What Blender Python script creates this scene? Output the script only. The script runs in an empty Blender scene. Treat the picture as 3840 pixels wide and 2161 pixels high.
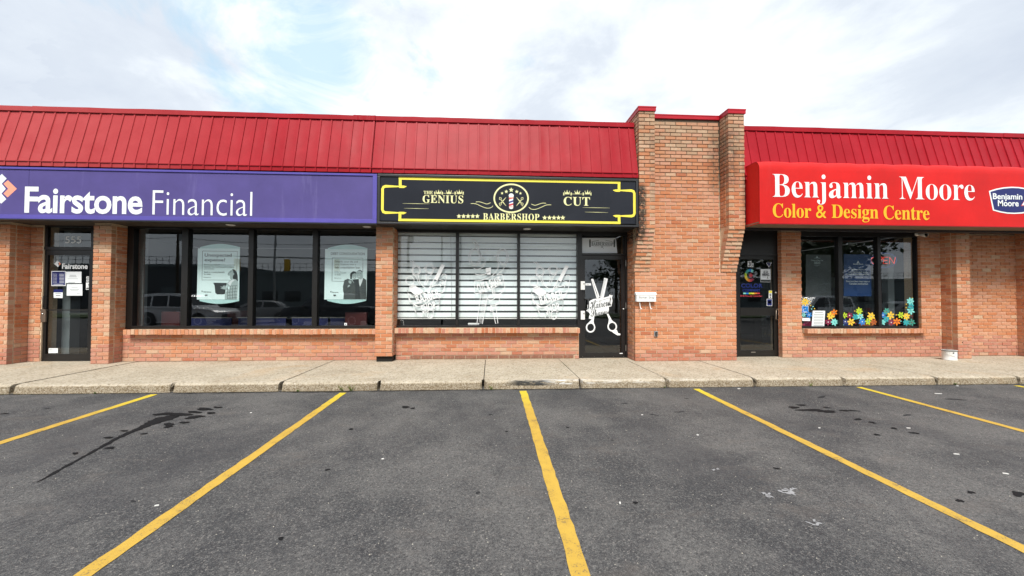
import bpy, bmesh, math, random
from mathutils import Vector, Matrix
random.seed(7)
SC = bpy.context.scene
COL = SC.collection
PI = math.pi
rad = math.radians

# ------------------------------------------------------------------ camera
F_PX = 1445.0; YAW = rad(3.10); PITCH = rad(1.19); ROLL = rad(0.158); EYE = 1.37
fwd = Vector((math.sin(YAW)*math.cos(PITCH), math.cos(YAW)*math.cos(PITCH), math.sin(PITCH)))
r0 = Vector((math.cos(YAW), -math.sin(YAW), 0)); u0 = r0.cross(fwd)
cr = math.cos(ROLL)*r0 + math.sin(ROLL)*u0
cu = -math.sin(ROLL)*r0 + math.cos(ROLL)*u0
cam_d = bpy.data.cameras.new('camera'); cam = bpy.data.objects.new('camera', cam_d); COL.objects.link(cam)
cam_d.sensor_width = 36.0; cam_d.lens = 36.0*F_PX/3840.0; cam_d.clip_start = 0.05; cam_d.clip_end = 1500
M = Matrix((cr, cu, -fwd)).transposed().to_4x4(); M.translation = Vector((0, 0, EYE))
cam.matrix_world = M
SC.camera = cam

# ------------------------------------------------------------------ light
SUN_EL = rad(49); SUN_AZ = rad(186)        # compass bearing of the sun measured from +Y (the shops), clockwise
SC.view_settings.view_transform = 'Standard'; SC.view_settings.look = 'None'
SC.view_settings.exposure = 1.55; SC.view_settings.gamma = 1.0; SC.view_settings.use_curve_mapping = False
wd = bpy.data.worlds.new('World'); SC.world = wd; wd.use_nodes = True
nt = wd.node_tree; nt.nodes.clear(); N = nt.nodes.new; L = nt.links.new
def mnode(t, **k):
    n = N(t)
    for a, b in k.items(): setattr(n, a, b)
    return n
out = N('ShaderNodeOutputWorld'); bg = N('ShaderNodeBackground'); bg.inputs[1].default_value = 0.10
L(bg.outputs[0], out.inputs[0])
sky = N('ShaderNodeTexSky'); sky.sky_type = 'NISHITA'; sky.sun_disc = False
sky.sun_elevation = SUN_EL; sky.sun_rotation = SUN_AZ; sky.air_density = 1.2; sky.dust_density = 1.5
tc = N('ShaderNodeTexCoord'); sep = N('ShaderNodeSeparateXYZ'); L(tc.outputs['Generated'], sep.inputs[0])
def mth(op, a, b=None, c=None, clamp=False):
    n = N('ShaderNodeMath'); n.operation = op; n.use_clamp = clamp
    for i, v in enumerate((a, b, c)):
        if v is None: continue
        if isinstance(v, (int, float)): n.inputs[i].default_value = v
        else: L(v, n.inputs[i])
    return n.outputs[0]
zz_ = mth('ADD', mth('MAXIMUM', sep.outputs[2], 0.0), 0.42)
comb = N('ShaderNodeCombineXYZ')
L(mth('DIVIDE', sep.outputs[0], zz_), comb.inputs[0]); L(mth('DIVIDE', sep.outputs[1], zz_), comb.inputs[1])
def noise(vec, scale, detail=8, rough=.55, dist=0., rotz=0., sc=(1, 1, 1), loc=(0, 0, 0)):
    mp = N('ShaderNodeMapping'); mp.inputs['Rotation'].default_value = (0, 0, rotz); mp.inputs['Scale'].default_value = sc; mp.inputs['Location'].default_value = loc
    L(vec, mp.inputs[0])
    n = N('ShaderNodeTexNoise'); n.inputs['Scale'].default_value = scale; n.inputs['Detail'].default_value = detail
    n.inputs['Roughness'].default_value = rough; n.inputs['Distortion'].default_value = dist
    L(mp.outputs[0], n.inputs[0]); return n.outputs[0]
def noise3(scale, detail, rough, dist, sc, loc):
    return noise(tc.outputs['Generated'], scale, detail, rough, dist, .4, sc, loc)
def ramp(v, stops):
    r = N('ShaderNodeValToRGB'); e = r.color_ramp.elements
    while len(e) < len(stops): e.new(.5)
    for i, (p, c) in enumerate(stops):
        e[i].position = p; e[i].color = (c, c, c, 1) if isinstance(c, (int, float)) else tuple(c)+(1,)
    L(v, r.inputs[0]); return r.outputs[0]
def mix(f, a, b):
    n = N('ShaderNodeMix'); n.data_type = 'RGBA'
    if isinstance(f, (int, float)): n.inputs[0].default_value = f
    else: L(f, n.inputs[0])
    for i, v in ((6, a), (7, b)):
        if isinstance(v, tuple): n.inputs[i].default_value = tuple(v)+(1,)
        else: L(v, n.inputs[i])
    return n.outputs[2]
def spot(v, lo, hi):
    v = Vector(v).normalized(); dp = N('ShaderNodeVectorMath'); dp.operation = 'DOT_PRODUCT'
    L(tc.outputs['Generated'], dp.inputs[0]); dp.inputs[1].default_value = v
    mr = N('ShaderNodeMapRange'); mr.interpolation_type = 'SMOOTHSTEP'; mr.inputs[1].default_value = lo; mr.inputs[2].default_value = hi
    L(dp.outputs['Value'], mr.inputs[0]); return mr.outputs[0]
n_big = noise3(1.9, 9, .58, .3, (1, 1, 1.9), (2.1, 4.7, 1.3))
n_fine = noise3(3.4, 10, .60, .35, (1, 1, 2.0), (7.3, 2.2, 3.1))
# shade of the cloud bases: brilliant white to lavender grey, the grey kept away from straight ahead
az = mth('ABSOLUTE', mth('DIVIDE', sep.outputs[0], mth('ADD', mth('ABSOLUTE', sep.outputs[1]), .2)))
g = mth('ADD', mth('MULTIPLY', n_big, .55), mth('MULTIPLY', n_fine, .45))
g = mth('ADD', g, mth('MULTIPLY', mth('MINIMUM', az, 1.3), .15))
shade = ramp(g, [(.48, 0.0), (.56, .22), (.66, .75), (.8, 1.0)])
shade = mth('MAXIMUM', shade, mth('MULTIPLY', spot((-1.3, 1.0, .50), .95, 1.0), ramp(n_fine, [(.40, 0.0), (.56, .9)])))
shade = mth('MAXIMUM', shade, mth('MULTIPLY', spot((1.35, 1.0, .55), .93, 1.0), ramp(n_fine, [(.44, 0.0), (.60, .8)])))
cloud = mix(shade, (3.95, 4.15, 4.22), (2.3, 2.55, 2.95))
# openings where the blue shows
hole = mth('MAXIMUM', spot((-.56, 1.0, .655), .970, 1.0), mth('MULTIPLY', spot((-.95, 1.0, .85), .978, 1.0), .55))
hole = mth('MAXIMUM', hole, mth('MULTIPLY', spot((.3, -1, 1.2), .86, 1.0), .9))
hf = mth('ADD', mth('MULTIPLY', hole, .85), mth('MULTIPLY', mth('SUBTRACT', noise3(4.2, 11, .62, .5, (1, 1, 1.6), (1.3, 9.2, 5.0)), .50), 3.0))
hole = ramp(hf, [(.28, 0.0), (.50, .45), (.80, 1.0)])
blue = mix(.75, sky.outputs[0], (1.75, 2.75, 3.3))
skycol = mix(mth('MULTIPLY', hole, .68), cloud, blue)
L(skycol, bg.inputs[0])
sd = bpy.data.lights.new('sun', 'SUN'); sd.energy = 1.5; sd.angle = rad(18); sd.color = (1.0, .955, .88)
sun = bpy.data.objects.new('sun', sd); COL.objects.link(sun)
sv = Vector((math.sin(SUN_AZ)*math.cos(SUN_EL), math.cos(SUN_AZ)*math.cos(SUN_EL), math.sin(SUN_EL)))
sun.rotation_euler = sv.to_track_quat('Z', 'Y').to_euler()
SC.cycles.max_bounces = 8; SC.cycles.transparent_max_bounces = 24; SC.cycles.caustics_reflective = False; SC.cycles.caustics_refractive = False
SC.cycles.use_denoising = True

# ------------------------------------------------------------------ measuring: a photo pixel (3840 wide) to the point on a vertical plane Y
def at(px, py, Y):
    d = fwd + cr*((px-1920)/F_PX) - cu*((py-1080.5)/F_PX)
    t = Y/d.y
    return Vector((d.x*t, Y, EYE+d.z*t))
def zmap(ox, oy, s, Y):
    return lambda x, y, dy=0: at(ox+x/s, oy+y/s, Y)+Vector((0, dy, 0))

# ------------------------------------------------------------------ materials
MAT = {}
def newmat(name):
    global nt, N, L
    m = bpy.data.materials.new(name); m.use_nodes = True; nt = m.node_tree; N = nt.nodes.new; L = nt.links.new
    MAT[name] = m
    return m, nt.nodes['Principled BSDF']
def simple(name, col, rough=.5, metal=0., spec=.5, bump=0., bscale=40, vary=0., coat=0.):
    m, b = newmat(name)
    b.inputs['Roughness'].default_value = rough; b.inputs['Metallic'].default_value = metal
    b.inputs['Specular IOR Level'].default_value = spec; b.inputs['Coat Weight'].default_value = coat
    b.inputs['Base Color'].default_value = tuple(col)+(1,)
    if vary or bump:
        ge = N('ShaderNodeNewGeometry'); nn = noise(ge.outputs['Position'], bscale, 5, .6)
        if vary:
            n2 = noise(ge.outputs['Position'], 2.3, 6, .65)
            s = mth('ADD', mth('MULTIPLY', nn, .4), mth('MULTIPLY', n2, .6))
            c = ramp(s, [(.3, tuple(x*(1-vary) for x in col)), (.7, tuple(min(1, x*(1+vary)) for x in col))])
            L(c, b.inputs['Base Color'])
        if bump:
            bp = N('ShaderNodeBump'); bp.inputs['Strength'].default_value = bump; bp.inputs['Distance'].default_value = .01
            L(nn, bp.inputs['Height']); L(bp.outputs[0], b.inputs['Normal'])
    return m
def emis(name, col, s):
    m, b = newmat(name); b.inputs['Base Color'].default_value = (0.02, .02, .02, 1)
    b.inputs['Emission Color'].default_value = tuple(col)+(1,); b.inputs['Emission Strength'].default_value = s; return m
def glass(name, tint, refl_ior=1.9):
    m = bpy.data.materials.new(name); m.use_nodes = True
    global nt, N, L
    nt = m.node_tree; N = nt.nodes.new; L = nt.links.new; nt.nodes.clear()
    o = N('ShaderNodeOutputMaterial'); t = N('ShaderNodeBsdfTransparent'); t.inputs[0].default_value = tuple(c**.5 for c in tint)+(1,)
    gl = N('ShaderNodeBsdfGlossy'); gl.inputs['Roughness'].default_value = 0.0; gl.inputs[0].default_value = (.93, .97, 1, 1)
    ge = N('ShaderNodeNewGeometry'); nn = noise(ge.outputs['Position'], .9, 2, .5)
    bp = N('ShaderNodeBump'); bp.inputs['Strength'].default_value = .05; bp.inputs['Distance'].default_value = .02
    L(nn, bp.inputs['Height']); L(bp.outputs[0], gl.inputs['Normal'])
    fr = N('ShaderNodeFresnel'); fr.inputs[0].default_value = refl_ior
    mx = N('ShaderNodeMixShader'); L(mth('MULTIPLY', fr.outputs[0], mth('SUBTRACT', 1.0, ge.outputs['Backfacing'])), mx.inputs[0]); L(t.outputs[0], mx.inputs[1]); L(gl.outputs[0], mx.inputs[2]); L(mx.outputs[0], o.inputs[0])
    MAT[name] = m; return m

# brick: tint lives on the mesh, wear comes from position in the world
def brickmat(name, rough=.85):
    m, b = newmat(name)
    b.inputs['Roughness'].default_value = rough; b.inputs['Specular IOR Level'].default_value = .25
    at_ = N('ShaderNodeAttribute'); at_.attribute_name = 'tint'
    ge = N('ShaderNodeNewGeometry'); P = ge.outputs['Position']
    sp = N('ShaderNodeSeparateXYZ'); L(P, sp.inputs[0])
    n1 = noise(P, 14, 6, .65); n2 = noise(P, 70, 4, .6); n3 = noise(P, 5.5, 6, .7, .4)
    v = mth('ADD', mth('MULTIPLY', n1, .55), mth('MULTIPLY', n2, .45))
    c = mix(ramp(v, [(.34, .60), (.52, 0.0)]), at_.outputs['Color'], (.50, .16, .055))
    c = mix(ramp(v, [(.53, 0.0), (.70, .55)]), c, (.68, .40, .24))            # pale bloom
    c = mix(ramp(n3, [(.56, 0.0), (.68, .25)]), c, (.66, .40, .26))
    c = mix(ramp(n2, [(.26, .85), (.36, 0.0)]), c, (.09, .045, .03))           # pits
    # weathering at the top of the tower, soot streaks under the sign's end
    top = mth('MULTIPLY', ramp(mth('MULTIPLY', mth('SUBTRACT', sp.outputs[2], 3.7), .7), [(.0, 0.0), (1.0, 1.0)]), ramp(n3, [(.30, .35), (.65, .85)]))
    c = mix(mth('MULTIPLY', top, .50), c, (.34, .245, .16))
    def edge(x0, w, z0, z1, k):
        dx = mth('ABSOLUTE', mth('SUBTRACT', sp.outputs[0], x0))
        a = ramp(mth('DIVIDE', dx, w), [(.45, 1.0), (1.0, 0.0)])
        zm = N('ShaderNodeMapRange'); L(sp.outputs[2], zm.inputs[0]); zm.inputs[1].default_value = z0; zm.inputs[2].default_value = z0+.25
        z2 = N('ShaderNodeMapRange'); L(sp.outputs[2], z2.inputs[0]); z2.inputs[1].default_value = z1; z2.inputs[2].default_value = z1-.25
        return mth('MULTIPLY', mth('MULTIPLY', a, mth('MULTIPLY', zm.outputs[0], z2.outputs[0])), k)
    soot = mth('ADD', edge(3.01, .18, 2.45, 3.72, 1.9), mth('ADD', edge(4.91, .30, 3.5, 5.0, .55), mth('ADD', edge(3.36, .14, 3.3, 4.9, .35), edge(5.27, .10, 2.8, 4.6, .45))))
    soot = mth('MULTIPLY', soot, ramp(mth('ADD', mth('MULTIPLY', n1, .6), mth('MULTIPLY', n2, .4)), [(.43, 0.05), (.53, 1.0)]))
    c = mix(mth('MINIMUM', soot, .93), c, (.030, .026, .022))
    # splash zone near the pavement
    low = mth('MULTIPLY', ramp(mth('DIVIDE', sp.outputs[2], .5), [(.1, 1.0), (.95, 0.0)]), ramp(n1, [(.35, .2), (.62, .8)]))
    c = mix(mth('MULTIPLY', low, .55), c, (.42, .23, .17))
    L(c, b.inputs['Base Color'])
    bp = N('ShaderNodeBump'); bp.inputs['Strength'].default_value = .55; bp.inputs['Distance'].default_value = .006
    L(v, bp.inputs['Height']); L(bp.outputs[0], b.inputs['Normal'])
    return m
brickmat('brick')
def mortarmat():
    m, b = newmat('mortar'); b.inputs['Roughness'].default_value = .95; b.inputs['Specular IOR Level'].default_value = .1
    ge = N('ShaderNodeNewGeometry'); P = ge.outputs['Position']; sp = N('ShaderNodeSeparateXYZ'); L(P, sp.inputs[0])
    n = noise(P, 30, 5, .6); n3 = noise(P, 2.5, 5, .6)
    c = mix(ramp(n, [(.3, 0.0), (.7, 1.0)]), (.56, .42, .29), (.76, .60, .42))
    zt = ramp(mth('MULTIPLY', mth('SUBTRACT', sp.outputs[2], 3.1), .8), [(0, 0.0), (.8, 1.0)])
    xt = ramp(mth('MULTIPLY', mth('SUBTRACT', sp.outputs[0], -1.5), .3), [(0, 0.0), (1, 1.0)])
    c = mix(mth('MULTIPLY', mth('MULTIPLY', zt, xt), .92), c, (.085, .062, .045))  # joint shadows of the upper tower painted into the mortar colour
    zl = ramp(sp.outputs[2], [(.12, 1.0), (.42, 0.0)])
    c = mix(mth('MULTIPLY', zl, mth('MULTIPLY', n3, 1.1)), c, (.27, .20, .15))
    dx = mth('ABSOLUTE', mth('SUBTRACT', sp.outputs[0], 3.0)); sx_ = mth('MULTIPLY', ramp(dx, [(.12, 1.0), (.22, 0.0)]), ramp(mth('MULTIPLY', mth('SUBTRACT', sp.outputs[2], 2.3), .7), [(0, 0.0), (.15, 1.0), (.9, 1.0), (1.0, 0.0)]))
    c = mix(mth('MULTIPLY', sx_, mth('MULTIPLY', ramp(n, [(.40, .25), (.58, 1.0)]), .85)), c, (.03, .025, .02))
    L(c, b.inputs['Base Color']); return m
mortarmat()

# asphalt
def asphaltmat():
    m, b = newmat('asphalt'); b.inputs['Roughness'].default_value = .82; b.inputs['Specular IOR Level'].default_value = .35
    ge = N('ShaderNodeNewGeometry'); P = ge.outputs['Position']
    n1 = noise(P, .55, 7, .62, .3); n2 = noise(P, 3.2, 6, .6); n3 = noise(P, 110, 3, .7)
    vo = N('ShaderNodeTexVoronoi'); vo.inputs['Scale'].default_value = 190; L(P, vo.inputs[0])
    vc = N('ShaderNodeSeparateColor'); L(vo.outputs['Color'], vc.inputs[0])
    vo2 = N('ShaderNodeTexVoronoi'); vo2.inputs['Scale'].default_value = 105; L(P, vo2.inputs[0])
    vc2 = N('ShaderNodeSeparateColor'); L(vo2.outputs['Color'], vc2.inputs[0])
    base = mix(ramp(mth('ADD', mth('MULTIPLY', n1, .65), mth('MULTIPLY', n2, .35)), [(.42, 0.0), (.58, 1.0)]), (.052, .053, .056), (.132, .128, .124))
    c = mix(ramp(vc.outputs[0], [(.0, .75), (.35, 0.0)]), base, (.026, .027, .030))
    c = mix(ramp(vc.outputs[0], [(.78, 0.0), (.96, .7)]), c, (.19, .18, .17))
    c = mix(ramp(vc2.outputs[0], [(.95, 0.0), (.99, .6)]), c, (.28, .26, .24))
    c = mix(ramp(vc2.outputs[1], [(.03, .55), (.10, 0.0)]), c, (.02, .02, .022))
    n6 = noise(P, 42, 5, .8)
    c = mix(ramp(n6, [(.36, .60), (.48, 0.0)]), c, (.032, .032, .035)); c = mix(ramp(n6, [(.53, 0.0), (.66, .65)]), c, (.19, .185, .178))
    # long faint tyre sweep marks and drip zones down the middle of each bay
    nd = noise(P, 1.1, 6, .6, .2, 0, (1, .35, 1)); c = mix(ramp(nd, [(.52, 0.0), (.68, .45)]), c, (.038, .038, .043))
    nb = noise(P, 2.4, 6, .7, .5, 0, (.6, 1.5, 1), (4, 4, 0)); c = mix(ramp(nb, [(.56, 0.0), (.70, .40)]), c, (.135, .118, .106))
    L(c, b.inputs['Base Color'])
    bp = N('ShaderNodeBump'); bp.inputs['Strength'].default_value = .8; bp.inputs['Distance'].default_value = .006
    L(mth('ADD', mth('MULTIPLY', vo.outputs['Distance'], .6), n3), bp.inputs['Height']); L(bp.outputs[0], b.inputs['Normal'])
asphaltmat()
def concretemat():
    m, b = newmat('concrete'); b.inputs['Roughness'].default_value = .9; b.inputs['Specular IOR Level'].default_value = .2
    ge = N('ShaderNodeNewGeometry'); P = ge.outputs['Position']; sp = N('ShaderNodeSeparateXYZ'); L(P, sp.inputs[0])
    n1 = noise(P, 1.3, 7, .65, .4); n2 = noise(P, 9, 6, .65); n3 = noise(P, 60, 4, .7)
    vo = N('ShaderNodeTexVoronoi'); vo.inputs['Scale'].default_value = 48; L(P, vo.inputs[0])
    vc = N('ShaderNodeSeparateColor'); L(vo.outputs['Color'], vc.inputs[0])
    c = mix(ramp(mth('ADD', mth('MULTIPLY', n1, .6), mth('MULTIPLY', n2, .4)), [(.33, 0.0), (.65, 1.0)]), (.36, .305, .225), (.55, .485, .38))
    c = mix(ramp(vc.outputs[0], [(.0, .75), (.30, 0.0)]), c, (.17, .13, .09))
    c = mix(ramp(vc.outputs[1], [(.84, 0.0), (.97, .6)]), c, (.60, .56, .48))
    # rust coloured stain by the left office, soot smears near the wall foot
    ns = noise(P, .8, 5, .6, .5, 0, (1, 1, 1), (2.2, 5, 0)); c = mix(ramp(ns, [(.56, 0.0), (.72, .45)]), c, (.50, .33, .18))
    # kerb face: pebbly, dirty, pale skirt at its foot
    side = ramp(mth('MULTIPLY', sp.outputs[2], -10), [(.16, 0.0), (.34, 1.0)])
    c = mix(mth('MULTIPLY', side, mth('MULTIPLY', ramp(n3, [(.40, 1.0), (.56, .30)]), .95)), c, (.15, .105, .055))
    lip = mth('MULTIPLY', ramp(mth('MULTIPLY', sp.outputs[2], -10), [(1.02, 0.0), (1.2, 1.0)]), ramp(n2, [(.45, 0.0), (.6, 1.0)]))
    c = mix(mth('MULTIPLY', lip, .7), c, (.55, .50, .42))
    # scuffed paint: black smear then white smear on the kerb top before the barber's
    def box(x0, x1, y0, y1, f=.06):
        a = N('ShaderNodeMapRange'); L(sp.outputs[0], a.inputs[0]); a.inputs[1].default_value = x0-f; a.inputs[2].default_value = x0+f
        a2 = N('ShaderNodeMapRange'); L(sp.outputs[0], a2.inputs[0]); a2.inputs[1].default_value = x1+f; a2.inputs[2].default_value = x1-f
        a3 = N('ShaderNodeMapRange'); L(sp.outputs[2], a3.inputs[0]); a3.inputs[1].default_value = y0-.01; a3.inputs[2].default_value = y0+.01
        a4 = N('ShaderNodeMapRange'); L(sp.outputs[1], a4.inputs[0]); a4.inputs[1].default_value = y1+.03; a4.inputs[2].default_value = y1-.03
        return mth('MULTIPLY', mth('MULTIPLY', a.outputs[0], a2.outputs[0]), mth('MULTIPLY', a3.outputs[0], a4.outputs[0]))
    nz = noise(P, 12, 6, .7, .6, 0, (.35, 2, 1))
    c = mix(mth('MULTIPLY', box(.62, 1.6, -.06, 6.34, .2), ramp(nz, [(.47, 0.0), (.54, .85)])), c, (.72, .72, .70))
    c = mix(mth('MULTIPLY', box(1.5, 3.4, -.05, 6.33, .3), ramp(nz, [(.50, 0.0), (.60, .55)])), c, (.66, .63, .58))
    c = mix(mth('MULTIPLY', box(.32, .95, -.08, 6.32, .12), ramp(nz, [(.42, 0.0), (.5, .95)])), c, (.025, .025, .025))
    L(c, b.inputs['Base Color'])
    bp = N('ShaderNodeBump'); bp.inputs['Strength'].default_value = .7; bp.inputs['Distance'].default_value = .008
    L(mth('ADD', mth('MULTIPLY', vo.outputs['Distance'], .8), n2), bp.inputs['Height']); L(bp.outputs[0], b.inputs['Normal'])
concretemat()
def paintmat():
    m, b = newmat('road_paint'); b.inputs['Roughness'].default_value = .7
    ge = N('ShaderNodeNewGeometry'); P = ge.outputs['Position']
    n = noise(P, 75, 5, .75); n2 = noise(P, 6, 6, .7); n3 = noise(P, 1.0, 4, .5)
    sp = N('ShaderNodeSeparateXYZ'); L(P, sp.inputs[0])
    c = mix(ramp(n2, [(.3, 0.0), (.7, 1.0)]), (.46, .285, .042), (.57, .365, .052))
    c = mix(ramp(mth('SUBTRACT', sp.outputs[1], 5.1), [(.0, 0.0), (.9, 1.0)]), c, (.64, .49, .030))
    w = mth('ADD', mth('MULTIPLY', n, .6), mth('MULTIPLY', n2, .4))
    c = mix(ramp(w, [(.39, .92), (.445, 0.0)]), c, (.09, .08, .07))
    L(c, b.inputs['Base Color'])
    bp = N('ShaderNodeBump'); bp.inputs['Strength'].default_value = .6; bp.inputs['Distance'].default_value = .004
    L(n, bp.inputs['Height']); L(bp.outputs[0], b.inputs['Normal'])
paintmat()
def redmetal():
    m, b = newmat('red_metal'); b.inputs['Specular IOR Level'].default_value = .13
    ge = N('ShaderNodeNewGeometry'); P = ge.outputs['Position']; sp = N('ShaderNodeSeparateXYZ'); L(P, sp.inputs[0])
    n = noise(P, 1.6, 6, .65, .3); n2 = noise(P, 30, 4, .6); n4 = noise(P, 9, 6, .7, .5, 0, (1, 1, .25))
    c = mix(ramp(n, [(.35, 0.0), (.68, 1.0)]), (.30, .0095, .017), (.36, .013, .023))
    c = mix(ramp(n4, [(.64, 0.0), (.76, .35)]), c, (.22, .008, .010))
    c = mix(ramp(n2, [(.22, .4), (.3, 0.0)]), c, (.16, .015, .015))
    # pale sky reflection painted into the red, stronger towards the left end of the row
    xl = ramp(mth('MULTIPLY', mth('ADD', sp.outputs[0], 4.3), -.20), [(.0, 0.0), (.8, 1.0)])
    c = mix(mth('MULTIPLY', xl, mth('MULTIPLY', ramp(n, [(.3, .6), (.7, 1.0)]), .85)), c, (.42, .075, .075))
    L(c, b.inputs['Base Color'])
    b.inputs['Roughness'].default_value = .42
    bp = N('ShaderNodeBump'); bp.inputs['Strength'].default_value = .35; bp.inputs['Distance'].default_value = .02
    L(noise(P, 3.0, 2, .4), bp.inputs['Height']); L(bp.outputs[0], b.inputs['Normal'])
redmetal()
simple('bright_red_metal', (.42, .010, .022), .4, spec=.3, bump=.1, bscale=4, vary=.12)
def signmat(name, col, streak, rough, bumps):
    m, b = newmat(name); b.inputs['Roughness'].default_value = rough; b.inputs['Specular IOR Level'].default_value = .28
    ge = N('ShaderNodeNewGeometry'); P = ge.outputs['Position']
    n = noise(P, 1.3, 5, .6); ns = noise(P, 5, 6, .65, .2, 0, (1, 1, .12)); nf = noise(P, 160, 2, .5)
    c = mix(ramp(n, [(.3, 0.0), (.7, 1.0)]), tuple(x*.86 for x in col), tuple(min(1, x*1.12) for x in col))
    c = mix(ramp(ns, [(.60, 0.0), (.74, streak)]), c, tuple(min(1, x*1.3+.12) for x in col))
    c = mix(ramp(nf, [(.35, .12), (.5, 0.0)]), c, (.05, .05, .06))
    L(c, b.inputs['Base Color'])
    bp = N('ShaderNodeBump'); bp.inputs['Strength'].default_value = bumps; bp.inputs['Distance'].default_value = .10
    L(noise(P, 1.1, 2, .35, .4), bp.inputs['Height']); L(bp.outputs[0], b.inputs['Normal'])
signmat('purple_panel', (.085, .066, .235), .25, .5, .10)
signmat('purple_frame', (.098, .080, .36), .15, .45, .05)
signmat('black_panel', (.013, .015, .022), .05, .22, .45)
signmat('awning_red', (.62, .010, .008), .06, .5, .10)
simple('black_trim', (.018, .018, .020), .35, vary=.2, bscale=6)
simple('dark_bronze', (.008, .007, .006), .38, vary=.25, bscale=8)
simple('storefront_black', (.012, .011, .011), .32, vary=.25, bscale=8)
simple('soffit_brown', (.060, .048, .036), .6, vary=.25, bscale=3)
simple('awning_soffit', (.22, .15, .10), .6, vary=.2, bscale=3)
simple('soffit_black', (.014, .013, .013), .6)
simple('frost', (.80, .82, .82), .5)
simple('white_print', (.80, .84, .83), .45)
simple('cream_print', (.82, .80, .40), .45)
simple('yellow_print', (.86, .74, .07), .4, vary=.06, bscale=5)
simple('gold_print', (.86, .46, .015), .45)
simple('coral_print', (.88, .33, .22), .45)
simple('navy_print', (.008, .014, .12), .4)
simple('ink', (.035, .04, .042), .6)
simple('ink_grey', (.06, .07, .07), .6)
simple('ink_mid', (.07, .08, .08), .6)
simple('ink_soft', (.17, .20, .20), .6)
simple('skin_grey', (.42, .50, .50), .6)
simple('paper_teal', (.80, .94, .94), .5, vary=.04, bscale=4)
simple('acrylic', (.50, .74, .73), .25, vary=.08, bscale=4)
simple('white_paper', (.78, .82, .84), .55)
simple('white_vinyl', (.82, .84, .85), .4)
simple('white_paint', (.80, .80, .79), .35)
simple('white_plastic', (.74, .74, .72), .4)
simple('blind_fabric', (.88, .96, .98), .6, vary=.04, bscale=3)
simple('blind_sheer', (.025, .03, .033), .7)
simple('steel', (.35, .33, .30), .35, metal=.8)
simple('chrome', (.6, .6, .6), .2, metal=1.)
simple('bronze_plate', (.23, .18, .14), .4, metal=.6)
simple('barber_red', (.55, .05, .07), .4)
simple('barber_blue', (.012, .03, .22), .4)
simple('sky_blue_print', (.015, .20, .62), .4)
simple('poster_blue', (.008, .040, .15), .3, vary=.25, bscale=3)
simple('poster_grey', (.055, .06, .065), .3, vary=.3, bscale=3)
simple('rust', (.35, .13, .05), .7)
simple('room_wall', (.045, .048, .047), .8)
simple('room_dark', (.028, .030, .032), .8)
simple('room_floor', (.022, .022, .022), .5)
simple('room_column', (.17, .19, .20), .7)
simple('red_seat', (.055, .005, .005), .6)
simple('blue_partition', (.012, .016, .08), .6)
simple('weed_leaf', (.10, .16, .025), .6, vary=.3)
simple('weed_pale', (.22, .26, .05), .6, vary=.3)
simple('joint_dirt', (.012, .010, .008), .95)
simple('moss', (.03, .04, .012), .95, vary=.4)
simple('oil', (.011, .011, .012), .75, spec=.15)
simple('oil_faint', (.032, .032, .034), .8, spec=.15)
simple('worn_splash', (.30, .30, .31), .8, vary=.4, bscale=60)
simple('tree_bark', (.06, .045, .032), .9)
simple('tree_leaf', (.035, .06, .018), .6, vary=.35, bscale=1.5)
simple('galvanised', (.30, .31, .32), .5, metal=.3)
simple('far_wall', (.075, .085, .095), .8, vary=.2, bscale=.6)
simple('far_panel', (.13, .16, .17), .7, vary=.2, bscale=.6)
simple('traffic_yellow', (.70, .42, .02), .5)
simple('grass', (.05, .08, .02), .9, vary=.3)
simple('car_white', (.72, .73, .74), .2, coat=.6)
simple('car_dark', (.02, .025, .04), .2, coat=.6)
simple('car_silver', (.35, .36, .37), .25, coat=.6)
simple('car_glass', (.012, .015, .018), .05)
simple('tyre', (.02, .02, .02), .8)
simple('rim', (.45, .45, .46), .3, metal=.7)
simple('lamp_red', (.45, .01, .01), .2)
simple('lamp_clear', (.7, .7, .68), .15)
simple('plastic_dark', (.03, .03, .032), .5)
simple('lens_dark', (.008, .008, .009), .1)
simple('pebble', (.42, .39, .33), .8)
simple('litter', (.72, .71, .68), .8)
for nm, cc in dict(yellow=(.80, .52, .05), lime=(.42, .60, .03), orange=(.72, .20, .02), rust=(.42, .12, .03), maroon=(.22, .02, .06), navy=(.04, .06, .20),
                   blue=(.03, .20, .55), teal=(.03, .35, .38), aqua=(.22, .66, .62), green=(.05, .28, .22)).items():
    simple('petal_'+nm, cc, .5)
emis('neon_red', (1.0, .08, .05), .42)
emis('neon_blue', (.06, .16, .6), .10)
glass('shop_glass', (.86, .91, .91))
glass('door_glass', (.80, .84, .84))
glass('clear_glass', (.97, .99, .99))
glass('paint_glass', (.80, .84, .84))
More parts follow.
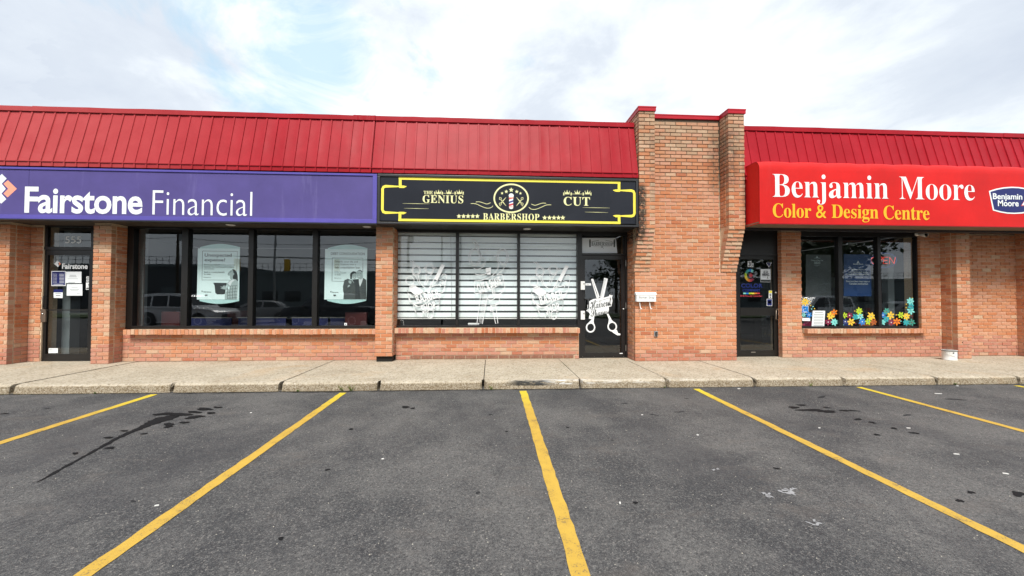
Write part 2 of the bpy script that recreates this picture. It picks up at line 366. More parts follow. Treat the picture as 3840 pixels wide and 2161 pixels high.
SERIF={'0':(375,'188,-7 133,1 91,24 60,61 39,111 27,171 23,241 27,311 39,371 60,420 91,456 133,479 189,486 242,479 283,456 314,419 336,370 348,310 353,240 348,171 336,110 314,61 283,24 241,1|188,37 219,50 237,91 246,155 248,240 246,326 237,390 219,429 189,443 157,429 139,390 130,326 127,240 130,155 139,91 157,50'),
'2':(375,'24,0 24,69 123,171 187,245 218,307 226,371 223,405 212,427 196,441 174,445 145,438 126,416 116,380 112,329 77,333 50,344 32,365 26,396 30,419 43,441 63,459 92,474 129,483 174,486 240,479 288,456 318,421 328,375 319,329 291,281 238,220 154,138 87,74 244,74 263,77 279,86 292,101 300,120 305,141 345,141 341,0'),
'5':(375,'165,-7 119,-4 84,5 58,18 40,35 30,54 27,75 31,95 42,109 59,118 81,121 88,83 111,52 130,43 154,40 195,50 212,63 226,83 234,111 237,148 231,192 213,223 184,241 146,247 103,243 71,235 40,247 62,480 316,480 319,357 281,357 275,380 267,399 244,406 105,406 94,281 126,288 168,291 238,282 293,256 328,211 340,148 336,108 324,75 306,48 282,27 226,1'),
'A':(437,'-9,0 -9,18 9,21 24,30 49,75 206,466 224,465 384,87 411,34 425,22 443,18 443,0 229,0 229,18 270,25 283,46 273,81 253,132 103,132 79,71 76,59 75,48 87,26 124,18 128,18 128,0|113,161 242,161 177,319'),
'B':(443,'16,0 16,17 45,22 62,32 72,51 75,82 75,369 69,412 51,433 15,439 15,455 220,455 297,449 352,429 385,396 396,351 389,313 369,283 335,261 287,247 344,231 385,206 410,173 418,132 407,76 371,35 314,9 238,0|182,252 188,252 234,257 263,272 279,301 285,345 281,385 269,412 248,428 216,434 198,432 188,425 182,391|222,24 259,30 283,49 296,81 301,128 295,176 277,208 245,225 197,231 182,231 182,65 190,33 202,26'),
'C':(468,'257,-11 193,-3 137,20 91,56 56,104 34,162 26,228 34,294 56,351 92,399 139,435 195,458 259,465 309,459 367,440 388,435 408,443 419,465 437,465 437,308 420,308 392,364 356,407 313,434 265,443 212,430 174,389 151,321 144,226 152,138 177,74 219,36 278,24 318,29 358,45 395,71 428,106 447,89 409,45 365,14 314,-5'),
'D':(496,'20,0 20,17 47,21 63,30 71,46 74,75 74,374 71,407 61,426 43,435 15,439 15,455 222,455 278,452 328,441 370,422 405,396 433,364 452,325 464,279 468,228 459,146 430,82 382,36 315,9 228,0|222,24 253,27 279,37 302,53 319,75 343,139 351,229 343,318 319,382 279,420 223,433 202,431 190,423 182,385 182,72 190,34 202,27'),
'E':(442,'14,0 14,17 44,20 62,30 72,48 75,78 75,369 72,405 62,425 44,435 16,439 16,455 399,455 399,320 383,320 369,373 340,406 295,424 232,430 200,428 186,417 183,388 183,246 193,246 232,252 259,269 277,300 288,345 304,345 304,118 287,118 273,181 259,201 241,213 185,222 183,222 183,67 185,47 192,35 230,28 276,30 313,39 345,53 371,75 393,105 411,143 430,143 402,0'),
'G':(508,'268,-10 200,-3 141,19 93,55 57,103 35,161 28,229 35,295 57,352 93,399 139,435 195,458 257,465 311,459 369,441 388,436 406,443 419,465 437,465 437,308 420,308 403,346 382,379 357,406 329,426 299,439 267,443 214,430 176,389 153,322 146,228 154,135 180,67 199,44 221,26 246,16 275,13 308,16 328,27 339,45 343,71 343,128 339,154 329,170 309,179 275,182 275,198 500,198 500,182 473,179 457,171 449,155 446,128 446,29 357,0'),
'H':(524,'15,0 15,17 45,22 62,32 72,50 75,81 75,379 71,406 62,424 44,434 16,439 16,455 242,455 242,439 204,432 187,415 182,379 182,251 342,251 342,379 337,415 320,432 282,439 282,455 507,455 507,439 478,434 461,424 452,407 449,379 449,81 452,52 461,33 478,22 507,17 507,0 282,0 282,17 311,21 329,31 339,49 342,81 342,221 182,221 182,81 185,50 194,32 212,22 242,17 242,0'),
'I':(261,'13,0 13,17 42,23 61,32 72,49 75,75 75,387 72,412 63,427 45,435 13,439 13,455 244,455 244,439 214,435 196,427 186,412 183,387 183,77 187,44 206,26 246,17 246,0'),
'M':(634,'14,0 14,17 43,22 61,32 72,50 75,79 75,382 71,416 53,432 15,439 15,455 185,455 317,142 449,455 617,455 617,439 590,433 573,423 563,405 560,378 560,85 565,43 582,23 617,17 617,0 396,0 396,17 433,25 450,44 455,83 455,399 288,0 270,0 105,389 105,80 109,48 120,30 139,20 169,17 169,0'),
'N':(494,'403,-11 107,350 107,79 110,49 119,31 136,21 167,17 167,0 18,0 18,17 54,23 71,41 76,79 76,388 36,433 18,439 18,455 156,455 391,169 391,377 386,414 369,431 331,439 331,455 480,455 480,439 450,434 433,425 425,407 422,377 422,-11'),
'O':(525,'261,-11 213,-6 169,7 129,29 94,58 66,93 45,134 32,179 28,228 32,276 45,321 66,362 95,397 130,426 170,448 216,462 265,466 313,462 357,448 397,427 431,399 459,364 481,323 494,277 498,228 494,179 481,134 459,93 430,58 395,29 355,7 310,-6|265,12 315,26 351,66 372,133 379,228 371,321 348,389 310,430 260,443 210,430 174,389 152,322 145,228 153,135 177,67 215,26'),
'P':(418,'15,0 15,17 45,22 62,32 72,50 75,81 75,379 71,406 62,424 44,434 16,439 16,455 214,455 287,452 336,440 366,422 390,398 404,367 409,332 398,280 367,240 314,214 242,206 182,206 182,81 185,50 194,32 212,22 242,17 242,0|182,230 201,230 244,235 272,253 287,283 292,329 288,375 275,406 252,425 216,431 189,424 182,398'),
'R':(473,'15,0 15,17 45,22 62,32 72,50 75,81 75,379 71,406 62,424 44,434 16,439 16,455 217,455 305,448 367,426 405,388 417,334 411,296 392,265 360,241 315,224 432,50 452,26 478,17 480,17 480,0 338,0 201,212 182,212 182,81 185,50 194,32 212,22 242,17 242,0|182,234 203,234 249,240 280,258 298,290 304,336 299,378 284,407 259,425 224,431 202,429 190,422 182,385'),
'S':(390,'43,-11 43,158 62,158 83,94 111,50 149,24 197,15 231,20 257,36 273,60 279,89 265,129 225,160 163,191 112,221 77,253 56,289 50,332 54,370 67,403 88,429 115,449 148,462 185,466 229,461 282,448 291,446 300,445 313,450 320,466 339,466 339,319 322,319 310,354 293,385 272,410 248,429 222,441 194,445 163,440 140,426 125,406 120,380 124,356 137,336 189,303 253,273 317,233 337,211 350,188 359,133 354,93 339,58 314,29 281,8 240,-6 192,-10 158,-8 126,1 98,9 85,12 69,7 61,-11'),
'T':(423,'92,0 92,17 123,21 142,31 152,50 156,81 156,433 149,433 102,426 65,403 41,367 29,318 11,318 11,455 410,455 410,317 394,317 381,368 357,404 319,426 269,433 263,433 263,81 267,49 276,30 296,21 328,17 328,0'),
'U':(492,'248,-13 168,-2 114,29 83,81 73,155 73,379 70,406 61,424 43,434 15,439 15,455 240,455 240,439 202,432 185,415 181,379 181,140 186,88 203,51 232,29 275,22 326,31 363,56 385,99 392,159 392,378 389,406 379,423 360,433 328,439 328,455 474,455 474,439 448,432 433,421 425,404 422,378 422,181 412,92 380,32 325,-2'),
'a':(343,'255,-10 232,-7 216,1 205,15 200,35 151,2 95,-9 64,-4 40,11 25,34 20,63 31,104 63,136 119,164 199,190 199,241 196,266 187,282 171,292 148,296 115,290 104,274 113,257 123,231 120,215 110,202 95,194 77,191 59,194 45,203 36,218 33,236 37,259 49,278 69,295 95,308 126,316 162,318 223,312 263,292 285,259 293,210 293,62 295,40 304,34 320,42 329,28 294,-1|151,34 174,41 199,63 199,169 164,157 138,139 123,114 118,84 126,46'),
'e':(301,'154,-10 117,-5 85,10 58,35 37,69 24,109 19,157 24,201 38,240 59,273 87,298 120,313 157,318 209,309 249,280 274,234 283,173 283,166 117,166 123,112 138,73 164,50 199,42 237,53 270,86 285,73 258,36 228,11 193,-5|116,192 201,192 201,215 193,277 181,292 161,297 141,291 127,274 119,244 116,203'),
'g':(327,'146,-140 89,-136 48,-122 22,-100 14,-75 28,-46 69,-26 35,-1 24,30 28,54 42,74 67,92 102,110 67,128 42,150 27,179 22,212 27,242 40,268 60,289 88,305 120,315 157,318 196,315 233,304 317,304 317,268 268,268 286,237 291,203 288,176 276,151 258,131 234,116 205,106 172,103 157,103 142,104 112,94 104,84 101,71 111,55 141,49 175,49 259,40 285,29 303,13 312,-9 316,-37 305,-80 272,-113 219,-133|157,124 178,130 190,146 197,173 199,211 197,249 190,276 178,292 157,297 137,292 124,276 117,249 114,211 117,173 124,146 137,130|161,-116 205,-113 238,-104 257,-88 263,-66 260,-51 249,-41 205,-34 97,-34 79,-52 73,-73 79,-89 95,-103 122,-113'),
'i':(198,'101,362 81,366 65,376 54,393 50,412 54,432 65,449 81,460 101,463 120,460 137,449 147,432 151,412 147,393 136,376 120,366|18,0 18,16 45,26 52,56 52,252 47,285 20,293 21,310 148,310 148,56 154,26 180,16 180,0'),
'j':(210,'106,363 86,367 70,378 59,394 56,414 59,434 71,450 87,461 106,465 126,461 142,450 153,434 157,414 153,394 142,378 126,367|36,-140 -11,-131 -44,-105 -53,-88 -56,-70 -53,-53 -45,-40 -32,-32 -15,-29 15,-39 23,-51 26,-66 19,-87 11,-103 16,-113 31,-117 49,-113 58,-100 64,-54 64,250 56,284 43,291 22,294 22,310 159,310 159,-21 151,-73 127,-110 88,-133'),
'l':(200,'18,0 18,16 45,26 52,56 52,398 47,429 38,436 20,439 20,455 148,455 148,56 154,26 180,16 180,0'),
'm':(554,'18,0 18,16 45,26 52,56 52,253 46,284 36,291 19,294 19,310 146,310 146,265 188,305 237,318 268,315 292,304 310,286 320,261 364,304 418,318 455,312 482,292 498,258 504,212 504,56 510,26 520,19 536,16 536,0 377,0 377,16 393,19 403,26 410,56 410,217 404,258 394,268 377,271 349,263 324,237 324,56 331,26 340,19 356,16 356,0 199,0 199,16 215,19 225,26 232,56 232,217 226,258 216,268 199,271 170,262 146,235 146,56 152,27 162,19 177,16 177,0'),
'n':(381,'18,0 18,16 45,26 52,56 52,253 46,284 36,291 19,294 19,310 148,310 148,267 190,306 243,318 281,312 309,292 325,258 330,212 330,56 337,26 347,19 363,16 363,0 202,0 202,16 207,16 228,26 235,56 235,217 229,258 219,268 203,271 173,262 148,235 148,56 154,26 164,19 180,16 180,0'),
'o':(336,'169,-10 127,-5 90,11 60,37 38,70 24,110 19,154 24,199 38,239 60,272 90,297 127,313 168,318 209,313 245,298 275,273 298,240 312,200 317,154 312,108 298,69 275,36 245,11 210,-5|169,11 193,18 209,39 217,81 220,154 217,227 208,271 192,292 169,299 144,292 128,271 120,227 117,154 120,82 128,39 144,18'),
'r':(288,'18,0 18,16 45,26 52,56 52,252 46,285 20,293 21,310 146,310 146,252 165,280 187,301 210,314 233,318 258,315 275,304 286,287 289,266 287,248 278,234 265,225 248,222 222,231 207,250 189,260 175,255 162,241 152,220 149,192 149,56 152,37 159,25 197,16 197,0'),
's':(288,'151,-10 122,-6 87,6 73,9 60,4 51,-9 36,-9 36,105 53,105 66,68 87,39 112,21 140,15 162,18 179,27 189,40 192,58 183,84 156,105 107,130 76,148 54,169 41,193 37,220 44,259 65,291 98,312 141,319 166,316 199,308 206,306 213,305 223,308 230,319 244,319 244,222 228,222 215,254 196,277 174,291 149,296 130,294 116,286 108,274 105,259 115,232 146,212 191,189 221,172 241,151 253,127 257,95 250,51 228,18 194,-3'),
't':(228,'124,-9 89,-4 66,10 53,36 48,71 48,279 20,279 20,300 88,369 129,424 144,424 144,310 208,310 208,279 144,279 144,82 149,51 157,43 168,40 189,49 206,75 222,66 205,33 182,9 155,-5')}
SCRIPT={'H':(567,'111,-8 62,-3 26,13 3,38 -5,69 0,94 14,115 35,128 60,132 79,130 94,121 104,109 107,93 104,79 94,69 61,57 48,52 43,40 58,21 75,13 97,11 134,19 166,42 194,81 222,137 201,128 169,111 163,108 157,107 147,109 144,114 170,135 235,163 274,226 321,287 271,256 235,245 209,254 198,273 203,290 220,312 241,340 238,343 199,325 148,277 116,246 105,249 101,255 111,270 136,295 168,323 197,345 222,357 244,361 276,352 286,341 289,327 285,306 272,279 357,343 403,377 428,388 436,386 439,382 428,368 390,313 365,260 345,191 392,207 475,319 516,361 555,392 592,411 625,418 649,415 666,405 677,391 681,373 668,335 629,293 565,251 482,212 448,143 426,93 410,43 414,30 425,26 456,30 488,44 552,89 612,142 647,172 669,182 684,179 659,162 634,138 603,107 563,71 521,37 482,15 446,3 409,-1 381,5 360,21 347,46 343,77 348,107 361,146 378,183 337,171 297,95 244,39 181,4|498,240 569,285 617,334 630,358 634,377 631,394 621,399 596,389 566,361 533,311'),
'S':(418,'140,-5 90,1 53,17 30,42 22,73 27,98 41,118 63,131 88,136 107,133 123,126 132,114 136,100 126,75 103,64 92,63 83,62 75,58 71,46 75,35 88,24 130,14 167,23 204,50 238,95 269,160 221,170 184,194 160,227 152,266 159,304 180,340 214,372 258,398 310,414 367,419 403,417 412,408 409,401 399,399 388,399 377,400 343,396 311,387 256,353 218,304 208,276 204,248 209,219 223,197 246,183 277,177 325,272 384,350 448,401 479,415 508,420 531,416 550,404 562,386 566,364 560,332 542,298 514,264 476,231 430,202 377,177 352,127 320,83 280,46 236,18 189,1|383,199 440,237 486,284 517,332 528,372 522,394 504,401 476,388 445,351 413,287'),
'a':(355,'210,-5 194,-2 180,7 170,21 167,40 127,7 83,-4 56,0 35,12 21,32 16,58 20,83 32,109 73,158 128,193 158,203 187,207 219,199 234,177 247,204 322,207 260,79 246,50 241,37 247,30 264,37 288,55 311,75 324,62 262,12 234,0|97,12 120,19 146,40 196,109 220,164 213,181 197,188 171,176 141,145 112,104 90,62 82,27 87,17'),
'c':(260,'95,-5 64,0 40,14 25,36 20,66 24,92 36,117 77,163 131,195 184,207 209,204 229,196 242,182 246,165 237,140 226,131 211,128 193,135 187,153 193,170 210,181 199,186 177,174 150,143 124,103 103,63 95,32 100,20 113,16 138,22 164,36 190,56 211,75 224,62 159,12 128,-1'),
'e':(276,'101,-5 65,1 37,16 18,40 11,66 16,90 28,114 71,160 126,194 182,207 205,204 224,194 236,180 240,162 236,142 222,123 171,90 97,69 85,30 90,19 106,15 135,19 165,30 196,48 228,75 240,62 206,33 170,12 134,-1|104,86 147,100 181,131 191,148 194,165 191,181 182,186 159,173 131,136'),
'h':(380,'343,62 317,38 298,21 269,2 240,-4 221,0 206,11 196,29 192,52 199,83 210,103 233,132 271,175 274,181 271,185 251,179 222,160 186,125 147,74 99,1 14,-5 101,160 79,135 56,113 43,127 84,167 122,213 158,273 221,385 302,394 164,132 227,188 278,207 297,203 313,192 322,174 326,150 322,131 312,111 276,64 255,28 259,21 282,34 329,75'),
'i':(231,'184,243 159,251 150,273 153,287 163,299 193,310 216,302 226,281 223,266 213,254|194,62 156,26 129,7 85,-5 63,-2 48,7 38,21 35,41 47,79 84,148 68,131 49,113 36,127 55,144 82,172 107,201 201,207 133,83 105,27 109,21 134,33 181,75'),
'r':(275,'237,62 196,24 172,6 136,-4 108,-1 86,10 71,26 66,46 77,84 105,127 148,165 120,163 101,163 77,138 50,113 36,127 60,148 81,168 95,216 106,222 115,220 116,210 116,206 116,201 122,193 143,189 178,184 204,173 214,150 208,131 191,103 171,75 156,54 144,30 147,23 154,21 177,33 225,76'),
's':(235,'206,71 150,21 108,0 67,-5 40,-2 20,9 8,25 4,42 13,65 36,74 57,66 64,48 56,30 40,22 35,23 52,14 74,23 92,50 104,92 109,144 109,157 107,169 92,154 70,133 48,113 36,127 68,157 113,199 120,210 130,222 140,226 149,224 152,216 146,204 140,189 146,176 168,136 176,98 172,73 161,55 193,84'),
't':(296,'36,127 77,167 109,205 140,252 215,377 300,380 251,295 296,295 289,273 236,273 188,193 146,117 113,55 103,28 111,20 140,33 190,75 203,62 144,13 116,0 87,-4 66,-1 51,9 41,25 38,44 45,74 57,101 83,148 47,113'),
'u':(396,'359,62 299,10 277,0 254,-3 228,0 210,9 198,24 194,42 195,52 197,62 171,33 143,13 115,1 88,-3 67,0 51,9 40,24 37,42 48,79 81,144 62,127 48,113 36,127 73,162 109,201 207,207 137,83 118,37 120,29 128,27 150,39 186,77 228,133 267,201 365,207 284,64 267,30 269,24 276,21 302,35 346,75'),
'v':(317,'111,-4 81,-1 58,10 44,27 39,50 50,89 82,138 90,153 87,158 77,152 52,127 42,138 59,157 81,178 101,193 121,204 138,207 156,197 163,168 158,138 148,117 132,89 118,64 109,50 103,40 101,31 105,22 117,19 159,29 201,58 188,74 181,106 191,152 219,191 235,203 251,207 267,204 278,195 287,166 274,117 237,66 262,75 288,97 301,83 266,57 224,48 220,48 165,8 139,-1|217,71 248,109 261,150 257,159 247,163 226,153 210,131 203,105 208,83')}
# ------------------------------------------------------------------ builders
class MB:
    def __init__(s): s.v = []; s.f = []
    def add(s, vs, fs):
        o = len(s.v); s.v += [tuple(v) for v in vs]; s.f += [tuple(i+o for i in f) for f in fs]
    def box(s, x0, x1, y0, y1, z0, z1):
        s.add([(x0, y0, z0), (x1, y0, z0), (x1, y1, z0), (x0, y1, z0), (x0, y0, z1), (x1, y0, z1), (x1, y1, z1), (x0, y1, z1)],
              [(0, 3, 2, 1), (4, 5, 6, 7), (0, 1, 5, 4), (1, 2, 6, 5), (2, 3, 7, 6), (3, 0, 4, 7)]); return s
    def prism(s, pts, y0, y1, tf=None):       # outline in x,z given a depth in y
        n = len(pts); A = [(p[0], y0, p[1]) for p in pts]+[(p[0], y1, p[1]) for p in pts]
        if tf: A = [tf(Vector(a)) for a in A]
        s.add(A, [tuple(range(n)), tuple(range(2*n-1, n-1, -1))]+[(i, i+n, (i+1) % n+n, (i+1) % n) for i in range(n)]); return s
    def tube(s, path, r, n=8, cap=True):
        path = [Vector(p) for p in path]; rings = []
        for i, p in enumerate(path):
            d = (path[min(i+1, len(path)-1)]-path[max(i-1, 0)]).normalized()
            a = d.orthogonal().normalized() if abs(d.z) > .9 else d.cross(Vector((0, 0, 1))).normalized(); b = d.cross(a)
            rr = r[i] if isinstance(r, (list, tuple)) else r
            rings.append([p+(a*math.cos(t*2*PI/n)+b*math.sin(t*2*PI/n))*rr for t in range(n)])
        fs = [(i*n+j, i*n+(j+1) % n, (i+1)*n+(j+1) % n, (i+1)*n+j) for i in range(len(path)-1) for j in range(n)]
        if cap: fs += [tuple(range(n-1, -1, -1)), tuple((len(path)-1)*n+j for j in range(n))]
        s.add([v for ri in rings for v in ri], fs); return s
    def lathe(s, prof, c, axis='z', n=20):
        vs = []
        for r, h in prof:
            for j in range(n):
                a = 2*PI*j/n; x, y = r*math.cos(a), r*math.sin(a)
                vs.append((c[0]+x, c[1]+y, c[2]+h) if axis == 'z' else (c[0]+x, c[1]+h, c[2]+y) if axis == 'y' else (c[0]+h, c[1]+x, c[2]+y))
        m = len(prof)
        s.add(vs, [(i*n+j, i*n+(j+1) % n, (i+1)*n+(j+1) % n, (i+1)*n+j) for i in range(m-1) for j in range(n)]+[tuple(range(n)), tuple((m-1)*n+j for j in range(n))]); return s
    def flat(s, pts, t=.0012):                # thin printed shape in a vertical plane; pts are 3D points
        n = len(pts); A = [Vector(p) for p in pts]; B = [p+Vector((0, t, 0)) for p in A]
        s.add(A+B, [tuple(range(n)), tuple(range(2*n-1, n-1, -1))]+[(i, i+n, (i+1) % n+n, (i+1) % n) for i in range(n)]); return s
    def ribbon(s, pts, w, t=.0012, closed=False):  # a drawn stroke of width w in a vertical plane
        P = [Vector(p) for p in pts]; n = len(P); L_, R_ = [], []
        for i in range(n):
            a = P[(i-1) % n] if (closed or i > 0) else P[i]; b = P[(i+1) % n] if (closed or i < n-1) else P[i]
            d = b-a; d.y = 0; d = d.normalized() if d.length > 1e-9 else Vector((1, 0, 0)); q = Vector((-d.z, 0, d.x))
            ww = w[i] if isinstance(w, (list, tuple)) else w
            L_.append(P[i]+q*ww/2); R_.append(P[i]-q*ww/2)
        m = n if closed else n-1; dy = Vector((0, t, 0))
        vs = L_+R_+[v+dy for v in L_]+[v+dy for v in R_]
        fs = []
        for i in range(m):
            j = (i+1) % n
            fs += [(i, j, n+j, n+i), (2*n+i, 3*n+i, 3*n+j, 2*n+j), (i, 2*n+i, 2*n+j, j), (n+i, n+j, 3*n+j, 3*n+i)]
        s.add(vs, fs); return s
    def build(s, name, mat, parent=None, smooth=False, bevel=0., **props):
        me = bpy.data.meshes.new(name); me.from_pydata(s.v, [], s.f)
        bm = bmesh.new(); bm.from_mesh(me); bmesh.ops.recalc_face_normals(bm, faces=bm.faces)
        big = [f for f in bm.faces if len(f.verts) > 4]
        if big: bmesh.ops.triangulate(bm, faces=big, ngon_method='EAR_CLIP')
        if bevel: bmesh.ops.bevel(bm, geom=[e for e in bm.edges if len(e.link_faces) == 2 and e.calc_face_angle(0) > .5], offset=bevel, segments=2, profile=.6, affect='EDGES')
        bm.to_mesh(me); bm.free()
        if smooth:
            for p in me.polygons: p.use_smooth = True
        return link(name, me, mat, parent, **props)
def pinv(p):                                   # parts are modelled in world coordinates under an Empty that stands at the thing's base
    return Matrix.Translation(-p.location) if p.type == 'EMPTY' else Matrix.Identity(4)
def link(name, me, mat, parent=None, **props):
    o = bpy.data.objects.new(name, me); COL.objects.link(o)
    if mat and not me.materials: me.materials.append(MAT[mat])
    if parent: o.parent = parent; o.matrix_parent_inverse = pinv(parent)
    for k, v in props.items(): o[k] = v
    return o
def thing(name, label, cat, loc=(0, 0, 0), group=None):
    o = bpy.data.objects.new(name, None); COL.objects.link(o); o.location = loc; o.empty_display_size = .2
    o['label'] = label; o['category'] = cat
    if group: o['group'] = group
    return o
def tag(o, label, cat, group=None):
    o['label'] = label; o['category'] = cat
    if group: o['group'] = group
    return o
def prot(pts, ang, c):                         # rotate 2D
    ca, sa = math.cos(ang), math.sin(ang)
    return [(c[0]+(x-c[0])*ca-(y-c[1])*sa, c[1]+(x-c[0])*sa+(y-c[1])*ca) for x, y in pts]
def ell(cx, cy, rx, ry, n=28, a0=0, a1=2*PI, full=True):
    m = n if full else n+1
    return [(cx+rx*math.cos(a0+(a1-a0)*i/n), cy+ry*math.sin(a0+(a1-a0)*i/n)) for i in range(m)]
def curve(pts, n=6):                           # smooth open curve through 2D points
    out_ = []; P = [pts[0]]+list(pts)+[pts[-1]]
    for i in range(1, len(P)-2):
        for k in range(n):
            t = k/n
            out_.append(tuple(.5*((2*P[i][j])+(-P[i-1][j]+P[i+1][j])*t+(2*P[i-1][j]-5*P[i][j]+4*P[i+1][j]-P[i+2][j])*t*t+(-P[i-1][j]+3*P[i][j]-3*P[i+1][j]+P[i+2][j])*t**3) for j in (0, 1)))
    out_.append(tuple(pts[-1])); return out_

# lettering: glyph outlines held as data, or the built-in font
def glyph_mesh(text, table, space=260, track=0, offset=0.):
    cd = bpy.data.curves.new('lettering', 'CURVE'); cd.dimensions = '2D'; cd.fill_mode = 'BOTH'; cd.offset = offset; x = 0
    for c in text:
        if c == ' ': x += space; continue
        adv, s = table[c]
        for sp in s.split('|'):
            pts = [tuple(map(int, q.split(','))) for q in sp.split(' ')]
            spl = cd.splines.new('POLY'); spl.points.add(len(pts)-1); spl.use_cyclic_u = True
            for p, q in zip(spl.points, pts): p.co = ((x+q[0])/1000, q[1]/1000, 0, 1)
        x += adv+track
    o = bpy.data.objects.new('lettering', cd); me = bpy.data.meshes.new_from_object(o)
    bpy.data.objects.remove(o); bpy.data.curves.remove(cd); return me
def font_mesh(text, offset=0., spacing=1.0, shear=0.):
    cd = bpy.data.curves.new('lettering', 'FONT'); cd.body = text; cd.resolution_u = 4; cd.offset = offset; cd.space_character = spacing; cd.shear = shear
    o = bpy.data.objects.new('lettering', cd); me = bpy.data.meshes.new_from_object(o)
    bpy.data.objects.remove(o); bpy.data.curves.remove(cd); return me
def letters(name, me, p0, p1, mat, parent, y, rot=0., thick=.0015, bend=0.):
    """fit flat lettering between lower-left p0 and upper-right p1 (world x,z) in the plane y, facing the street"""
    vs = [v.co.copy() for v in me.vertices]
    x0 = min(v.x for v in vs); x1 = max(v.x for v in vs); z0 = min(v.y for v in vs); z1 = max(v.y for v in vs)
    cx, cz = (p0[0]+p1[0])/2, (p0[1]+p1[1])/2; W, H = p1[0]-p0[0], p1[1]-p0[1]; ca, sa = math.cos(rot), math.sin(rot)
    bm = bmesh.new(); bm.from_mesh(me)
    for v in bm.verts:
        a = (v.co.x-x0)/(x1-x0)-.5; b = (v.co.y-z0)/(z1-z0)-.5
        X, Z = a*W, b*H+bend*(1-4*a*a)
        v.co = Vector((cx+X*ca-Z*sa, y, cz+X*sa+Z*ca))
    for f in bm.faces:
        f.normal_update()
        if f.normal.y > 0: f.normal_flip()
    r = bmesh.ops.extrude_face_region(bm, geom=list(bm.faces))
    for v in r['geom']:
        if isinstance(v, bmesh.types.BMVert): v.co.y -= thick
    me2 = bpy.data.meshes.new(name)
    for f in bm.faces: f.smooth = False
    bm.to_mesh(me2); bm.free(); bpy.data.meshes.remove(me)
    return link(name, me2, mat, parent)

# ------------------------------------------------------------------ bricks
BP, CH, JT = .2357, .0788, .0135               # brick pitch, course height, joint
FAM = dict(orange=[(0.527, 0.226, 0.116), (0.552, 0.247, 0.131), (0.511, 0.198, 0.095), (0.567, 0.266, 0.147), (0.535, 0.234, 0.122), (0.485, 0.190, 0.092)],
           salmon=[(0.543, 0.270, 0.171), (0.567, 0.303, 0.194), (0.517, 0.247, 0.152), (0.552, 0.287, 0.194)],
           buff=[(0.552, 0.393, 0.266), (0.567, 0.375, 0.251), (0.527, 0.351, 0.234)],
           deep=[(0.436, 0.149, 0.072), (0.461, 0.174, 0.083), (0.403, 0.133, 0.068)],
           pink=[(0.478, 0.226, 0.167), (0.453, 0.198, 0.143), (0.502, 0.255, 0.187), (0.436, 0.177, 0.128)],
           tan=[(0.428, 0.287, 0.187), (0.461, 0.311, 0.202), (0.394, 0.255, 0.167), (0.469, 0.279, 0.179)],
           red=[(0.403, 0.125, 0.068), (0.371, 0.117, 0.064)], brown=[(.105, .042, .030), (.12, .05, .034)])
def brick_verts(L_, H_, D_, seed):
    rg = random.Random(seed); c = .004; h = L_/2
    o = [(-h, 0), (h, 0), (h, H_), (-h, H_)]
    i_ = [(-h+c, c), (h-c, c), (h-c, H_-c), (-h+c, H_-c)]
    j = lambda a: rg.uniform(-a, a)
    vs = [(x+j(.0015), 0+rg.uniform(0, .0015), z+j(.0015)) for x, z in i_]+[(x+j(.001), c+rg.uniform(0, .002), z+j(.0012)) for x, z in o]+[(x, D_, z) for x, z in o]
    fs = [(0, 1, 2, 3)]+[(k, 4+k, 4+(k+1) % 4, (k+1) % 4) for k in range(4)]+[(4+k, 8+k, 8+(k+1) % 4, 4+(k+1) % 4) for k in range(4)]
    return vs, fs
BM = {}
def brick_mesh(kind, fam, k, depth):
    key = (kind, fam, k, depth)
    if key not in BM:
        L_ = dict(full=BP-JT, half=BP/2-JT)[kind]
        vs, fs = brick_verts(L_, CH-JT, depth, hash((kind == 'full', k, len(fam)*7)) & 0xffff)
        me = bpy.data.meshes.new('brick'); me.from_pydata(vs, [], fs)
        bm = bmesh.new(); bm.from_mesh(me); bmesh.ops.recalc_face_normals(bm, faces=bm.faces); bm.to_mesh(me); bm.free()
        col = FAM[fam][k % len(FAM[fam])]
        a = me.color_attributes.new('tint', 'FLOAT_COLOR', 'POINT')
        for d in a.data: d.color = tuple(col)+(1,)
        me.materials.append(MAT['brick']); BM[key] = me
    return BM[key]
def pick(rg, table):
    r = rg.random()*sum(w for _, w in table)
    for n_, w in table:
        r -= w
        if r <= 0: return n_
    return table[-1][0]
MIXES = dict(
    pier=[('orange', 5), ('salmon', 4), ('buff', .5), ('deep', .4)],
    side=[('orange', 5), ('salmon', 3), ('deep', 1), ('buff', .4)],
    low=[('pink', 6), ('salmon', 3), ('buff', .3)],
    lowfin=[('orange', 5), ('deep', 1), ('salmon', 4), ('pink', 1.5)],
    tower=[('orange', 6), ('salmon', 5), ('buff', .35), ('deep', .25)],
    towertop=[('tan', 6), ('salmon', 2), ('buff', 1.2), ('orange', 1.5)],
    foot=[('pink', 5), ('red', 2.0), ('salmon', 1), ('buff', .6)],
    header=[('buff', 4), ('tan', 2), ('salmon', 1)],
    rowlock=[('salmon', 4), ('orange', 3), ('buff', 2)],
    rowlock2=[('pink', 4), ('deep', 2), ('buff', 2), ('salmon', 2)],
    brownrow=[('brown', 1)])
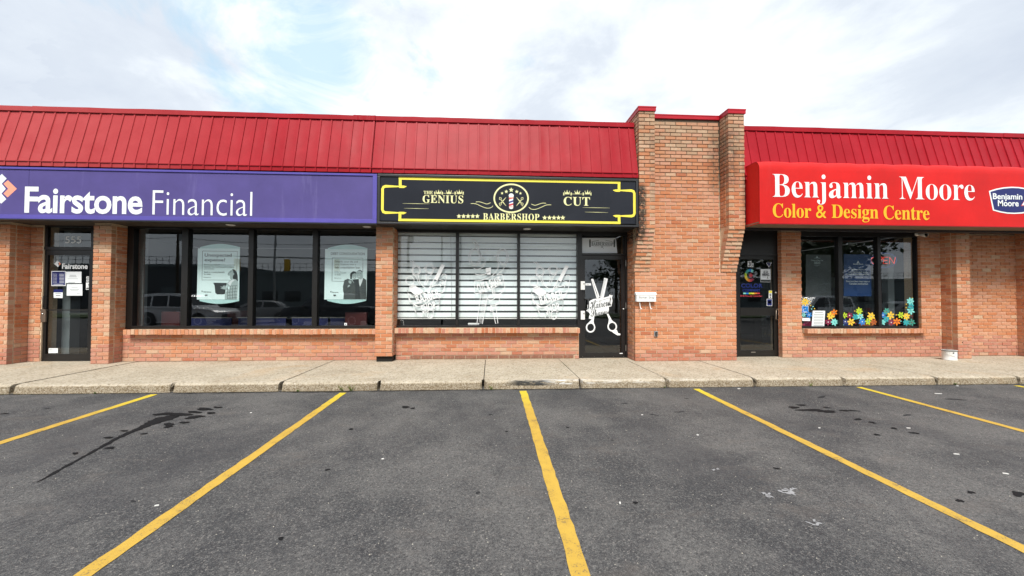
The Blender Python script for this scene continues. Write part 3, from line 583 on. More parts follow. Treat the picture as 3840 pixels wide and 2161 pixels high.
class Bricks:
    """collects the bricks of one thing; the nearest 300 become objects, the rest one joined part"""
    def __init__(s, root): s.root = root; s.b = []; s.parts = []
    def panel(s, part, x, y, face, W, z0, rows, fam, phase=0, depth=.095, corner=None, zh=CH):
        """face: '-y' (x,y = left end), '-x' (x,y = back end), '+x' (x,y = front end)"""
        rz, u = {'-y': (0, (1, 0)), '-x': (-PI/2, (0, -1)), '+x': (PI/2, (0, 1))}[face]
        rg = random.Random(int((x*131+y*977+z0*31)*100) & 0xfffff)
        for r in range(rows):
            z = z0+r*zh; t = -((r+phase) % 2)*BP/2
            while t < W-.02:
                a, b_ = max(t, 0), min(t+BP, W)
                if b_-a > .03:
                    if b_-a > BP*.9: kind, nominal = 'full', BP
                    elif b_-a > BP*.62: kind, nominal = 'full', BP
                    else: kind, nominal = 'half', BP/2
                    c = (a+b_)/2; fm = fam(x+u[0]*c, z, b_-a, rg) if callable(fam) else pick(rg, MIXES[fam])
                    w = b_-a-JT; sx = w/(nominal-JT)
                    px, py = x+u[0]*c, y+u[1]*c
                    s.b.append((part, kind, fm, rg.randrange(6), depth, px+0, py+0, z+JT/2, rz+rg.uniform(-.004, .004), sx, rg.uniform(-.0022, .0018)))
                t += BP
    def single(s, part, fam, px, py, z, w, h, depth, rg, rz=0.):
        s.b.append((part, 'full', fam, rg.randrange(6), depth, px, py, z, rz, (w)/(BP-JT), rg.uniform(-.002, .002), h/(CH-JT)))
    def finish(s):
        def near(e): return (e[5]**2+e[6]**2+(e[7]-EYE)**2)/(e[9]*(1 if e[1] == 'full' else .5))*(1 if abs(e[8]) < .1 else 2.2)
        order = sorted(s.b, key=near); rest = order[300:]
        for e in order[:300]:
            me = brick_mesh(e[1], e[2], e[3], e[4]); o = bpy.data.objects.new('brick', me); COL.objects.link(o)
            n = Vector((math.sin(e[8]), -math.cos(e[8]), 0)); o.parent = e[0]
            o.matrix_parent_inverse = pinv(e[0])
            o.location = Vector((e[5], e[6], e[7]))+n*e[10]; o.rotation_euler = (0, 0, e[8]); o.scale = (e[9], 1, e[11] if len(e) > 11 else 1)
        if rest:
            V, Fc, Cc = [], [], []
            for e in rest:
                me = brick_mesh(e[1], e[2], e[3], e[4]); n = Vector((math.sin(e[8]), -math.cos(e[8]), 0))
                T = Matrix.Translation(Vector((e[5], e[6], e[7]))+n*e[10]) @ Matrix.Rotation(e[8], 4, 'Z') @ Matrix.Diagonal((e[9], 1, e[11] if len(e) > 11 else 1, 1))
                o = len(V); V += [tuple(T @ v.co) for v in me.vertices]; Fc += [tuple(i+o for i in p.vertices) for p in me.polygons]
                Cc += [tuple(FAM[e[2]][e[3] % len(FAM[e[2]])])+(1,)]*len(me.vertices)
            m2 = bpy.data.meshes.new('brickwork'); m2.from_pydata(V, [], Fc)
            a = m2.color_attributes.new('tint', 'FLOAT_COLOR', 'POINT')
            for d, c in zip(a.data, Cc): d.color = c
            link('brickwork', m2, 'brick', s.root, kind='stuff')
def rows_for(h): return int(round(h/CH))
# ================================================================== THE GROUND
YK, ZA, SL = 6.22, -.135, .0187               # kerb face, asphalt level there, fall of the lot away from it
def gz(x, y): return ZA-SL*min(max(YK-y, 0), 20)
m = MB()
xs = [-300, -60, -20]+[i*1.0 for i in range(-14, 15)]+[20, 60, 300]
ys = [-300, -60, -30, -14, -10]+[i*.5 for i in range(-18, 13)]+[6.26, 9, 40, 300]
for y in ys:
    for x in xs: m.v.append((x, y, gz(x, y) if y < 6.26 else (ZA if y < 8 else ZA-.02)))
nx = len(xs)
for j in range(len(ys)-1):
    for i in range(nx-1): a = j*nx+i; m.f.append((a, a+1, a+1+nx, a+nx))
lot = m.build('parking_lot', 'asphalt', kind='structure')
def on_lot(pts, h=.004): return [(x, y, gz(x, y)+h) for x, y in pts]
for i, (xc, w) in enumerate(((-10.75, .105), (-7.92, .105), (-5.085, .105), (-2.28, .100), (.513, .108), (3.338, .102), (6.135, .10), (8.95, .10), (11.75, .10))):
    rg = random.Random(i); m = MB(); ya = 6.13+rg.uniform(-.01, .02); n = 60; Lp, Rp = [], []
    for k in range(n+1):
        y = ya-(ya-.9)*k/n
        Lp.append((xc-w/2+rg.uniform(-.006, .005), y)); Rp.append((xc+w/2+rg.uniform(-.005, .006), y))
    v = on_lot(Lp)+on_lot(Rp); m.add(v, [(k, k+1, n+2+k, n+1+k) for k in range(n)])
    m.build('parking_line', 'road_paint', lot)
# oil drips and stains
def blob(mb, x, y, rx, ry, rot, rg, h):
    n = 22; pts = []; ph = [rg.uniform(0, 6) for _ in range(4)]
    for k in range(n):
        a = 2*PI*k/n; r = 1+.18*math.sin(2*a+ph[0])+.14*math.sin(3*a+ph[1])+.09*math.sin(5*a+ph[2])+rg.uniform(-.06, .06)
        px, py = rx*r*math.cos(a), ry*r*math.sin(a)
        pts.append((x+px*math.cos(rot)-py*math.sin(rot), y+px*math.sin(rot)+py*math.cos(rot)))
    mb.add([(px, py, gz(px, py)+h) for px, py in pts], [tuple(range(n))])
rg = random.Random(3)
m = MB()
trail = [(-3.76, 3.50, .012), (-3.80, 3.62, .016), (-3.86, 3.85, .016), (-3.92, 4.1, .024), (-3.99, 4.35, .035), (-4.02, 4.55, .045), (-4.02, 4.75, .06), (-4.03, 4.87, .11), (-4.03, 5.0, .15), (-3.99, 5.08, .12)]
for (x0, y0, w0), (x1, y1, w1) in zip(trail[:-1], trail[1:]):
    for k in range(5):
        t = k/5; blob(m, x0+(x1-x0)*t+rg.uniform(-.006, .006), y0+(y1-y0)*t, (w0+(w1-w0)*t)*.72, .07, .1, rg, .0030+.00005*len(m.f))
for x, y, rx, ry in ((-4.17, 5.19, .10, .05), (-3.95, 5.16, .16, .05), (-3.84, 5.25, .09, .035), (-3.80, 5.37, .13, .04), (-3.69, 5.05, .10, .05), (-3.74, 4.72, .05, .035), (-3.80, 4.80, .06, .04), (-3.66, 4.85, .05, .03), (-3.60, 5.2, .06, .03), (-3.68, 5.44, .06, .025), (-3.82, 4.5, .03, .02), (-4.12, 4.6, .04, .02), (-4.10, 4.4, .04, .025), (-3.82, 4.12, .04, .03), (-4.03, 4.0, .03, .02)):
    blob(m, x, y, rx, ry, rg.uniform(-.3, .3), rg, .0075+.00003*len(m.f))
m.build('oil_stain', 'oil', lot)
m = MB()
for x, y, rx, ry in ((4.30, 5.0, .17, .05), (4.48, 4.93, .13, .045), (4.17, 5.12, .09, .04), (4.36, 5.22, .08, .03), (4.62, 5.1, .05, .03), (4.74, 4.96, .07, .03), (4.86, 4.95, .06, .03), (4.60, 4.62, .05, .03), (4.66, 4.5, .04, .03), (4.72, 4.3, .035, .03), (4.80, 4.15, .04, .03), (4.32, 4.12, .03, .03)):
    blob(m, x, y, rx, ry, rg.uniform(-.3, .3), rg, .0035+.00004*len(m.f))
m.build('oil_stain', 'oil', lot)
for x, y, rx, ry, f in ((-1.16, 5.36, .10, .07, 0), (-1.05, 5.30, .06, .04, 0), (2.59, 3.39, .04, .03, 0), (3.61, 2.81, .05, .03, 0), (3.85, 2.92, .05, .03, 0), (4.2, 2.88, .10, .05, 0), (-1.6, 4.55, .045, .04, 0), (-1.45, 3.55, .03, .035, 0), (-1.35, 2.6, .03, .025, 0), (-.1, 3.1, .03, .03, 1), (.18, 4.4, .025, .03, 0),
                       (.9, 4.5, .03, .03, 0), (1.3, 4.1, .025, .02, 1), (1.1, 2.9, .04, .02, 0), (2.1, 4.9, .09, .03, 1), (2.5, 5.0, .10, .03, 1), (1.9, 5.4, .07, .03, 1), (2.9, 5.6, .06, .02, 0), (5.4, 4.75, .10, .04, 1), (-6.2, 5.3, .07, .04, 0), (-5.9, 5.5, .06, .03, 1), (-4.6, 3.0, .03, .03, 1), (-5.3, 3.7, .05, .03, 0), (-.6, 2.1, .06, .05, 1), (.25, 1.9, .05, .03, 0), (-2.7, 3.1, .04, .02, 1), (.0, 5.0, .05, .03, 1), (5.0, 5.6, .18, .05, 1), (6.9, 5.4, .2, .05, 1)):
    m = MB(); blob(m, x, y, rx*.62, ry*.62, rg.uniform(-.5, .5), rg, .0032); m.build('oil_stain', 'oil_faint' if f else 'oil', lot)
m = MB()
for x, y, rx, ry in ((2.36, 2.99, .07, .05), (2.44, 3.02, .05, .03), (2.18, 2.96, .05, .04), (2.24, 2.60, .05, .035), (2.02, 3.4, .04, .02)):
    for q in range(6): blob(m, x+rg.uniform(-rx, rx), y+rg.uniform(-ry, ry), rx*.34, ry*.26, rg.uniform(0, 3), rg, .0036+.00004*len(m.f))
m.build('paint_splash', 'worn_splash', lot)
# grit, scraps and butts lying on the asphalt
m = MB(); rg = random.Random(11)
for k in range(900):
    y = rg.uniform(.9, 6.1); x = rg.uniform(-1, 1)*(y*1.45+1); r = rg.uniform(.002, .0055); z = gz(x, y)
    a = rg.uniform(0, 6); c, s_ = math.cos(a)*r, math.sin(a)*r
    m.add([(x+c, y+s_, z), (x-s_, y+c*.7, z), (x-c, y-s_, z), (x+s_, y-c*.7, z), (x, y, z+r*1.1)], [(0, 1, 4), (1, 2, 4), (2, 3, 4), (3, 0, 4)])
m.build('grit', 'pebble', kind='stuff')
for i, (x, y, l, w, a) in enumerate(((-2.47, 3.03, .035, .012, .3), (-1.02, 3.75, .03, .014, .2), (-.42, 2.15, .05, .012, .4), (.20, 2.05, .025, .018, 1.2), (.98, 2.9, .03, .015, 1.3), (1.95, 4.9, .03, .012, .1), (2.3, 4.2, .03, .02, 0), (4.05, 6.12, .06, .03, .1), (3.85, 4.35, .03, .02, .2), (4.9, 4.3, .05, .012, -.3), (7.0, 5.7, .13, .018, -.2), (4.6, 3.6, .06, .012, -.3), (4.55, 3.2, .05, .012, -.5), (-3.1, 5.2, .03, .015, .1), (7.9, 6.15, .05, .03, 0))):
    l *= .75; w *= .7; z = gz(x, y); c, s_ = math.cos(a), math.sin(a); P = [(x+c*u-s_*v, y+s_*u+c*v) for u, v in ((-l/2, -w/2), (l/2, -w/2*.8), (l/2*.9, w/2), (-l/2, w/2*.9))]
    m = MB(); m.add([(p[0], p[1], z+.001) for p in P]+[(p[0], p[1], z+.008) for p in P], [(0, 3, 2, 1), (4, 5, 6, 7), (0, 1, 5, 4), (1, 2, 6, 5), (2, 3, 7, 6), (3, 0, 4, 7)])
    o = m.build('litter_scrap', 'litter')
    tag(o, ['white scrap of litter by the left yellow line', 'white scrap in the second bay, left of the centre', 'longest white butt near the bottom of the second bay', 'white pebble-like scrap left of the central line at the bottom', 'white scrap just right of the central yellow line', 'tiny white scrap high in the centre-right bay', 'small round white scrap in the centre-right bay',
            'flattened white wrapper at the kerb below the paint shop door', 'white scrap below the oil patch, right bay', 'thin white scrap right of the oil patch', 'long thin white strip near the far right line', 'bent white scrap near the right line', 'lower thin white scrap in the right bay', 'white scrap beside the long oil trail', 'white wrapper at the kerb near the rightmost line'][i], 'litter')

# the pavement: cast slabs with their own kerb nose, cracks between
walk = MB().box(-16, 16, 6.5, 8.9, -.30, -.055).build('pavement', 'joint_dirt', kind='structure')
JX = [-16, -14.3, -12.6, -10.6, -8.9, -7.25, -4.93, -3.30, -1.78, -.115, 1.475, 2.925, 4.43, 6.0, 7.68, 9.2, 10.8, 12.4, 14, 16]
for i in range(len(JX)-1):
    rg = random.Random(50+i); g_ = .007 if JX[i] != -1.78 else .0015; g2 = .006 if JX[i+1] != -1.78 else .0015
    a, b_ = JX[i]+g_, JX[i+1]-g2; n = max(8, int((b_-a)/.045)); dz = rg.uniform(-.004, .004) if i not in (7, 8) else 0
    prof = [(8.60, 0), (7.4, 0), (6.55, 0), (6.38, -.001), (6.300, -.005), (6.268, -.015), (6.252, -.034), (6.244, -.080), (6.238, -.118), (6.236, -.20)]
    V, Fc = [], []; w1 = 0
    for k in range(n+1):
        x = a+(b_-a)*k/n; w1 = w1*.6+rg.uniform(-.006, .006); e = .026*math.exp(-min(k, n-k)*1.1)
        for j, (y, z) in enumerate(prof):
            q = w1*(1 if 3 < j < 9 else 0)+(rg.uniform(-.0025, .0025) if 3 < j < 9 else 0)
            skew = (JX[i]*0+.02*(8.6-y)) if False else 0
            V.append((x+(e*(1 if k < n/2 else -1) if 4 <= j <= 8 else 0), y+q+(e if 3 < j else 0), z+dz+(q*.6 if 3 < j < 8 else 0)))
    c = len(prof)
    for k in range(n):
        for j in range(c-1): p = k*c+j; Fc.append((p, p+1, p+1+c, p+c))
    Fc += [tuple(range(c)), tuple(n*c+j for j in range(c-1, -1, -1))]
    mb = MB(); mb.add(V, Fc); o = mb.build('slab', 'concrete', walk)
# ragged dirt line where asphalt meets kerb
m = MB(); rg = random.Random(9); x = -14; P = []
w = .02
while x < 14:
    w = max(.006, min(.045, w+rg.uniform(-.012, .012)))
    if x > 2: w *= .86
    P.append((x, w*(1.5 if -5.2 < x < -2.0 else 1)+rg.uniform(0, .006))); x += rg.uniform(.02, .05)
n = len(P); m.add([(p[0], 6.25, gz(0, 6.22)+.003) for p in P]+[(p[0], 6.232-p[1], gz(0, 6.2)+.003) for p in P], [(i, i+1, n+i+1, n+i) for i in range(n-1)])
m.build('kerb_joint_dirt', 'joint_dirt', kind='stuff')
m = MB()
for k in range(160):
    x = rg.choice([rg.gauss(-4.3, .5), rg.gauss(-2.5, .4), rg.gauss(-6.6, .5), rg.gauss(.1, .1), rg.gauss(7.9, .25)]); y = 6.225+rg.uniform(-.02, .005)
    for q in range(3):
        a = rg.uniform(0, 6); m.add([(x, y, gz(x, y)), (x+.012*math.cos(a), y-.008+.006*math.sin(a), gz(x, y)+rg.uniform(.004, .014)), (x+.012*math.cos(a+1), y-.006, gz(x, y)+.003)], [(0, 1, 2)])
m.build('moss', 'moss', kind='stuff')
def weed(x, y, h, n, label, seed):
    rg = random.Random(seed); r = thing('weed', label, 'weed', (x, y, gz(x, y)), 'weeds growing at the kerb')
    st, lf = MB(), MB()
    for k in range(n):
        a = rg.uniform(-.6, .6)+PI/2*0; az = rg.uniform(0, 2*PI); L_ = h*rg.uniform(.5, 1)
        tip = Vector((x+math.sin(az)*L_*.55, y-abs(math.cos(az))*L_*.35, gz(x, y)+L_*.85)); base = Vector((x+rg.uniform(-.01, .01), y, gz(x, y)))
        st.tube([base, base.lerp(tip, .5)+Vector((0, 0, L_*.08)), tip], [.0016, .0012, .0006], 4)
        for q in range(7):
            p = base.lerp(tip, .25+.75*q/6); d = Vector((rg.uniform(-1, 1), rg.uniform(-1, .3), rg.uniform(-.2, .9))).normalized(); s_ = d.cross(Vector((rg.uniform(-1, 1), .5, .3))).normalized(); l = rg.uniform(.010, .022)
            lf.add([p, p+d*l*.5+s_*l*.28, p+d*l, p+d*l*.5-s_*l*.28], [(0, 1, 2, 3)])
    st.build('stem', 'weed_leaf', r); lf.build('leaves', 'weed_pale' if seed % 2 else 'weed_leaf', r, kind='stuff')
weed(-2.33, 6.225, .11, 9, 'pale green weed in the kerb crack, left of a taller one', 1)
weed(-2.19, 6.22, .13, 12, 'tallest green weed at the kerb by the second yellow line', 3)
weed(.012, 6.225, .075, 6, 'small weed at the kerb left of the central yellow line', 5)
weed(5.36, 6.225, .09, 6, 'small weed on the kerb below the paint shop window', 7)
weed(-3.0, 6.225, .035, 6, 'low green weed tuft at the kerb left of the pale weed', 2)
weed(-6.0, 6.225, .04, 6, 'lone low weed tuft at the kerb at far left', 4)
weed(2.86, 6.225, .03, 4, 'tiny weed tuft by the kerb crack below the mailbox', 6)
weed(7.95, 6.225, .04, 6, 'low mossy weed under the kerb at far right', 8)

# ================================================================== WALL BUILDING
ZS = 2.80                                     # soffit height
FLOOR = -.02
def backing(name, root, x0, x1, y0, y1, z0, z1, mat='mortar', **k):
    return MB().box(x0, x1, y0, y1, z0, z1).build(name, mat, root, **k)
R_ = .013                                     # joints are recessed by this much
def pier(B, root, x0, x1, y0, y1, z0, z1, fam='pier', famside='side', phase=0, left=True, right=True, name='pier'):
    p = backing(name, root, x0+R_, x1-R_, y0+R_, y1, z0, z1)
    n = int((z1-z0)/CH+.4)
    def fm(x, z, w, rg):
        if z < z0+CH*1.5 and z0 < .1: return pick(rg, MIXES['foot'])
        if z < .34 and z0 < .1: return pick(rg, MIXES['low'])
        if w < .13 and rg.random() < .35: return pick(rg, MIXES['header'])
        return pick(rg, MIXES[fam])
    def fs(x, z, w, rg): return pick(rg, MIXES['low' if z < .3 else famside])
    B.panel(p, x0, y0, '-y', x1-x0, z0, n, fm, phase)
    d = .095+JT
    if right: B.panel(p, x1, y0+d, '+x', y1-y0-d, z0, n, fs, phase+1)
    if left: B.panel(p, x0, y1, '-x', y1-y0-d, z0, n, fs, phase+1)
    return p
def rowlock_sill(B, root, part_name, x0, x1, yf, yb, z0, z1, fam, left_ret=0):
    p = backing(part_name, root, x0+.006, x1-.006, yf+.010, yb, z0+.004, z1-.006)
    rg = random.Random(int(x0*100)); n = int(round((x1-x0)/.0752)); pitch = (x1-x0)/n
    for k in range(n):
        j = rg.uniform(-.004, .004)
        B.single(p, pick(rg, MIXES[fam]), x0+pitch*(k+.5), yf, z0+rg.uniform(-.004, .003), pitch-.010, z1-z0-.002+j*.5, .095, rg)
    return p
def frame_part(root, name, boxes, mat, **k):
    m = MB()
    for b_ in boxes: m.box(*b_)
    return m.build(name, mat, root, bevel=.002, **k)
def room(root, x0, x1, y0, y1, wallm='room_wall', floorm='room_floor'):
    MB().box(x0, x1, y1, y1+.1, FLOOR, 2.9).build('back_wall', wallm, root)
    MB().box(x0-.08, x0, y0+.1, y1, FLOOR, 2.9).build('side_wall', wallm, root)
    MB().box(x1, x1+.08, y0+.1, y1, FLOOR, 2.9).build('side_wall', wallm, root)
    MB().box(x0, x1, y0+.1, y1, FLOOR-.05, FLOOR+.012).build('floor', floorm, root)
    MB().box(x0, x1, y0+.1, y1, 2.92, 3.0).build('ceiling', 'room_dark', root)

PT = (7.93, 4.94); PB = (7.69, 3.885)           # mansard panel: head and foot (y, z)
def mansard(root, x0, x1, end_caps=True, pitch=.2105):
    ny = Vector((0, -(PT[1]-PB[1]), PT[0]-PB[0])).normalized()
    rt = MB(); pts = [(7.74, 3.80), (PB[0]+.03, PB[1]), (PT[0]+.03, PT[1]), (7.96, 5.0), (8.6, 5.0), (8.6, 3.80)]
    n = len(pts); rt.add([(x0, p[0], p[1]) for p in pts]+[(x1, p[0], p[1]) for p in pts], [tuple(range(n)), tuple(range(2*n-1, n-1, -1))]+[(i, (i+1) % n, (i+1) % n+n, i+n) for i in range(n)])
    roof = rt.build('mansard_roof', 'red_metal', root)
    rg = random.Random(int(x0*10)); k = 0; x = x0
    while x < x1-.02:
        xe = min(x+pitch, x1); w = xe-x
        # one pan: shallow dished sheet, each with its own slight tilt, then its standing rib
        m = MB(); V = []; t = rg.uniform(-.007, .007); dish = rg.uniform(-.006, .002); K, J = 5, 6
        for j in range(J+1):
            for i in range(K+1):
                u, v = i/K, j/J; d = dish*4*u*(1-u)*math.sin(PI*v)+t*(u-.5)+rg.uniform(-.0004, .0004)
                V.append((x+w*u, PB[0]+(PT[0]-PB[0])*v+ny.y*(.004+d), PB[1]+(PT[1]-PB[1])*v+ny.z*(.004+d)))
        m.add(V, [(j*(K+1)+i, j*(K+1)+i+1, (j+1)*(K+1)+i+1, (j+1)*(K+1)+i) for j in range(J) for i in range(K)])
        m.build('roof_panel', 'red_metal', roof, smooth=True)
        if w > pitch*.6:
            rw = .036; a = xe-rw-.004
            m = MB(); V = []
            for yy, z in (PB, PT):
                for q, h in ((a, .003), (a+.004, .017), (a+rw-.004, .017), (a+rw, .003)): V.append((q, yy+ny.y*h, z+ny.z*h))
            m.add(V, [(0, 1, 5, 4), (1, 2, 6, 5), (2, 3, 7, 6), (0, 3, 2, 1), (4, 5, 6, 7)]); m.build('rib', 'red_metal', roof)
        h = MB(); yb = 7.688-rg.uniform(0, .003)
        h.add([(x+.002, yb, 3.797+rg.uniform(-.003, .003)), (xe-.030, yb, 3.797), (xe-.030, yb, 3.882), (x+.002, yb, 3.882), (xe-.030, yb-.010, 3.797), (xe-.002, yb-.010, 3.797), (xe-.002, yb-.010, 3.882), (xe-.030, yb-.010, 3.882), (xe-.002, yb, 3.797), (xe-.002, yb, 3.882)],
              [(0, 1, 2, 3), (1, 4, 7, 2), (4, 5, 6, 7), (5, 8, 9, 6)])
        h.build('hem_plate', 'red_metal', roof)
        x = xe; k += 1
    # drip moulding between pans and hem, and the coping strip along the head
    m = MB()
    x = x0
    while x < x1-.01:
        xe = min(x+3.05, x1); m = MB().box(x+.001, xe-.001, 7.668, 7.70, 3.880, 3.893); m.build('drip_moulding', 'red_metal', roof)
        j = rg.uniform(-.004, .004)
        m = MB(); n_ = 12; V = []
        for i in range(n_+1):
            X = x+(xe-x)*i/n_; d = rg.uniform(-.004, .004)
            V += [(X, 7.893+d, 4.935), (X, 7.895+d, 5.028+j*.8+rg.uniform(-.003, .003)), (X, 8.30, 5.045), (X, 7.905, 4.930)]
        m.add(V, [(4*i, 4*i+4, 4*i+5, 4*i+1) for i in range(n_)]+[(4*i+1, 4*i+5, 4*i+6, 4*i+2) for i in range(n_)]+[(4*i+3, 4*i+7, 4*i+4, 4*i) for i in range(n_)])
        m.build('coping', 'red_metal', roof); x = xe
    return roof
def soffit(root, x0, x1, y0, y1, mat, pitch, skew=0.):
    s_ = MB().box(x0, x1, y0, y1, ZS+.012, ZS+.05).build('soffit', mat, root)
    x = x0
    while x < x1-.01:
        xe = min(x+pitch, x1); MB().box(x+.004, xe-.004, y0+.002, y1-.002, ZS, ZS+.014).build('soffit_board', mat, s_); x = xe
    return s_
def mass(root, x0, x1):
    MB().box(x0, x1, 8.62, 20, 2.96, 4.7).build('roof_body', 'black_trim', root)
    MB().box(x0, x1, 8.46, 8.62, 2.86, 3.9).build('lintel', 'storefront_black', root)
def downlight(px, py, label, Y=None):
    d = fwd+cr*((px-1920)/F_PX)-cu*((py-1080.5)/F_PX); t = (ZS-EYE)/d.z; x, y = d.x*t, d.y*t
    if Y: y = Y
    o = MB().lathe([(.085, -.004), (.085, -.010), (.06, -.018), (.055, -.014), (.05, -.006)], (x, y, ZS), 'z', 20)
    r = thing('soffit_light', label, 'ceiling light', (x, y, ZS), 'recessed lights in the soffit'); o.build('trim_ring', 'white_plastic', r, smooth=True)
    MB().lathe([(.05, -.006), (.03, -.012)], (x, y, ZS), 'z', 16).build('lens', 'galvanised', r)

# ------------------------------------------------------------------ FINANCE OFFICE (left)
fin = thing('finance_office', 'left shop unit of orange brick with purple sign, dark four-pane window and door', 'shop', (-6, 8.4, 0))
B = Bricks(fin)
pier(B, fin, -10.35, -9.45, 8.08, 8.60, 0, ZS, phase=0)
pier(B, fin, -7.91, -7.558, 8.08, 8.50, 0, ZS, phase=1)
# strip of wall left of the office door
def fam_in(x, z, w, rg): return pick(rg, MIXES['foot' if z < .12 else 'low' if z < .45 else 'side'])
p = backing('wall', fin, -9.45, -9.20, 8.41+R_, 8.70, 0, ZS); B.panel(p, -9.45, 8.41, '-y', .245, 0, 35, fam_in, 1)
# the next bay of the office, past the left edge of the photo
p = backing('wall', fin, -15.0, -10.34, 8.35+R_, 8.70, 0, .56); B.panel(p, -15.0, 8.35, '-y', 4.64, 0, 7, fam_in, 0)
rowlock_sill(B, fin, 'window_sill', -15.0, -10.36, 8.20, 8.46, .563, .668, 'rowlock')
frame_part(fin, 'window_frame', [(-15.0, -14.9, 8.41, 8.53, .67, 2.86), (-10.42, -10.34, 8.41, 8.53, .67, 2.86), (-12.7, -12.62, 8.41, 8.53, .725, 2.765), (-14.9, -10.42, 8.41, 8.53, .67, .725), (-14.9, -10.42, 8.41, 8.53, 2.765, 2.86)], 'dark_bronze')
MB().box(-14.9, -12.701, 8.465, 8.471, .726, 2.764).build('pane', 'shop_glass', fin); MB().box(-12.619, -10.421, 8.465, 8.471, .726, 2.764).build('pane', 'shop_glass', fin)
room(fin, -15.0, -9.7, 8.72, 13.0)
# dado wall under the window
def fam_dado(x, z, w, rg):
    if z < .07: return pick(rg, MIXES['foot'])
    if x < -6.9 and z < .5: return pick(rg, MIXES['low'])
    if z < .21: return pick(rg, [('pink', 5), ('salmon', 3), ('orange', 1.5)])
    if z < .30: return pick(rg, [('pink', 2), ('orange', 4), ('salmon', 2)])
    return pick(rg, MIXES['lowfin'])
p = backing('wall', fin, -7.556, -2.39, 8.35+R_, 8.70, 0, .56); B.panel(p, -7.556, 8.35, '-y', 5.166, 0, 7, fam_dado, 0)
rowlock_sill(B, fin, 'window_sill', -7.415, -2.40, 8.20, 8.46, .563, .668, 'rowlock')
B.finish()
# window wall: frame, mullions and panes
YW = 8.45
z4 = lambda x, y, Y=YW: at(x/2.132, 820+y/2.132, Y)
z4b = lambda x, y, Y=YW: at(900+x/2.132, 820+y/2.132, Y)
x_l = -7.555; x_r = -2.395
mull = [(z4(1465, 400).x, z4(1515, 400).x), (z4(1995, 400).x, z4(2036, 400).x), (z4b(75, 500).x, z4b(115, 500).x), (z4b(585, 500).x, z4b(625, 500).x)]
mull = [mull[0], mull[2], mull[3]]
fr = frame_part(fin, 'window_frame', [(x_l, x_l+.13, YW-.04, YW+.08, .67, 2.86), (x_r-.02, x_r+.03, YW-.04, YW+.08, .67, 2.86), (x_l+.13, x_r-.02, YW-.05, YW+.08, .67, .725), (x_l+.13, x_r-.02, YW-.04, YW+.08, 2.765, 2.86)], 'dark_bronze')
for a, b_ in mull:
    frame_part(fr, 'mullion', [(a, b_, YW-.05, YW+.08, .727, 2.763)], 'dark_bronze')
edges = [x_l+.13]+[v for ab in mull for v in ab]+[x_r-.02]
for i in range(0, len(edges), 2):
    MB().box(edges[i]+.001, edges[i+1]-.001, YW+.015, YW+.021, .726, 2.764).build('pane', 'shop_glass', fr)
# office door
dL = z4(345, 400, 8.47).x; dR = -7.911
frame_part(fin, 'door_frame', [(-9.30, -9.235, 8.43, 8.53, 0, 2.86), (-8.24, -8.17, 8.43, 8.53, 0, 2.86), (-9.235, -8.24, 8.43, 8.53, 2.295, 2.36), (-9.235, -8.24, 8.43, 8.53, 2.775, 2.86), (-9.235, -8.24, 8.44, 8.53, -.01, .02)], 'storefront_black')
frame_part(fin, 'side_frame', [(-8.17, -7.50, 8.44, 8.53, 0, 2.86)], 'storefront_black')
ga = frame_part(fin, 'transom', [(-9.234, -9.15, 8.44, 8.50, 2.362, 2.773), (-8.30, -8.241, 8.44, 8.50, 2.362, 2.773)], 'storefront_black')
MB().box(-9.15, -8.30, 8.468, 8.474, 2.362, 2.773).build('pane', 'shop_glass', ga)
DY = 8.45
dr = frame_part(fin, 'door', [(-9.233, -9.145, DY, DY+.045, .022, 2.293), (-8.33, -8.242, DY, DY+.045, .022, 2.293), (-9.145, -8.33, DY, DY+.045, .022, .15), (-9.145, -8.33, DY, DY+.045, 2.19, 2.293), (-9.145, -8.33, DY+.002, DY+.05, 1.045, 1.065)], 'storefront_black')
MB().box(-9.145, -8.33, DY+.02, DY+.026, .15, 1.045).build('pane', 'door_glass', dr); MB().box(-9.145, -8.33, DY+.02, DY+.026, 1.065, 2.19).build('pane', 'door_glass', dr)
q = zmap(150, 840, 2.685, DY-.01)
a, b_ = q(45, 733), q(45, 848)
MB().tube([a+Vector((.035, 0, 0)), a+Vector((.035, -.06, 0)), a+Vector((.05, -.075, -.02)), b_+Vector((.05, -.075, .02)), b_+Vector((.035, -.06, 0)), b_+Vector((.035, 0, 0))], .009, 8).build('handle', 'plastic_dark', dr, smooth=True)
a, b_ = q(20, 858), q(67, 988)
MB().box(a.x, b_.x, DY-.035, DY, b_.z, a.z).build('lock_plate', 'bronze_plate', dr, bevel=.004)
MB().lathe([(.012, 0), (.012, -.012), (.007, -.016)], ((a.x+b_.x)/2, DY-.035, a.z-.10), 'y', 12).build('lock_cylinder', 'chrome', dr)
a, b_ = q(497, 678, .05), q(497, 830, .05)
MB().tube([a, a+Vector((-.03, .06, -.01)), b_+Vector((-.03, .06, .01)), b_], .009, 8).build('push_bar', 'bronze_plate', dr, smooth=True)
MB().box(-9.30, -8.17, 8.15, 8.60, -.02, .004).build('threshold', 'concrete', fin)
# interior
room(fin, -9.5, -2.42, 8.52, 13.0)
MB().box(-9.15, -8.99, 8.75, 8.95, 0, 2.75).build('column', 'room_column', fin)
MB().box(-7.52, -7.40, 8.62, 8.72, 0, 2.80).build('column', 'room_column', fin)
MB().box(-8.9, -7.6, 8.65, 8.70, 0.95, .99).build('counter_rail', 'room_dark', fin)
mansard(fin, -15.0, -2.36)
soffit(fin, -15.0, -2.26, 7.70, 8.44, 'soffit_brown', .32)
mass(fin, -15.0, -2.3)

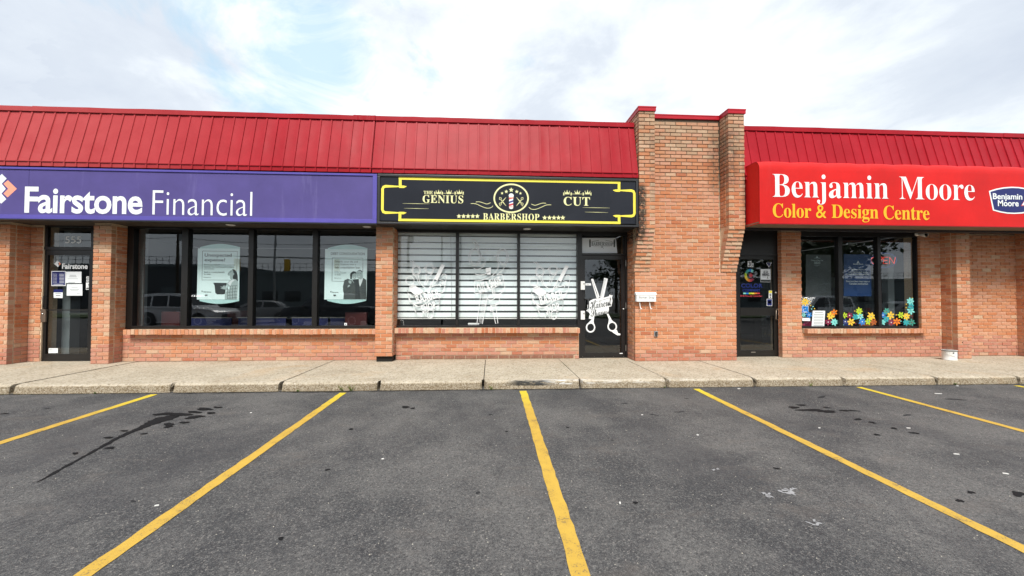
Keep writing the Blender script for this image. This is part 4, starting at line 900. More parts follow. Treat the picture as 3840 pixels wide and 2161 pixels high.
# ------------------------------------------------------------------ BARBER SHOP (middle)
bar = thing('barber_shop', 'middle shop unit of orange brick with black sign, striped blinds and black glass door', 'shop', (0, 8.4, 0))
B = Bricks(bar)
pier(B, bar, -2.392, -2.028, 8.10, 8.50, .115, ZS, phase=0, name='hanging_pier')
MB().box(-2.37, -2.05, 8.16, 8.5, -.01, .113).build('pier_base', 'joint_dirt', bar)
def fam_b(x, z, w, rg):
    if z < .10: return pick(rg, MIXES['foot'])
    return pick(rg, [('pink', 3.5), ('salmon', 4), ('orange', 1.6), ('deep', .5), ('buff', .6)])
p = backing('wall', bar, -2.028, 1.925, 8.36+R_, 8.70, -.02, .585)
B.panel(p, -2.026, 8.36, '-y', .30, .0, 1, 'foot', 0, zh=CH); B.panel(p, -1.726, 8.36, '-y', 3.55, .012, 1, 'brownrow', 0); B.panel(p, 1.83, 8.36, '-y', .10, .0, 1, 'low', 1)
B.panel(p, -2.026, 8.36, '-y', 3.95, .092, 6, fam_b, 1)
rowlock_sill(B, bar, 'window_sill', -2.025, 1.915, 8.21, 8.46, .578, .688, 'rowlock2')
B.finish()
zb = lambda x, y, Y=YW: at(1400+x/2.132, 820+y/2.132, Y)
mb_ = [(zb(660, 400).x, zb(684, 400).x), (zb(1150, 400).x, zb(1172, 400).x)]
fr = frame_part(bar, 'window_frame', [(-2.10, -2.045, YW-.05, YW+.08, .69, 2.90), (zb(1628, 400).x, zb(1640, 400).x, YW-.05, YW+.08, .69, 2.90), (-2.045, zb(1628, 400).x, YW-.05, YW+.08, .69, .728), (-2.045, zb(1628, 400).x, YW-.05, YW+.08, 2.745, 2.90)], 'storefront_black')
for a, b_ in mb_: frame_part(fr, 'mullion', [(a, b_, YW-.055, YW+.08, .730, 2.743)], 'storefront_black')
edges = [-2.045]+[v for ab in mb_ for v in ab]+[zb(1628, 400).x]
for i in range(0, len(edges), 2):
    MB().box(edges[i]+.001, edges[i+1]-.001, YW+.012, YW+.018, .729, 2.744).build('pane', 'clear_glass', fr)
q = zmap(2140, 860, 2.9, 8.49)
dxl, dxr = q(100, 700).x, 3.035
frame_part(bar, 'door_frame', [(dxl-.03, q(120, 700).x, 8.44, 8.56, 0, 2.90), (q(590, 700).x, 3.035, 8.44, 8.56, 0, 2.90), (q(120, 700).x, q(590, 700).x, 8.445, 8.56, q(300, 285).z, q(300, 264).z), (q(120, 700).x, q(590, 700).x, 8.445, 8.56, q(300, 68).z, 2.90), (q(120, 700).x, q(590, 700).x, 8.45, 8.56, -.01, .018)], 'storefront_black')
tr = frame_part(bar, 'transom', [(q(570, 100).x, q(590, 100).x-.002, 8.47, 8.52, q(300, 262).z, q(300, 70).z)], 'storefront_black')
MB().box(q(121, 100).x, q(569, 100).x, 8.492, 8.498, q(300, 262).z, q(300, 70).z).build('pane', 'clear_glass', tr)
xl, xr, gx0, gx1 = q(122, 700).x, q(588, 700).x, q(155, 700).x, q(548, 700).x; gz0, gz1 = q(300, 1343).z, q(300, 330).z
dr = frame_part(bar, 'door', [(xl, gx0, 8.47, 8.52, .02, q(300, 288).z), (gx1, xr, 8.47, 8.52, .02, q(300, 288).z), (gx0, gx1, 8.47, 8.52, .02, gz0), (gx0, gx1, 8.47, 8.52, gz1, q(300, 288).z)], 'storefront_black')
MB().box(gx0, gx1, 8.49, 8.496, gz0, gz1).build('pane', 'paint_glass', dr)
for y0, y1 in ((340, 405), (797, 862), (1255, 1320)):
    a, b_ = q(592, y0), q(592, y1); MB().tube([(a.x, 8.44, a.z), (b_.x, 8.44, b_.z)], .009, 8).build('hinge', 'steel', dr)
for y0, y1 in ((567, 660), (887, 982)):
    a, b_ = q(102, y0), q(147, y1); o = MB().box(a.x, b_.x, 8.415, 8.452, b_.z, a.z).build('lock_plate', 'white_plastic', dr, bevel=.008)
    c = q(135, y0+27); MB().lathe([(.014, 0), (.014, -.010), (.007, -.012)], (c.x, 8.415, c.z), 'y', 14).build('keyhole', 'steel', o)
a, b_ = q(150, 760), q(150, 866)
MB().tube([(a.x, 8.47, a.z), (a.x, 8.40, a.z), (a.x+.07, 8.39, a.z-.01), (b_.x+.07, 8.39, b_.z+.01), (b_.x, 8.40, b_.z), (b_.x, 8.47, b_.z)], .012, 8).build('handle', 'plastic_dark', dr, smooth=True)
c = q(570, 866); MB().lathe([(.014, 0), (.014, -.01), (.006, -.014)], (c.x, 8.47, c.z), 'y', 12).build('stop_button', 'white_plastic', dr)
for xx in (128, 255, 358, 462, 572):
    c = q(xx, 1384); MB().lathe([(.006, 0), (.005, -.005)], (c.x, 8.47, c.z), 'y', 8).build('screw', 'steel', dr)
MB().box(1.93, 3.03, 8.20, 8.60, -.02, .004).build('threshold', 'concrete', bar)
room(bar, -2.3, 3.3, 8.52, 13.0)
mansard(bar, -2.355, 2.998)
soffit(bar, -2.255, 3.03, 7.70, 8.44, 'soffit_black', .60)
mass(bar, -2.3, 3.04)

# ------------------------------------------------------------------ BRICK TOWER
tow = thing('brick_tower', 'tall brick tower bay between two shops with two stepped pilasters and red caps', 'tower', (4.15, 8.0, 0))
B = Bricks(tow); TX0, TX1 = 3.035, 5.262; ZT = 5.178
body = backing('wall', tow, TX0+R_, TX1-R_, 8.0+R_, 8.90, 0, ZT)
def fam_t(x, z, w, rg):
    if z < .08: return pick(rg, [('red', 4), ('pink', 3), ('salmon', 1)])
    if z < .17: return pick(rg, MIXES['foot'])
    if z > 4.75 or (z > 4.1 and rg.random() < (z-4.1)/.75): return pick(rg, MIXES['towertop'])
    return pick(rg, MIXES['tower'])
nlow = 24                                                        # courses below the corbels
B.panel(body, TX0, 8.0, '-y', TX1-TX0, 0, nlow, fam_t, 0)
B.panel(body, 3.358, 8.0, '-y', 1.55, nlow*CH, 65-nlow, fam_t, 1)
def fam_s(x, z, w, rg): return pick(rg, MIXES['towertop' if z > 4.3 else ('low' if z < .25 else 'side')])
B.panel(body, TX0, 8.60, '-x', .60-.106, 0, 38, fam_s, 1); B.panel(body, TX1, 8.106, '+x', .60-.106, 0, 38, fam_s, 1)
ZC = nlow*CH
def fam_p(x, z, w, rg):
    if z > 4.4: return pick(rg, MIXES['towertop'])
    if w < .14: return pick(rg, MIXES['header'])
    return pick(rg, MIXES['tower'])
for xa, xb in ((3.012, 3.358), (4.908, 5.268)):
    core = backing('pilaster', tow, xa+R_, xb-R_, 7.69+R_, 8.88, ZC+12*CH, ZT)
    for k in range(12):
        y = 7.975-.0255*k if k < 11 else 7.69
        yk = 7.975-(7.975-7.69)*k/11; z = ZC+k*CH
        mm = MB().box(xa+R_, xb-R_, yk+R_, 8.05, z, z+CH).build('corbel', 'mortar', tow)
        B.panel(mm, xa, yk, '-y', xb-xa, z+.003, 1, fam_p, k, depth=.16)
    B.panel(core, xa, 7.69, '-y', xb-xa, ZC+12*CH, 30, fam_p, 0)
    B.panel(core, xa, 8.60 if xa < 4 else 7.999, '-x', (.80 if xa < 4 else .203), ZC+12*CH, 30, fam_s, 1)
    B.panel(core, xb, 7.796, '+x', (.80 if xa > 4 else .203), ZC+12*CH, 30, fam_s, 1)
    for zz in (0,):
        c = MB()
        c.box(xa-.012, xb+.012, 7.668, 8.62, ZT+.003, ZT+.092)
        c.box(xa-.018, xb+.018, 7.662, 8.63, ZT+.070, ZT+.096)
        c.build('cap', 'bright_red_metal', tow, bevel=.003)
MB().box(3.372, 4.894, 7.978, 8.62, ZT+.002, ZT+.088).box(3.372, 4.894, 7.972, 8.62, ZT+.070, ZT+.092).build('cap', 'bright_red_metal', tow, bevel=.003)
B.finish()

# ------------------------------------------------------------------ PAINT SHOP (right)
pnt = thing('paint_shop', 'right shop unit of orange brick under a red awning with three-pane window and glass door', 'shop', (8.5, 8.4, 0))
B = Bricks(pnt)
WX0 = 6.545; WL, WR = 7.03, 9.885
def fam_r(x, z, w, rg):
    if z < .40: return pick(rg, MIXES['foot' if z < .15 else 'low'])
    return pick(rg, MIXES['pier'])
p = backing('wall', pnt, WX0+R_, WL-R_, 8.35+R_, 8.72, 0, ZS+.1); B.panel(p, WX0, 8.35, '-y', 10.380-WX0, 0, 7, fam_r, 0); B.panel(p, WX0, 8.35, '-y', WL-WX0, 7*CH, 29, fam_r, 1); B.panel(p, WX0, 8.62, '-x', .17, 0, 36, fam_s, 0)
B.panel(p, WL, 8.456, '+x', .15, .63, 28, 'side', 0)
p = backing('wall', pnt, WL-R_, WR+R_, 8.35+R_, 8.72, 0, .55)
p = backing('wall', pnt, WR+R_, 10.40, 8.35+R_, 8.72, 0, ZS+.1); B.panel(p, WR, 8.35, '-y', .495, 7*CH, 29, fam_r, 0)
rowlock_sill(B, pnt, 'window_sill', 7.035, 9.925, 8.22, 8.46, .552, .652, 'rowlock')
pier(B, pnt, 10.382, 10.716, 8.05, 8.50, 0, ZS+.1, phase=1)
p = backing('wall', pnt, 12.74, 14.0, 8.45+R_, 8.80, 0, ZS+.1); B.panel(p, 12.76, 8.45, '-y', 1.24, 0, 36, fam_r, 0)
p = backing('wall', pnt, 10.70, 12.42, 8.45+R_, 8.80, 0, ZS+.1); B.panel(p, 10.716, 8.45, '-y', 1.69, 0, 36, fam_r, 0)
pier(B, pnt, 12.40, 12.75, 8.05, 8.60, 0, ZS+.1, phase=0)
B.finish()
zp = zmap(2980, 860, 3.625, 8.44)
m1 = [(zp(578, 700).x, zp(632, 700).x), (zp(1112, 700).x, zp(1155, 700).x)]
fr = frame_part(pnt, 'window_frame', [(WL, WL+.035, 8.41, 8.50, .655, 2.90), (zp(1640, 700).x, WR, 8.41, 8.50, .655, 2.90), (WL+.035, zp(1640, 700).x, 8.41, 8.50, .655, .70), (WL+.035, zp(1640, 700).x, 8.41, 8.50, 2.76, 2.90)], 'storefront_black')
for a, b_ in m1: frame_part(fr, 'mullion', [(a, b_, 8.40, 8.50, .702, 2.758)], 'storefront_black')
edges = [WL+.035]+[v for ab in m1 for v in ab]+[zp(1640, 700).x]
for i in range(0, len(edges), 2): MB().box(edges[i]+.001, edges[i+1]-.001, 8.455, 8.461, .701, 2.759).build('pane', 'shop_glass', fr)
q = zmap(2720, 860, 2.9, 8.49)
frame_part(pnt, 'door_frame', [(5.262, 5.58, 8.46, 8.58, 0, 2.90), (q(562, 700).x, WX0+.002, 8.46, 8.58, 0, 2.90), (5.58, q(562, 700).x, 8.47, 8.58, 2.305, 2.90)], 'storefront_black')
xr = q(560, 700).x
dr = frame_part(pnt, 'door', [(5.582, 5.66, 8.48, 8.53, .02, 2.30), (q(522, 700).x, xr, 8.48, 8.53, .02, 2.30), (5.66, q(522, 700).x, 8.48, 8.53, q(300, 328).z, 2.30), (5.66, q(522, 700).x, 8.475, 8.53, q(300, 940).z, q(300, 853).z), (5.66, q(522, 700).x, 8.48, 8.53, .02, q(300, 1318).z)], 'dark_bronze')
MB().box(5.66, q(522, 700).x, 8.50, 8.506, q(300, 853).z, q(300, 328).z).build('pane', 'door_glass', dr)
MB().box(5.66, q(522, 700).x, 8.50, 8.506, q(300, 1318).z, q(300, 940).z).build('pane', 'door_glass', dr)
a, b_ = q(548, 868), q(548, 984)
MB().tube([(a.x, 8.48, a.z), (a.x, 8.43, a.z), (a.x-.05, 8.415, a.z-.02), (b_.x-.05, 8.415, b_.z+.02), (b_.x, 8.43, b_.z), (b_.x, 8.48, b_.z)], .011, 8).build('handle', 'bronze_plate', dr, smooth=True)
c = q(545, 692); MB().lathe([(.024, 0), (.024, -.012), (.012, -.018)], (c.x, 8.48, c.z), 'y', 14).build('lock_cylinder', 'steel', dr)
c = q(300, 1337); MB().box(c.x-.05, c.x+.05, 8.472, 8.48, c.z-.01, c.z+.01).build('floor_bolt', 'steel', dr)
a, b_ = q(583, 888), q(606, 952); MB().box(a.x, b_.x, 8.42, 8.46, b_.z, a.z).build('latch_box', 'steel', pnt, bevel=.003)
MB().box(5.27, 6.54, 8.20, 8.60, -.02, .004).build('threshold', 'concrete', pnt)
room(pnt, 5.5, 10.4, 8.56, 13.5)
a, b_ = zp(1265, 600), zp(1350, 600)
MB().box(a.x*1.05, b_.x*1.05, 8.86, 9.0, 0, 2.45).build('post', 'room_column', pnt)
mansard(pnt, 5.272, 14.0)
mass(pnt, 5.25, 14.0)
s_ = MB().box(5.30, 14, 7.34, 7.80, 2.835, 2.86).build('soffit', 'awning_soffit', pnt); x = 5.31
while x < 13.9: MB().box(x, x+1.26, 7.345, 7.78, 2.822, 2.836).build('soffit_board', 'awning_soffit', s_); x += 1.272
MB().box(5.27, 14, 7.785, 7.90, 2.775, 2.86).build('soffit_beam', 'black_trim', pnt)
MB().box(5.27, 14, 7.90, 8.50, 2.885, 2.92).build('soffit_panel', 'soffit_black', pnt)
MB().box(5.27, 14, 7.74, 8.5, 2.925, 3.8).build('fascia_core', 'black_trim', pnt)
for r_, x0, x1 in ((fin, -15, -2.26), (bar, -2.255, 3.005)):
    MB().box(x0, x1, 7.76, 8.44, 2.88, 3.79).build('fascia_core', 'black_trim', r_)
downlight(865, 843, 'oval recessed light in the soffit above the first poster')
downlight(1376, 850, 'recessed light in the soffit beside the hanging brick pier')
downlight(1977, 858, 'recessed light under the black barber sign')
c = zp(505, 44, 0); r = thing('soffit_light', 'flat recessed light under the awning above the left window pane', 'ceiling light', (7.55, 8.1, 2.885), 'recessed lights in the soffit')
MB().lathe([(.13, 0), (.13, -.012), (.10, -.02)], (7.50, 8.12, 2.885), 'z', 24).build('trim_ring', 'white_plastic', r)
MB().lathe([(.09, -.02), (.06, -.024)], (7.50, 8.12, 2.885), 'z', 20).build('lens', 'galvanised', r)
# ================================================================== SIGNS
YS = 7.68
def fin_sign():
    s_ = thing('shop_sign', 'long purple sign board reading Fairstone Financial in white', 'shop sign', (-6, YS, 2.79))
    x0, x1, z0, z1 = -15.0, -2.253, 2.792, 3.768
    MB().box(x0, x1-.02, YS+.03, 7.76, z0+.01, z1-.01).build('box', 'black_trim', s_)
    for a, b_ in ((x0, -8.7), (-8.695, -2.34)): MB().box(a, b_, YS+.014, YS+.03, z0+.078, z1-.04).build('panel', 'purple_panel', s_)
    m = MB().box(x0, x1, YS-.006, YS+.04, z1-.040, z1).box(x0, x1, YS-.006, YS+.04, z0, z0+.078).box(x1-.082, x1, YS-.005, YS+.04, z0+.079, z1-.041); m.build('frame', 'purple_frame', s_, bevel=.004)
    MB().box(x0, x1, YS-.004, 7.76, z0-.022, z0-.002).build('drip_edge', 'black_trim', s_)
    Y = YS+.0125
    q = zmap(0, 380, 2.683, Y)
    a, b_ = q(245, 1122), q(1438, 884); letters('lettering', font_mesh('Fairstone', .022, .97), (a.x, a.z-.005), (b_.x, b_.z+.01), 'white_print', s_, Y)
    a, b_ = q(1533, 1140), q(2540, 908); letters('lettering', font_mesh('Financial', -.012, 1.0), (a.x, a.z-.005), (b_.x, b_.z-.01), 'white_print', s_, Y)
    p = zmap(0, 600, 5.5775, Y)
    m = MB().flat([p(*c) for c in ((165, 425), (352, 605), (158, 785), (72, 705), (170, 605), (72, 500))]); m.build('emblem', 'coral_print', s_)
    m = MB().flat([p(*c) for c in ((38, 295), (138, 390), (35, 500), (120, 605), (30, 705), (130, 820), (25, 915), (-200, 690), (-290, 605), (-190, 520))]); m.build('emblem', 'white_print', s_)
fin_sign()

def star(cx, cy, r, a0=-PI/2): return [(cx+(r if k % 2 == 0 else r*.42)*math.cos(a0+k*PI/5), cy+(r if k % 2 == 0 else r*.42)*math.sin(a0+k*PI/5)) for k in range(10)]
def bar_sign():
    s_ = thing('shop_sign', 'black sign board with yellow border reading The Genius Cut Barbershop', 'shop sign', (.4, YS, 2.79))
    x0, x1, z0, z1 = -2.245, 2.996, 2.782, 3.772
    MB().box(x0, x1, YS+.04, 7.76, z0+.005, z1-.005).build('box', 'black_trim', s_)
    m = MB(); n_, k_ = 60, 12; V = []
    for j in range(k_+1):
        for i in range(n_+1): V.append((x0+.05+(x1-x0-.10)*i/n_, YS+.020, z0+.045+(z1-z0-.09)*j/k_))
    m.add(V, [(j*(n_+1)+i, j*(n_+1)+i+1, (j+1)*(n_+1)+i+1, (j+1)*(n_+1)+i) for j in range(k_) for i in range(n_)]); m.build('panel', 'black_panel', s_)
    m = MB().box(x0, x1, YS-.004, YS+.04, z1-.048, z1).box(x0, x1, YS-.004, YS+.04, z0, z0+.040).box(x1-.05, x1, YS-.003, YS+.04, z0+.041, z1-.049).box(x0, x0+.05, YS-.003, YS+.04, z0+.041, z1-.049); m.build('frame', 'black_trim', s_, bevel=.006)
    Y = YS+.0185
    q = zmap(1400, 620, 2.477, Y)
    # the notched yellow border, two bars and two hooked ends
    w = .060
    m = MB()
    def rb(pts, w_, closed=False): m.ribbon([Vector((q(*c).x, Y, q(*c).z)) for c in pts], w_, closed=closed)
    A = lambda x, y: Vector((q(x, y).x, Y, q(x, y).z))
    xl, xr = A(250, 120).x, A(2282, 170).x; zt, zb_ = A(250, 120).z, A(250, 508).z; xe, xf = A(85, 300).x, A(2425, 350).x; zh, zl = A(85, 195).z, A(85, 440).z
    P = [Vector((xl, Y, zt)), Vector((xr, Y, zt))]; m.ribbon([P[0]-Vector((w/2, 0, 0)), P[1]+Vector((w/2, 0, 0))], w)
    m.ribbon([Vector((xl-w/2, Y, zb_)), Vector((xr+w/2, Y, zb_))], w*.8)
    for sx, X, E in ((1, xl, xe), (-1, xr, xf)):
        m.ribbon([Vector((X, Y-.0004, zt)), Vector((X, Y-.0004, zh-.005))], w*.9); m.ribbon([Vector((X, Y-.0004, zb_)), Vector((X, Y-.0004, zl+.005))], w*.9)
        path = [(X+sx*.09, zh), (E+sx*.06, zh), (E+sx*.02, zh-.015), (E, zh-.055), (E, zl+.055), (E+sx*.02, zl+.015), (E+sx*.06, zl), (X+sx*.09, zl)]
        m.ribbon([Vector((a, Y-.0008, b_)) for a, b_ in path], [.012, w*.9, w*.9, w*.85, w*.85, w*.9, w*.9, .012])
        for zz in (zh, zl): m.ribbon([Vector((X-sx*.02, Y-.0012, zz-.004)), Vector((X+sx*.07, Y-.0012, zz-.004)), Vector((X+sx*.125, Y-.0012, zz+.004))], [w*.8, w*.8, .008])
    m.build('border', 'yellow_print', s_)
    # words
    a, b_ = q(467, 268), q(553, 240); letters('lettering', glyph_mesh('THE', SERIF), (a.x, a.z), (b_.x, b_.z), 'cream_print', s_, Y)
    a, b_ = q(458, 350), q(836, 282); letters('lettering', glyph_mesh('GENIUS', SERIF, track=20), (a.x, a.z), (b_.x, b_.z), 'cream_print', s_, Y)
    a, b_ = q(1768, 375), q(2012, 297); letters('lettering', glyph_mesh('CUT', SERIF, track=20), (a.x, a.z), (b_.x, b_.z), 'cream_print', s_, Y)
    me = glyph_mesh('BARBERSHOP', SERIF, track=30)
    a, b_ = q(1020, 508), q(1542, 452); letters('lettering', me, (a.x, a.z), (b_.x, b_.z), 'cream_print', s_, Y)
    m = MB()
    for cx in (795, 838, 880, 924, 966): m.flat([q(*c) for c in star(cx, 474, 24)])
    for cx in (1592, 1636, 1678, 1720, 1760): m.flat([q(*c) for c in star(cx, 488, 24)])
    p = zmap(1820, 680, 9.061, Y)
    for cx, cy, r in ((570, 408, 52), (712, 352, 68), (880, 296, 88), (1068, 356, 68), (1193, 412, 52)): m.flat([p(*c) for c in star(cx, cy, r)])
    m.build('stars', 'cream_print', s_)
    m = MB(); m.ribbon([p(*c) for c in ell(877, 580, 575, 475, 64)], .030, closed=True)
    # crossed scissors either side of the pole
    for sgn, cx, flip in ((1, 580, 1), (-1, 1180, 1)):
        def F(x, y): return p(cx+sgn*x, y)
        m.ribbon([F(125, 545), F(0, 690), F(-40, 745)], [.004, .020, .012]); m.ribbon([F(125, 840), F(0, 690), F(-40, 640)], [.004, .020, .012])
        m.ribbon([F(x, y) for x, y in ell(-70, 592, 36, 38, 14)], .008, closed=True); m.ribbon([F(x, y) for x, y in ell(-70, 775, 36, 38, 14)], .008, closed=True)
        m.ribbon([F(-95, 560), F(-100, 545)], .008); m.ribbon([F(-95, 800), F(-92, 835), F(-65, 850)], .006)
    m.build('emblem', 'cream_print', s_)
    # barber pole emblem
    MB().flat([p(*c) for c in [(808, 570), (945, 570), (945, 865), (808, 865)]]).flat([p(*c) for c in ell(880, 490, 84, 76, 20)]).flat([p(*c) for c in ell(878, 900, 70, 46, 16)]).build('barber_pole_print', 'white_print', s_)
    up = -.0016
    m = MB(); m.flat([p(x, y, up) for x, y in ((808, 575), (945, 575), (945, 585), (808, 625))]); m.flat([p(x, y, up) for x, y in ((808, 778), (945, 745), (945, 808), (808, 850))]); m.build('red_stripe', 'barber_red', s_)
    m = MB(); m.flat([p(x, y, up) for x, y in ((808, 690), (945, 642), (945, 700), (808, 750))]); m.build('blue_stripe', 'barber_blue', s_)
    m = MB(); m.flat([p(x, y, up) for x, y in ((800, 542), (957, 542), (957, 574), (800, 574))]); m.flat([p(x, y, up) for x, y in ((798, 862), (958, 862), (950, 884), (806, 884))]); m.build('gold_band', 'coral_print', s_)
    # crowns on a rod, flourishes
    m = MB(); g_ = zmap(1560, 660, 5.8545, Y)
    def crown(X, Z, k, q_):
        o = q_
        m.flat([o(X-45*k, Z+20*k), o(X-55*k, Z-45*k), o(X-22*k, Z-8*k), o(X, Z-62*k), o(X+22*k, Z-8*k), o(X+55*k, Z-45*k), o(X+45*k, Z+20*k)])
        for dx, dy in ((-55, -48), (0, -64), (55, -48)): m.flat([o(X+dx*k+8*math.cos(t*PI/4), Z+dy*k+8*math.sin(t*PI/4)) for t in range(8)])
    for X in (497, 722, 952): crown(X, 378, 1, g_)
    m.ribbon([g_(410, 380), g_(1040, 380)], .006)
    for X in (413, 577, 860, 1035): m.flat([g_(*c) for c in ((X-18, 350), (X+18, 350), (X+6, 380), (X+18, 408), (X-18, 408), (X-6, 380))])
    h = 5.8545/2.477
    g2 = lambda x, y, dy=0: q(x/h, y/h, dy)
    for X in (1800, 1895, 1990): crown(X*h, 262*h, 1, g2)
    m.ribbon([q(1765, 267), q(2025, 267)], .006)
    for X in (1769, 1838, 1950, 2021): m.flat([q(X-7, 255), q(X+7, 255), q(X+2, 267), q(X+7, 279), q(X-7, 279), q(X-2, 267)])
    for a, b_, y in ((270, 525, 357), (285, 515, 402), (1945, 2195, 395), (1965, 2180, 437)):
        m.ribbon([q(a, y-2), q((a+b_)/2, y), q(b_, y+2)], [.002, .007, .002])
    for pts in ([(903, 356), (950, 358), (1000, 380), (1050, 398), (1090, 395), (1112, 377)], [(950, 342), (985, 340), (1020, 350), (1055, 360), (1090, 348)]):
        c = curve(pts, 5); m.ribbon([q(*v) for v in c], [.003]+[.009]*(len(c)-2)+[.003]); c2 = [(2556-v[0], v[1]+12) for v in c]; m.ribbon([q(*v) for v in c2], [.003]+[.009]*(len(c)-2)+[.003])
    m.build('flourish', 'cream_print', s_)
bar_sign()

def awning():
    s_ = thing('shop_awning', 'bright red box awning reading Benjamin Moore Color and Design Centre', 'awning', (8.5, 7.4, 2.82))
    X0, X1 = 5.30, 14.0; prof = [(7.74, 2.825), (7.32, 2.825), (7.318, 3.2), (7.316, 3.6), (7.316, 3.885), (7.322, 3.96), (7.345, 4.02), (7.385, 4.062), (7.44, 4.082), (7.80, 4.086)]
    m = MB(); V = []; n = 140; c = len(prof)
    for i in range(n+1):
        x = X0+(X1-X0)*i/n; t = ((x-X0)/.72) % 1.0; puff = .016*math.sin(PI*t)**.6
        for j, (y, z) in enumerate(prof):
            k = {5: .5, 6: .9, 7: 1, 8: .8}.get(j, 0); V.append((x, y-puff*k*.7, z+puff*k))
    m.add(V, [(i*c+j, i*c+j+1, (i+1)*c+j+1, (i+1)*c+j) for i in range(n) for j in range(1, c-1)])
    m.build('canopy', 'awning_red', s_, smooth=True)
    m = MB(); m.add([(X0+.002, p[0]+(.012 if 0 < i < c-1 else 0), p[1]-.004) for i, p in enumerate(prof)], [tuple(range(c))]); m.build('side_panel', 'awning_red', s_)
    MB().box(X0, X1, 7.322, 7.342, 2.812, 2.838).build('hem_bar', 'bright_red_metal', s_)
    Y = 7.3145
    q = zmap(2880, 450, 2.683, Y)
    a, b_ = q(48, 845), q(2075, 545); letters('lettering', glyph_mesh('Benjamin Moore', SERIF, 230, -12, -.006), (a.x, a.z), (b_.x, b_.z-.075), 'white_print', s_, Y)
    a, b_ = q(48, 1025), q(1622, 858)
    za = q(800, 1025).z; zb_ = q(200, 843).z
    # second line in three pieces so the ampersand can come from the other lettering
    a, b_ = q(48, 983), q(432, 845); letters('lettering', glyph_mesh('Color', SERIF, 230, -12), (a.x, a.z), (b_.x, b_.z), 'gold_print', s_, Y)
    a, b_ = q(483, 988), q(585, 857); letters('lettering', font_mesh('&', .005), (a.x, a.z), (b_.x, b_.z), 'gold_print', s_, Y)
    a, b_ = q(640, 1027), q(1108, 858); letters('lettering', glyph_mesh('Design', SERIF, 230, -12), (a.x, a.z), (b_.x, b_.z), 'gold_print', s_, Y)
    a, b_ = q(1163, 1003), q(1622, 868); letters('lettering', glyph_mesh('Centre', SERIF, 230, -12), (a.x, a.z), (b_.x, b_.z), 'gold_print', s_, Y)
    p = zmap(3640, 640, 7.25, Y)
    outl = [(495, 555)]+ell(1180, 960, 760, 515, 10, -PI*.80, -PI*.12, False)+[(1830, 560), (1725, 1085)]+[(1640, 1120), (1500, 1155), (1350, 1175), (1180, 1182), (1000, 1175), (820, 1145), (700, 1112), (605, 1082)]
    outl = [(495, 555), (700, 492), (900, 455), (1110, 440), (1300, 447), (1450, 470), (1650, 515), (1830, 575), (1740, 1080), (1600, 1130), (1400, 1168), (1200, 1180), (1000, 1172), (800, 1138), (605, 1085)]
    cx, cy = 1160, 810
    MB().flat([p(*v) for v in outl]).build('badge', 'white_print', s_)
    MB().flat([p(cx+(x-cx)*.94, cy+(y-cy)*.905, -.0015) for x, y in outl]).build('badge_field', 'navy_print', s_)
    a, b_ = p(600, 830), p(1395, 632); letters('lettering', font_mesh('Benjamin', .02), (a.x, a.z), (b_.x, b_.z), 'white_print', s_, Y-.003)
    a, b_ = p(735, 970), p(1295, 810); letters('lettering', font_mesh('Moore', .02), (a.x, a.z), (b_.x, b_.z), 'white_print', s_, Y-.003)
    MB().flat([p(x, y, -.0032) for x, y in ((1360, 965), (1530, 700), (1640, 700), (1660, 965))]).build('badge_accent', 'barber_red', s_)
    MB().flat([p(x, y, -.0045) for x, y in ((1385, 945), (1500, 760), (1560, 760), (1470, 945))]).build('badge_accent', 'white_print', s_)
awning()

# ================================================================== BLINDS AND WINDOW GRAPHICS, BARBER
def blind(x0, x1, label, seed):
    r = thing('window_blind', label, 'blind', ((x0+x1)/2, 8.56, .86), 'striped roller blinds in the barber window'); Y = 8.545
    MB().box(x0, x1, Y+.012, Y+.016, .88, 2.78).build('sheer_layer', 'blind_sheer', r)
    z = .905; k = 0; rg = random.Random(seed)
    while z < 2.74:
        h = .097 if k < 8 else .097+min(.030, .004*(k-7)); h = min(h, 2.77-z)
        o = MB(); n = 6
        V = [(x0+.001+(x1-x0-.002)*i/n, Y+rg.uniform(-.001, .001), zz) for zz in (z, z+h) for i in range(n+1)]
        o.add(V, [(i, i+1, i+n+2, i+n+1) for i in range(n)]); o.build('blind_band', 'blind_fabric', r); z += .1375; k += 1
    MB().box(x0, x1, Y-.012, Y+.010, .862, .888).build('bottom_rail', 'white_plastic', r, bevel=.003)
    MB().box(x0, x1, Y-.02, Y+.05, 2.765, 2.84).build('cassette', 'white_plastic', r)
blind(-2.04, zb(668, 400).x-.01, 'striped white blind behind the leftmost barber window pane', 1)
blind(zb(680, 400).x, zb(1155, 400).x-.01, 'striped white blind behind the middle barber window pane', 2)
blind(zb(1166, 400).x, 1.93, 'striped white blind behind the barber window pane next to the door', 3)
m = MB().tube([(zb(617, 100).x, 8.50, 2.7), (zb(622, 500).x, 8.50, 1.7), (zb(624, 800).x, 8.50, .90)], .0025, 5); tag(m.build('blind_cord', 'plastic_dark'), 'thin dark cord hanging in the left barber pane', 'cord')
YG = YW+.010
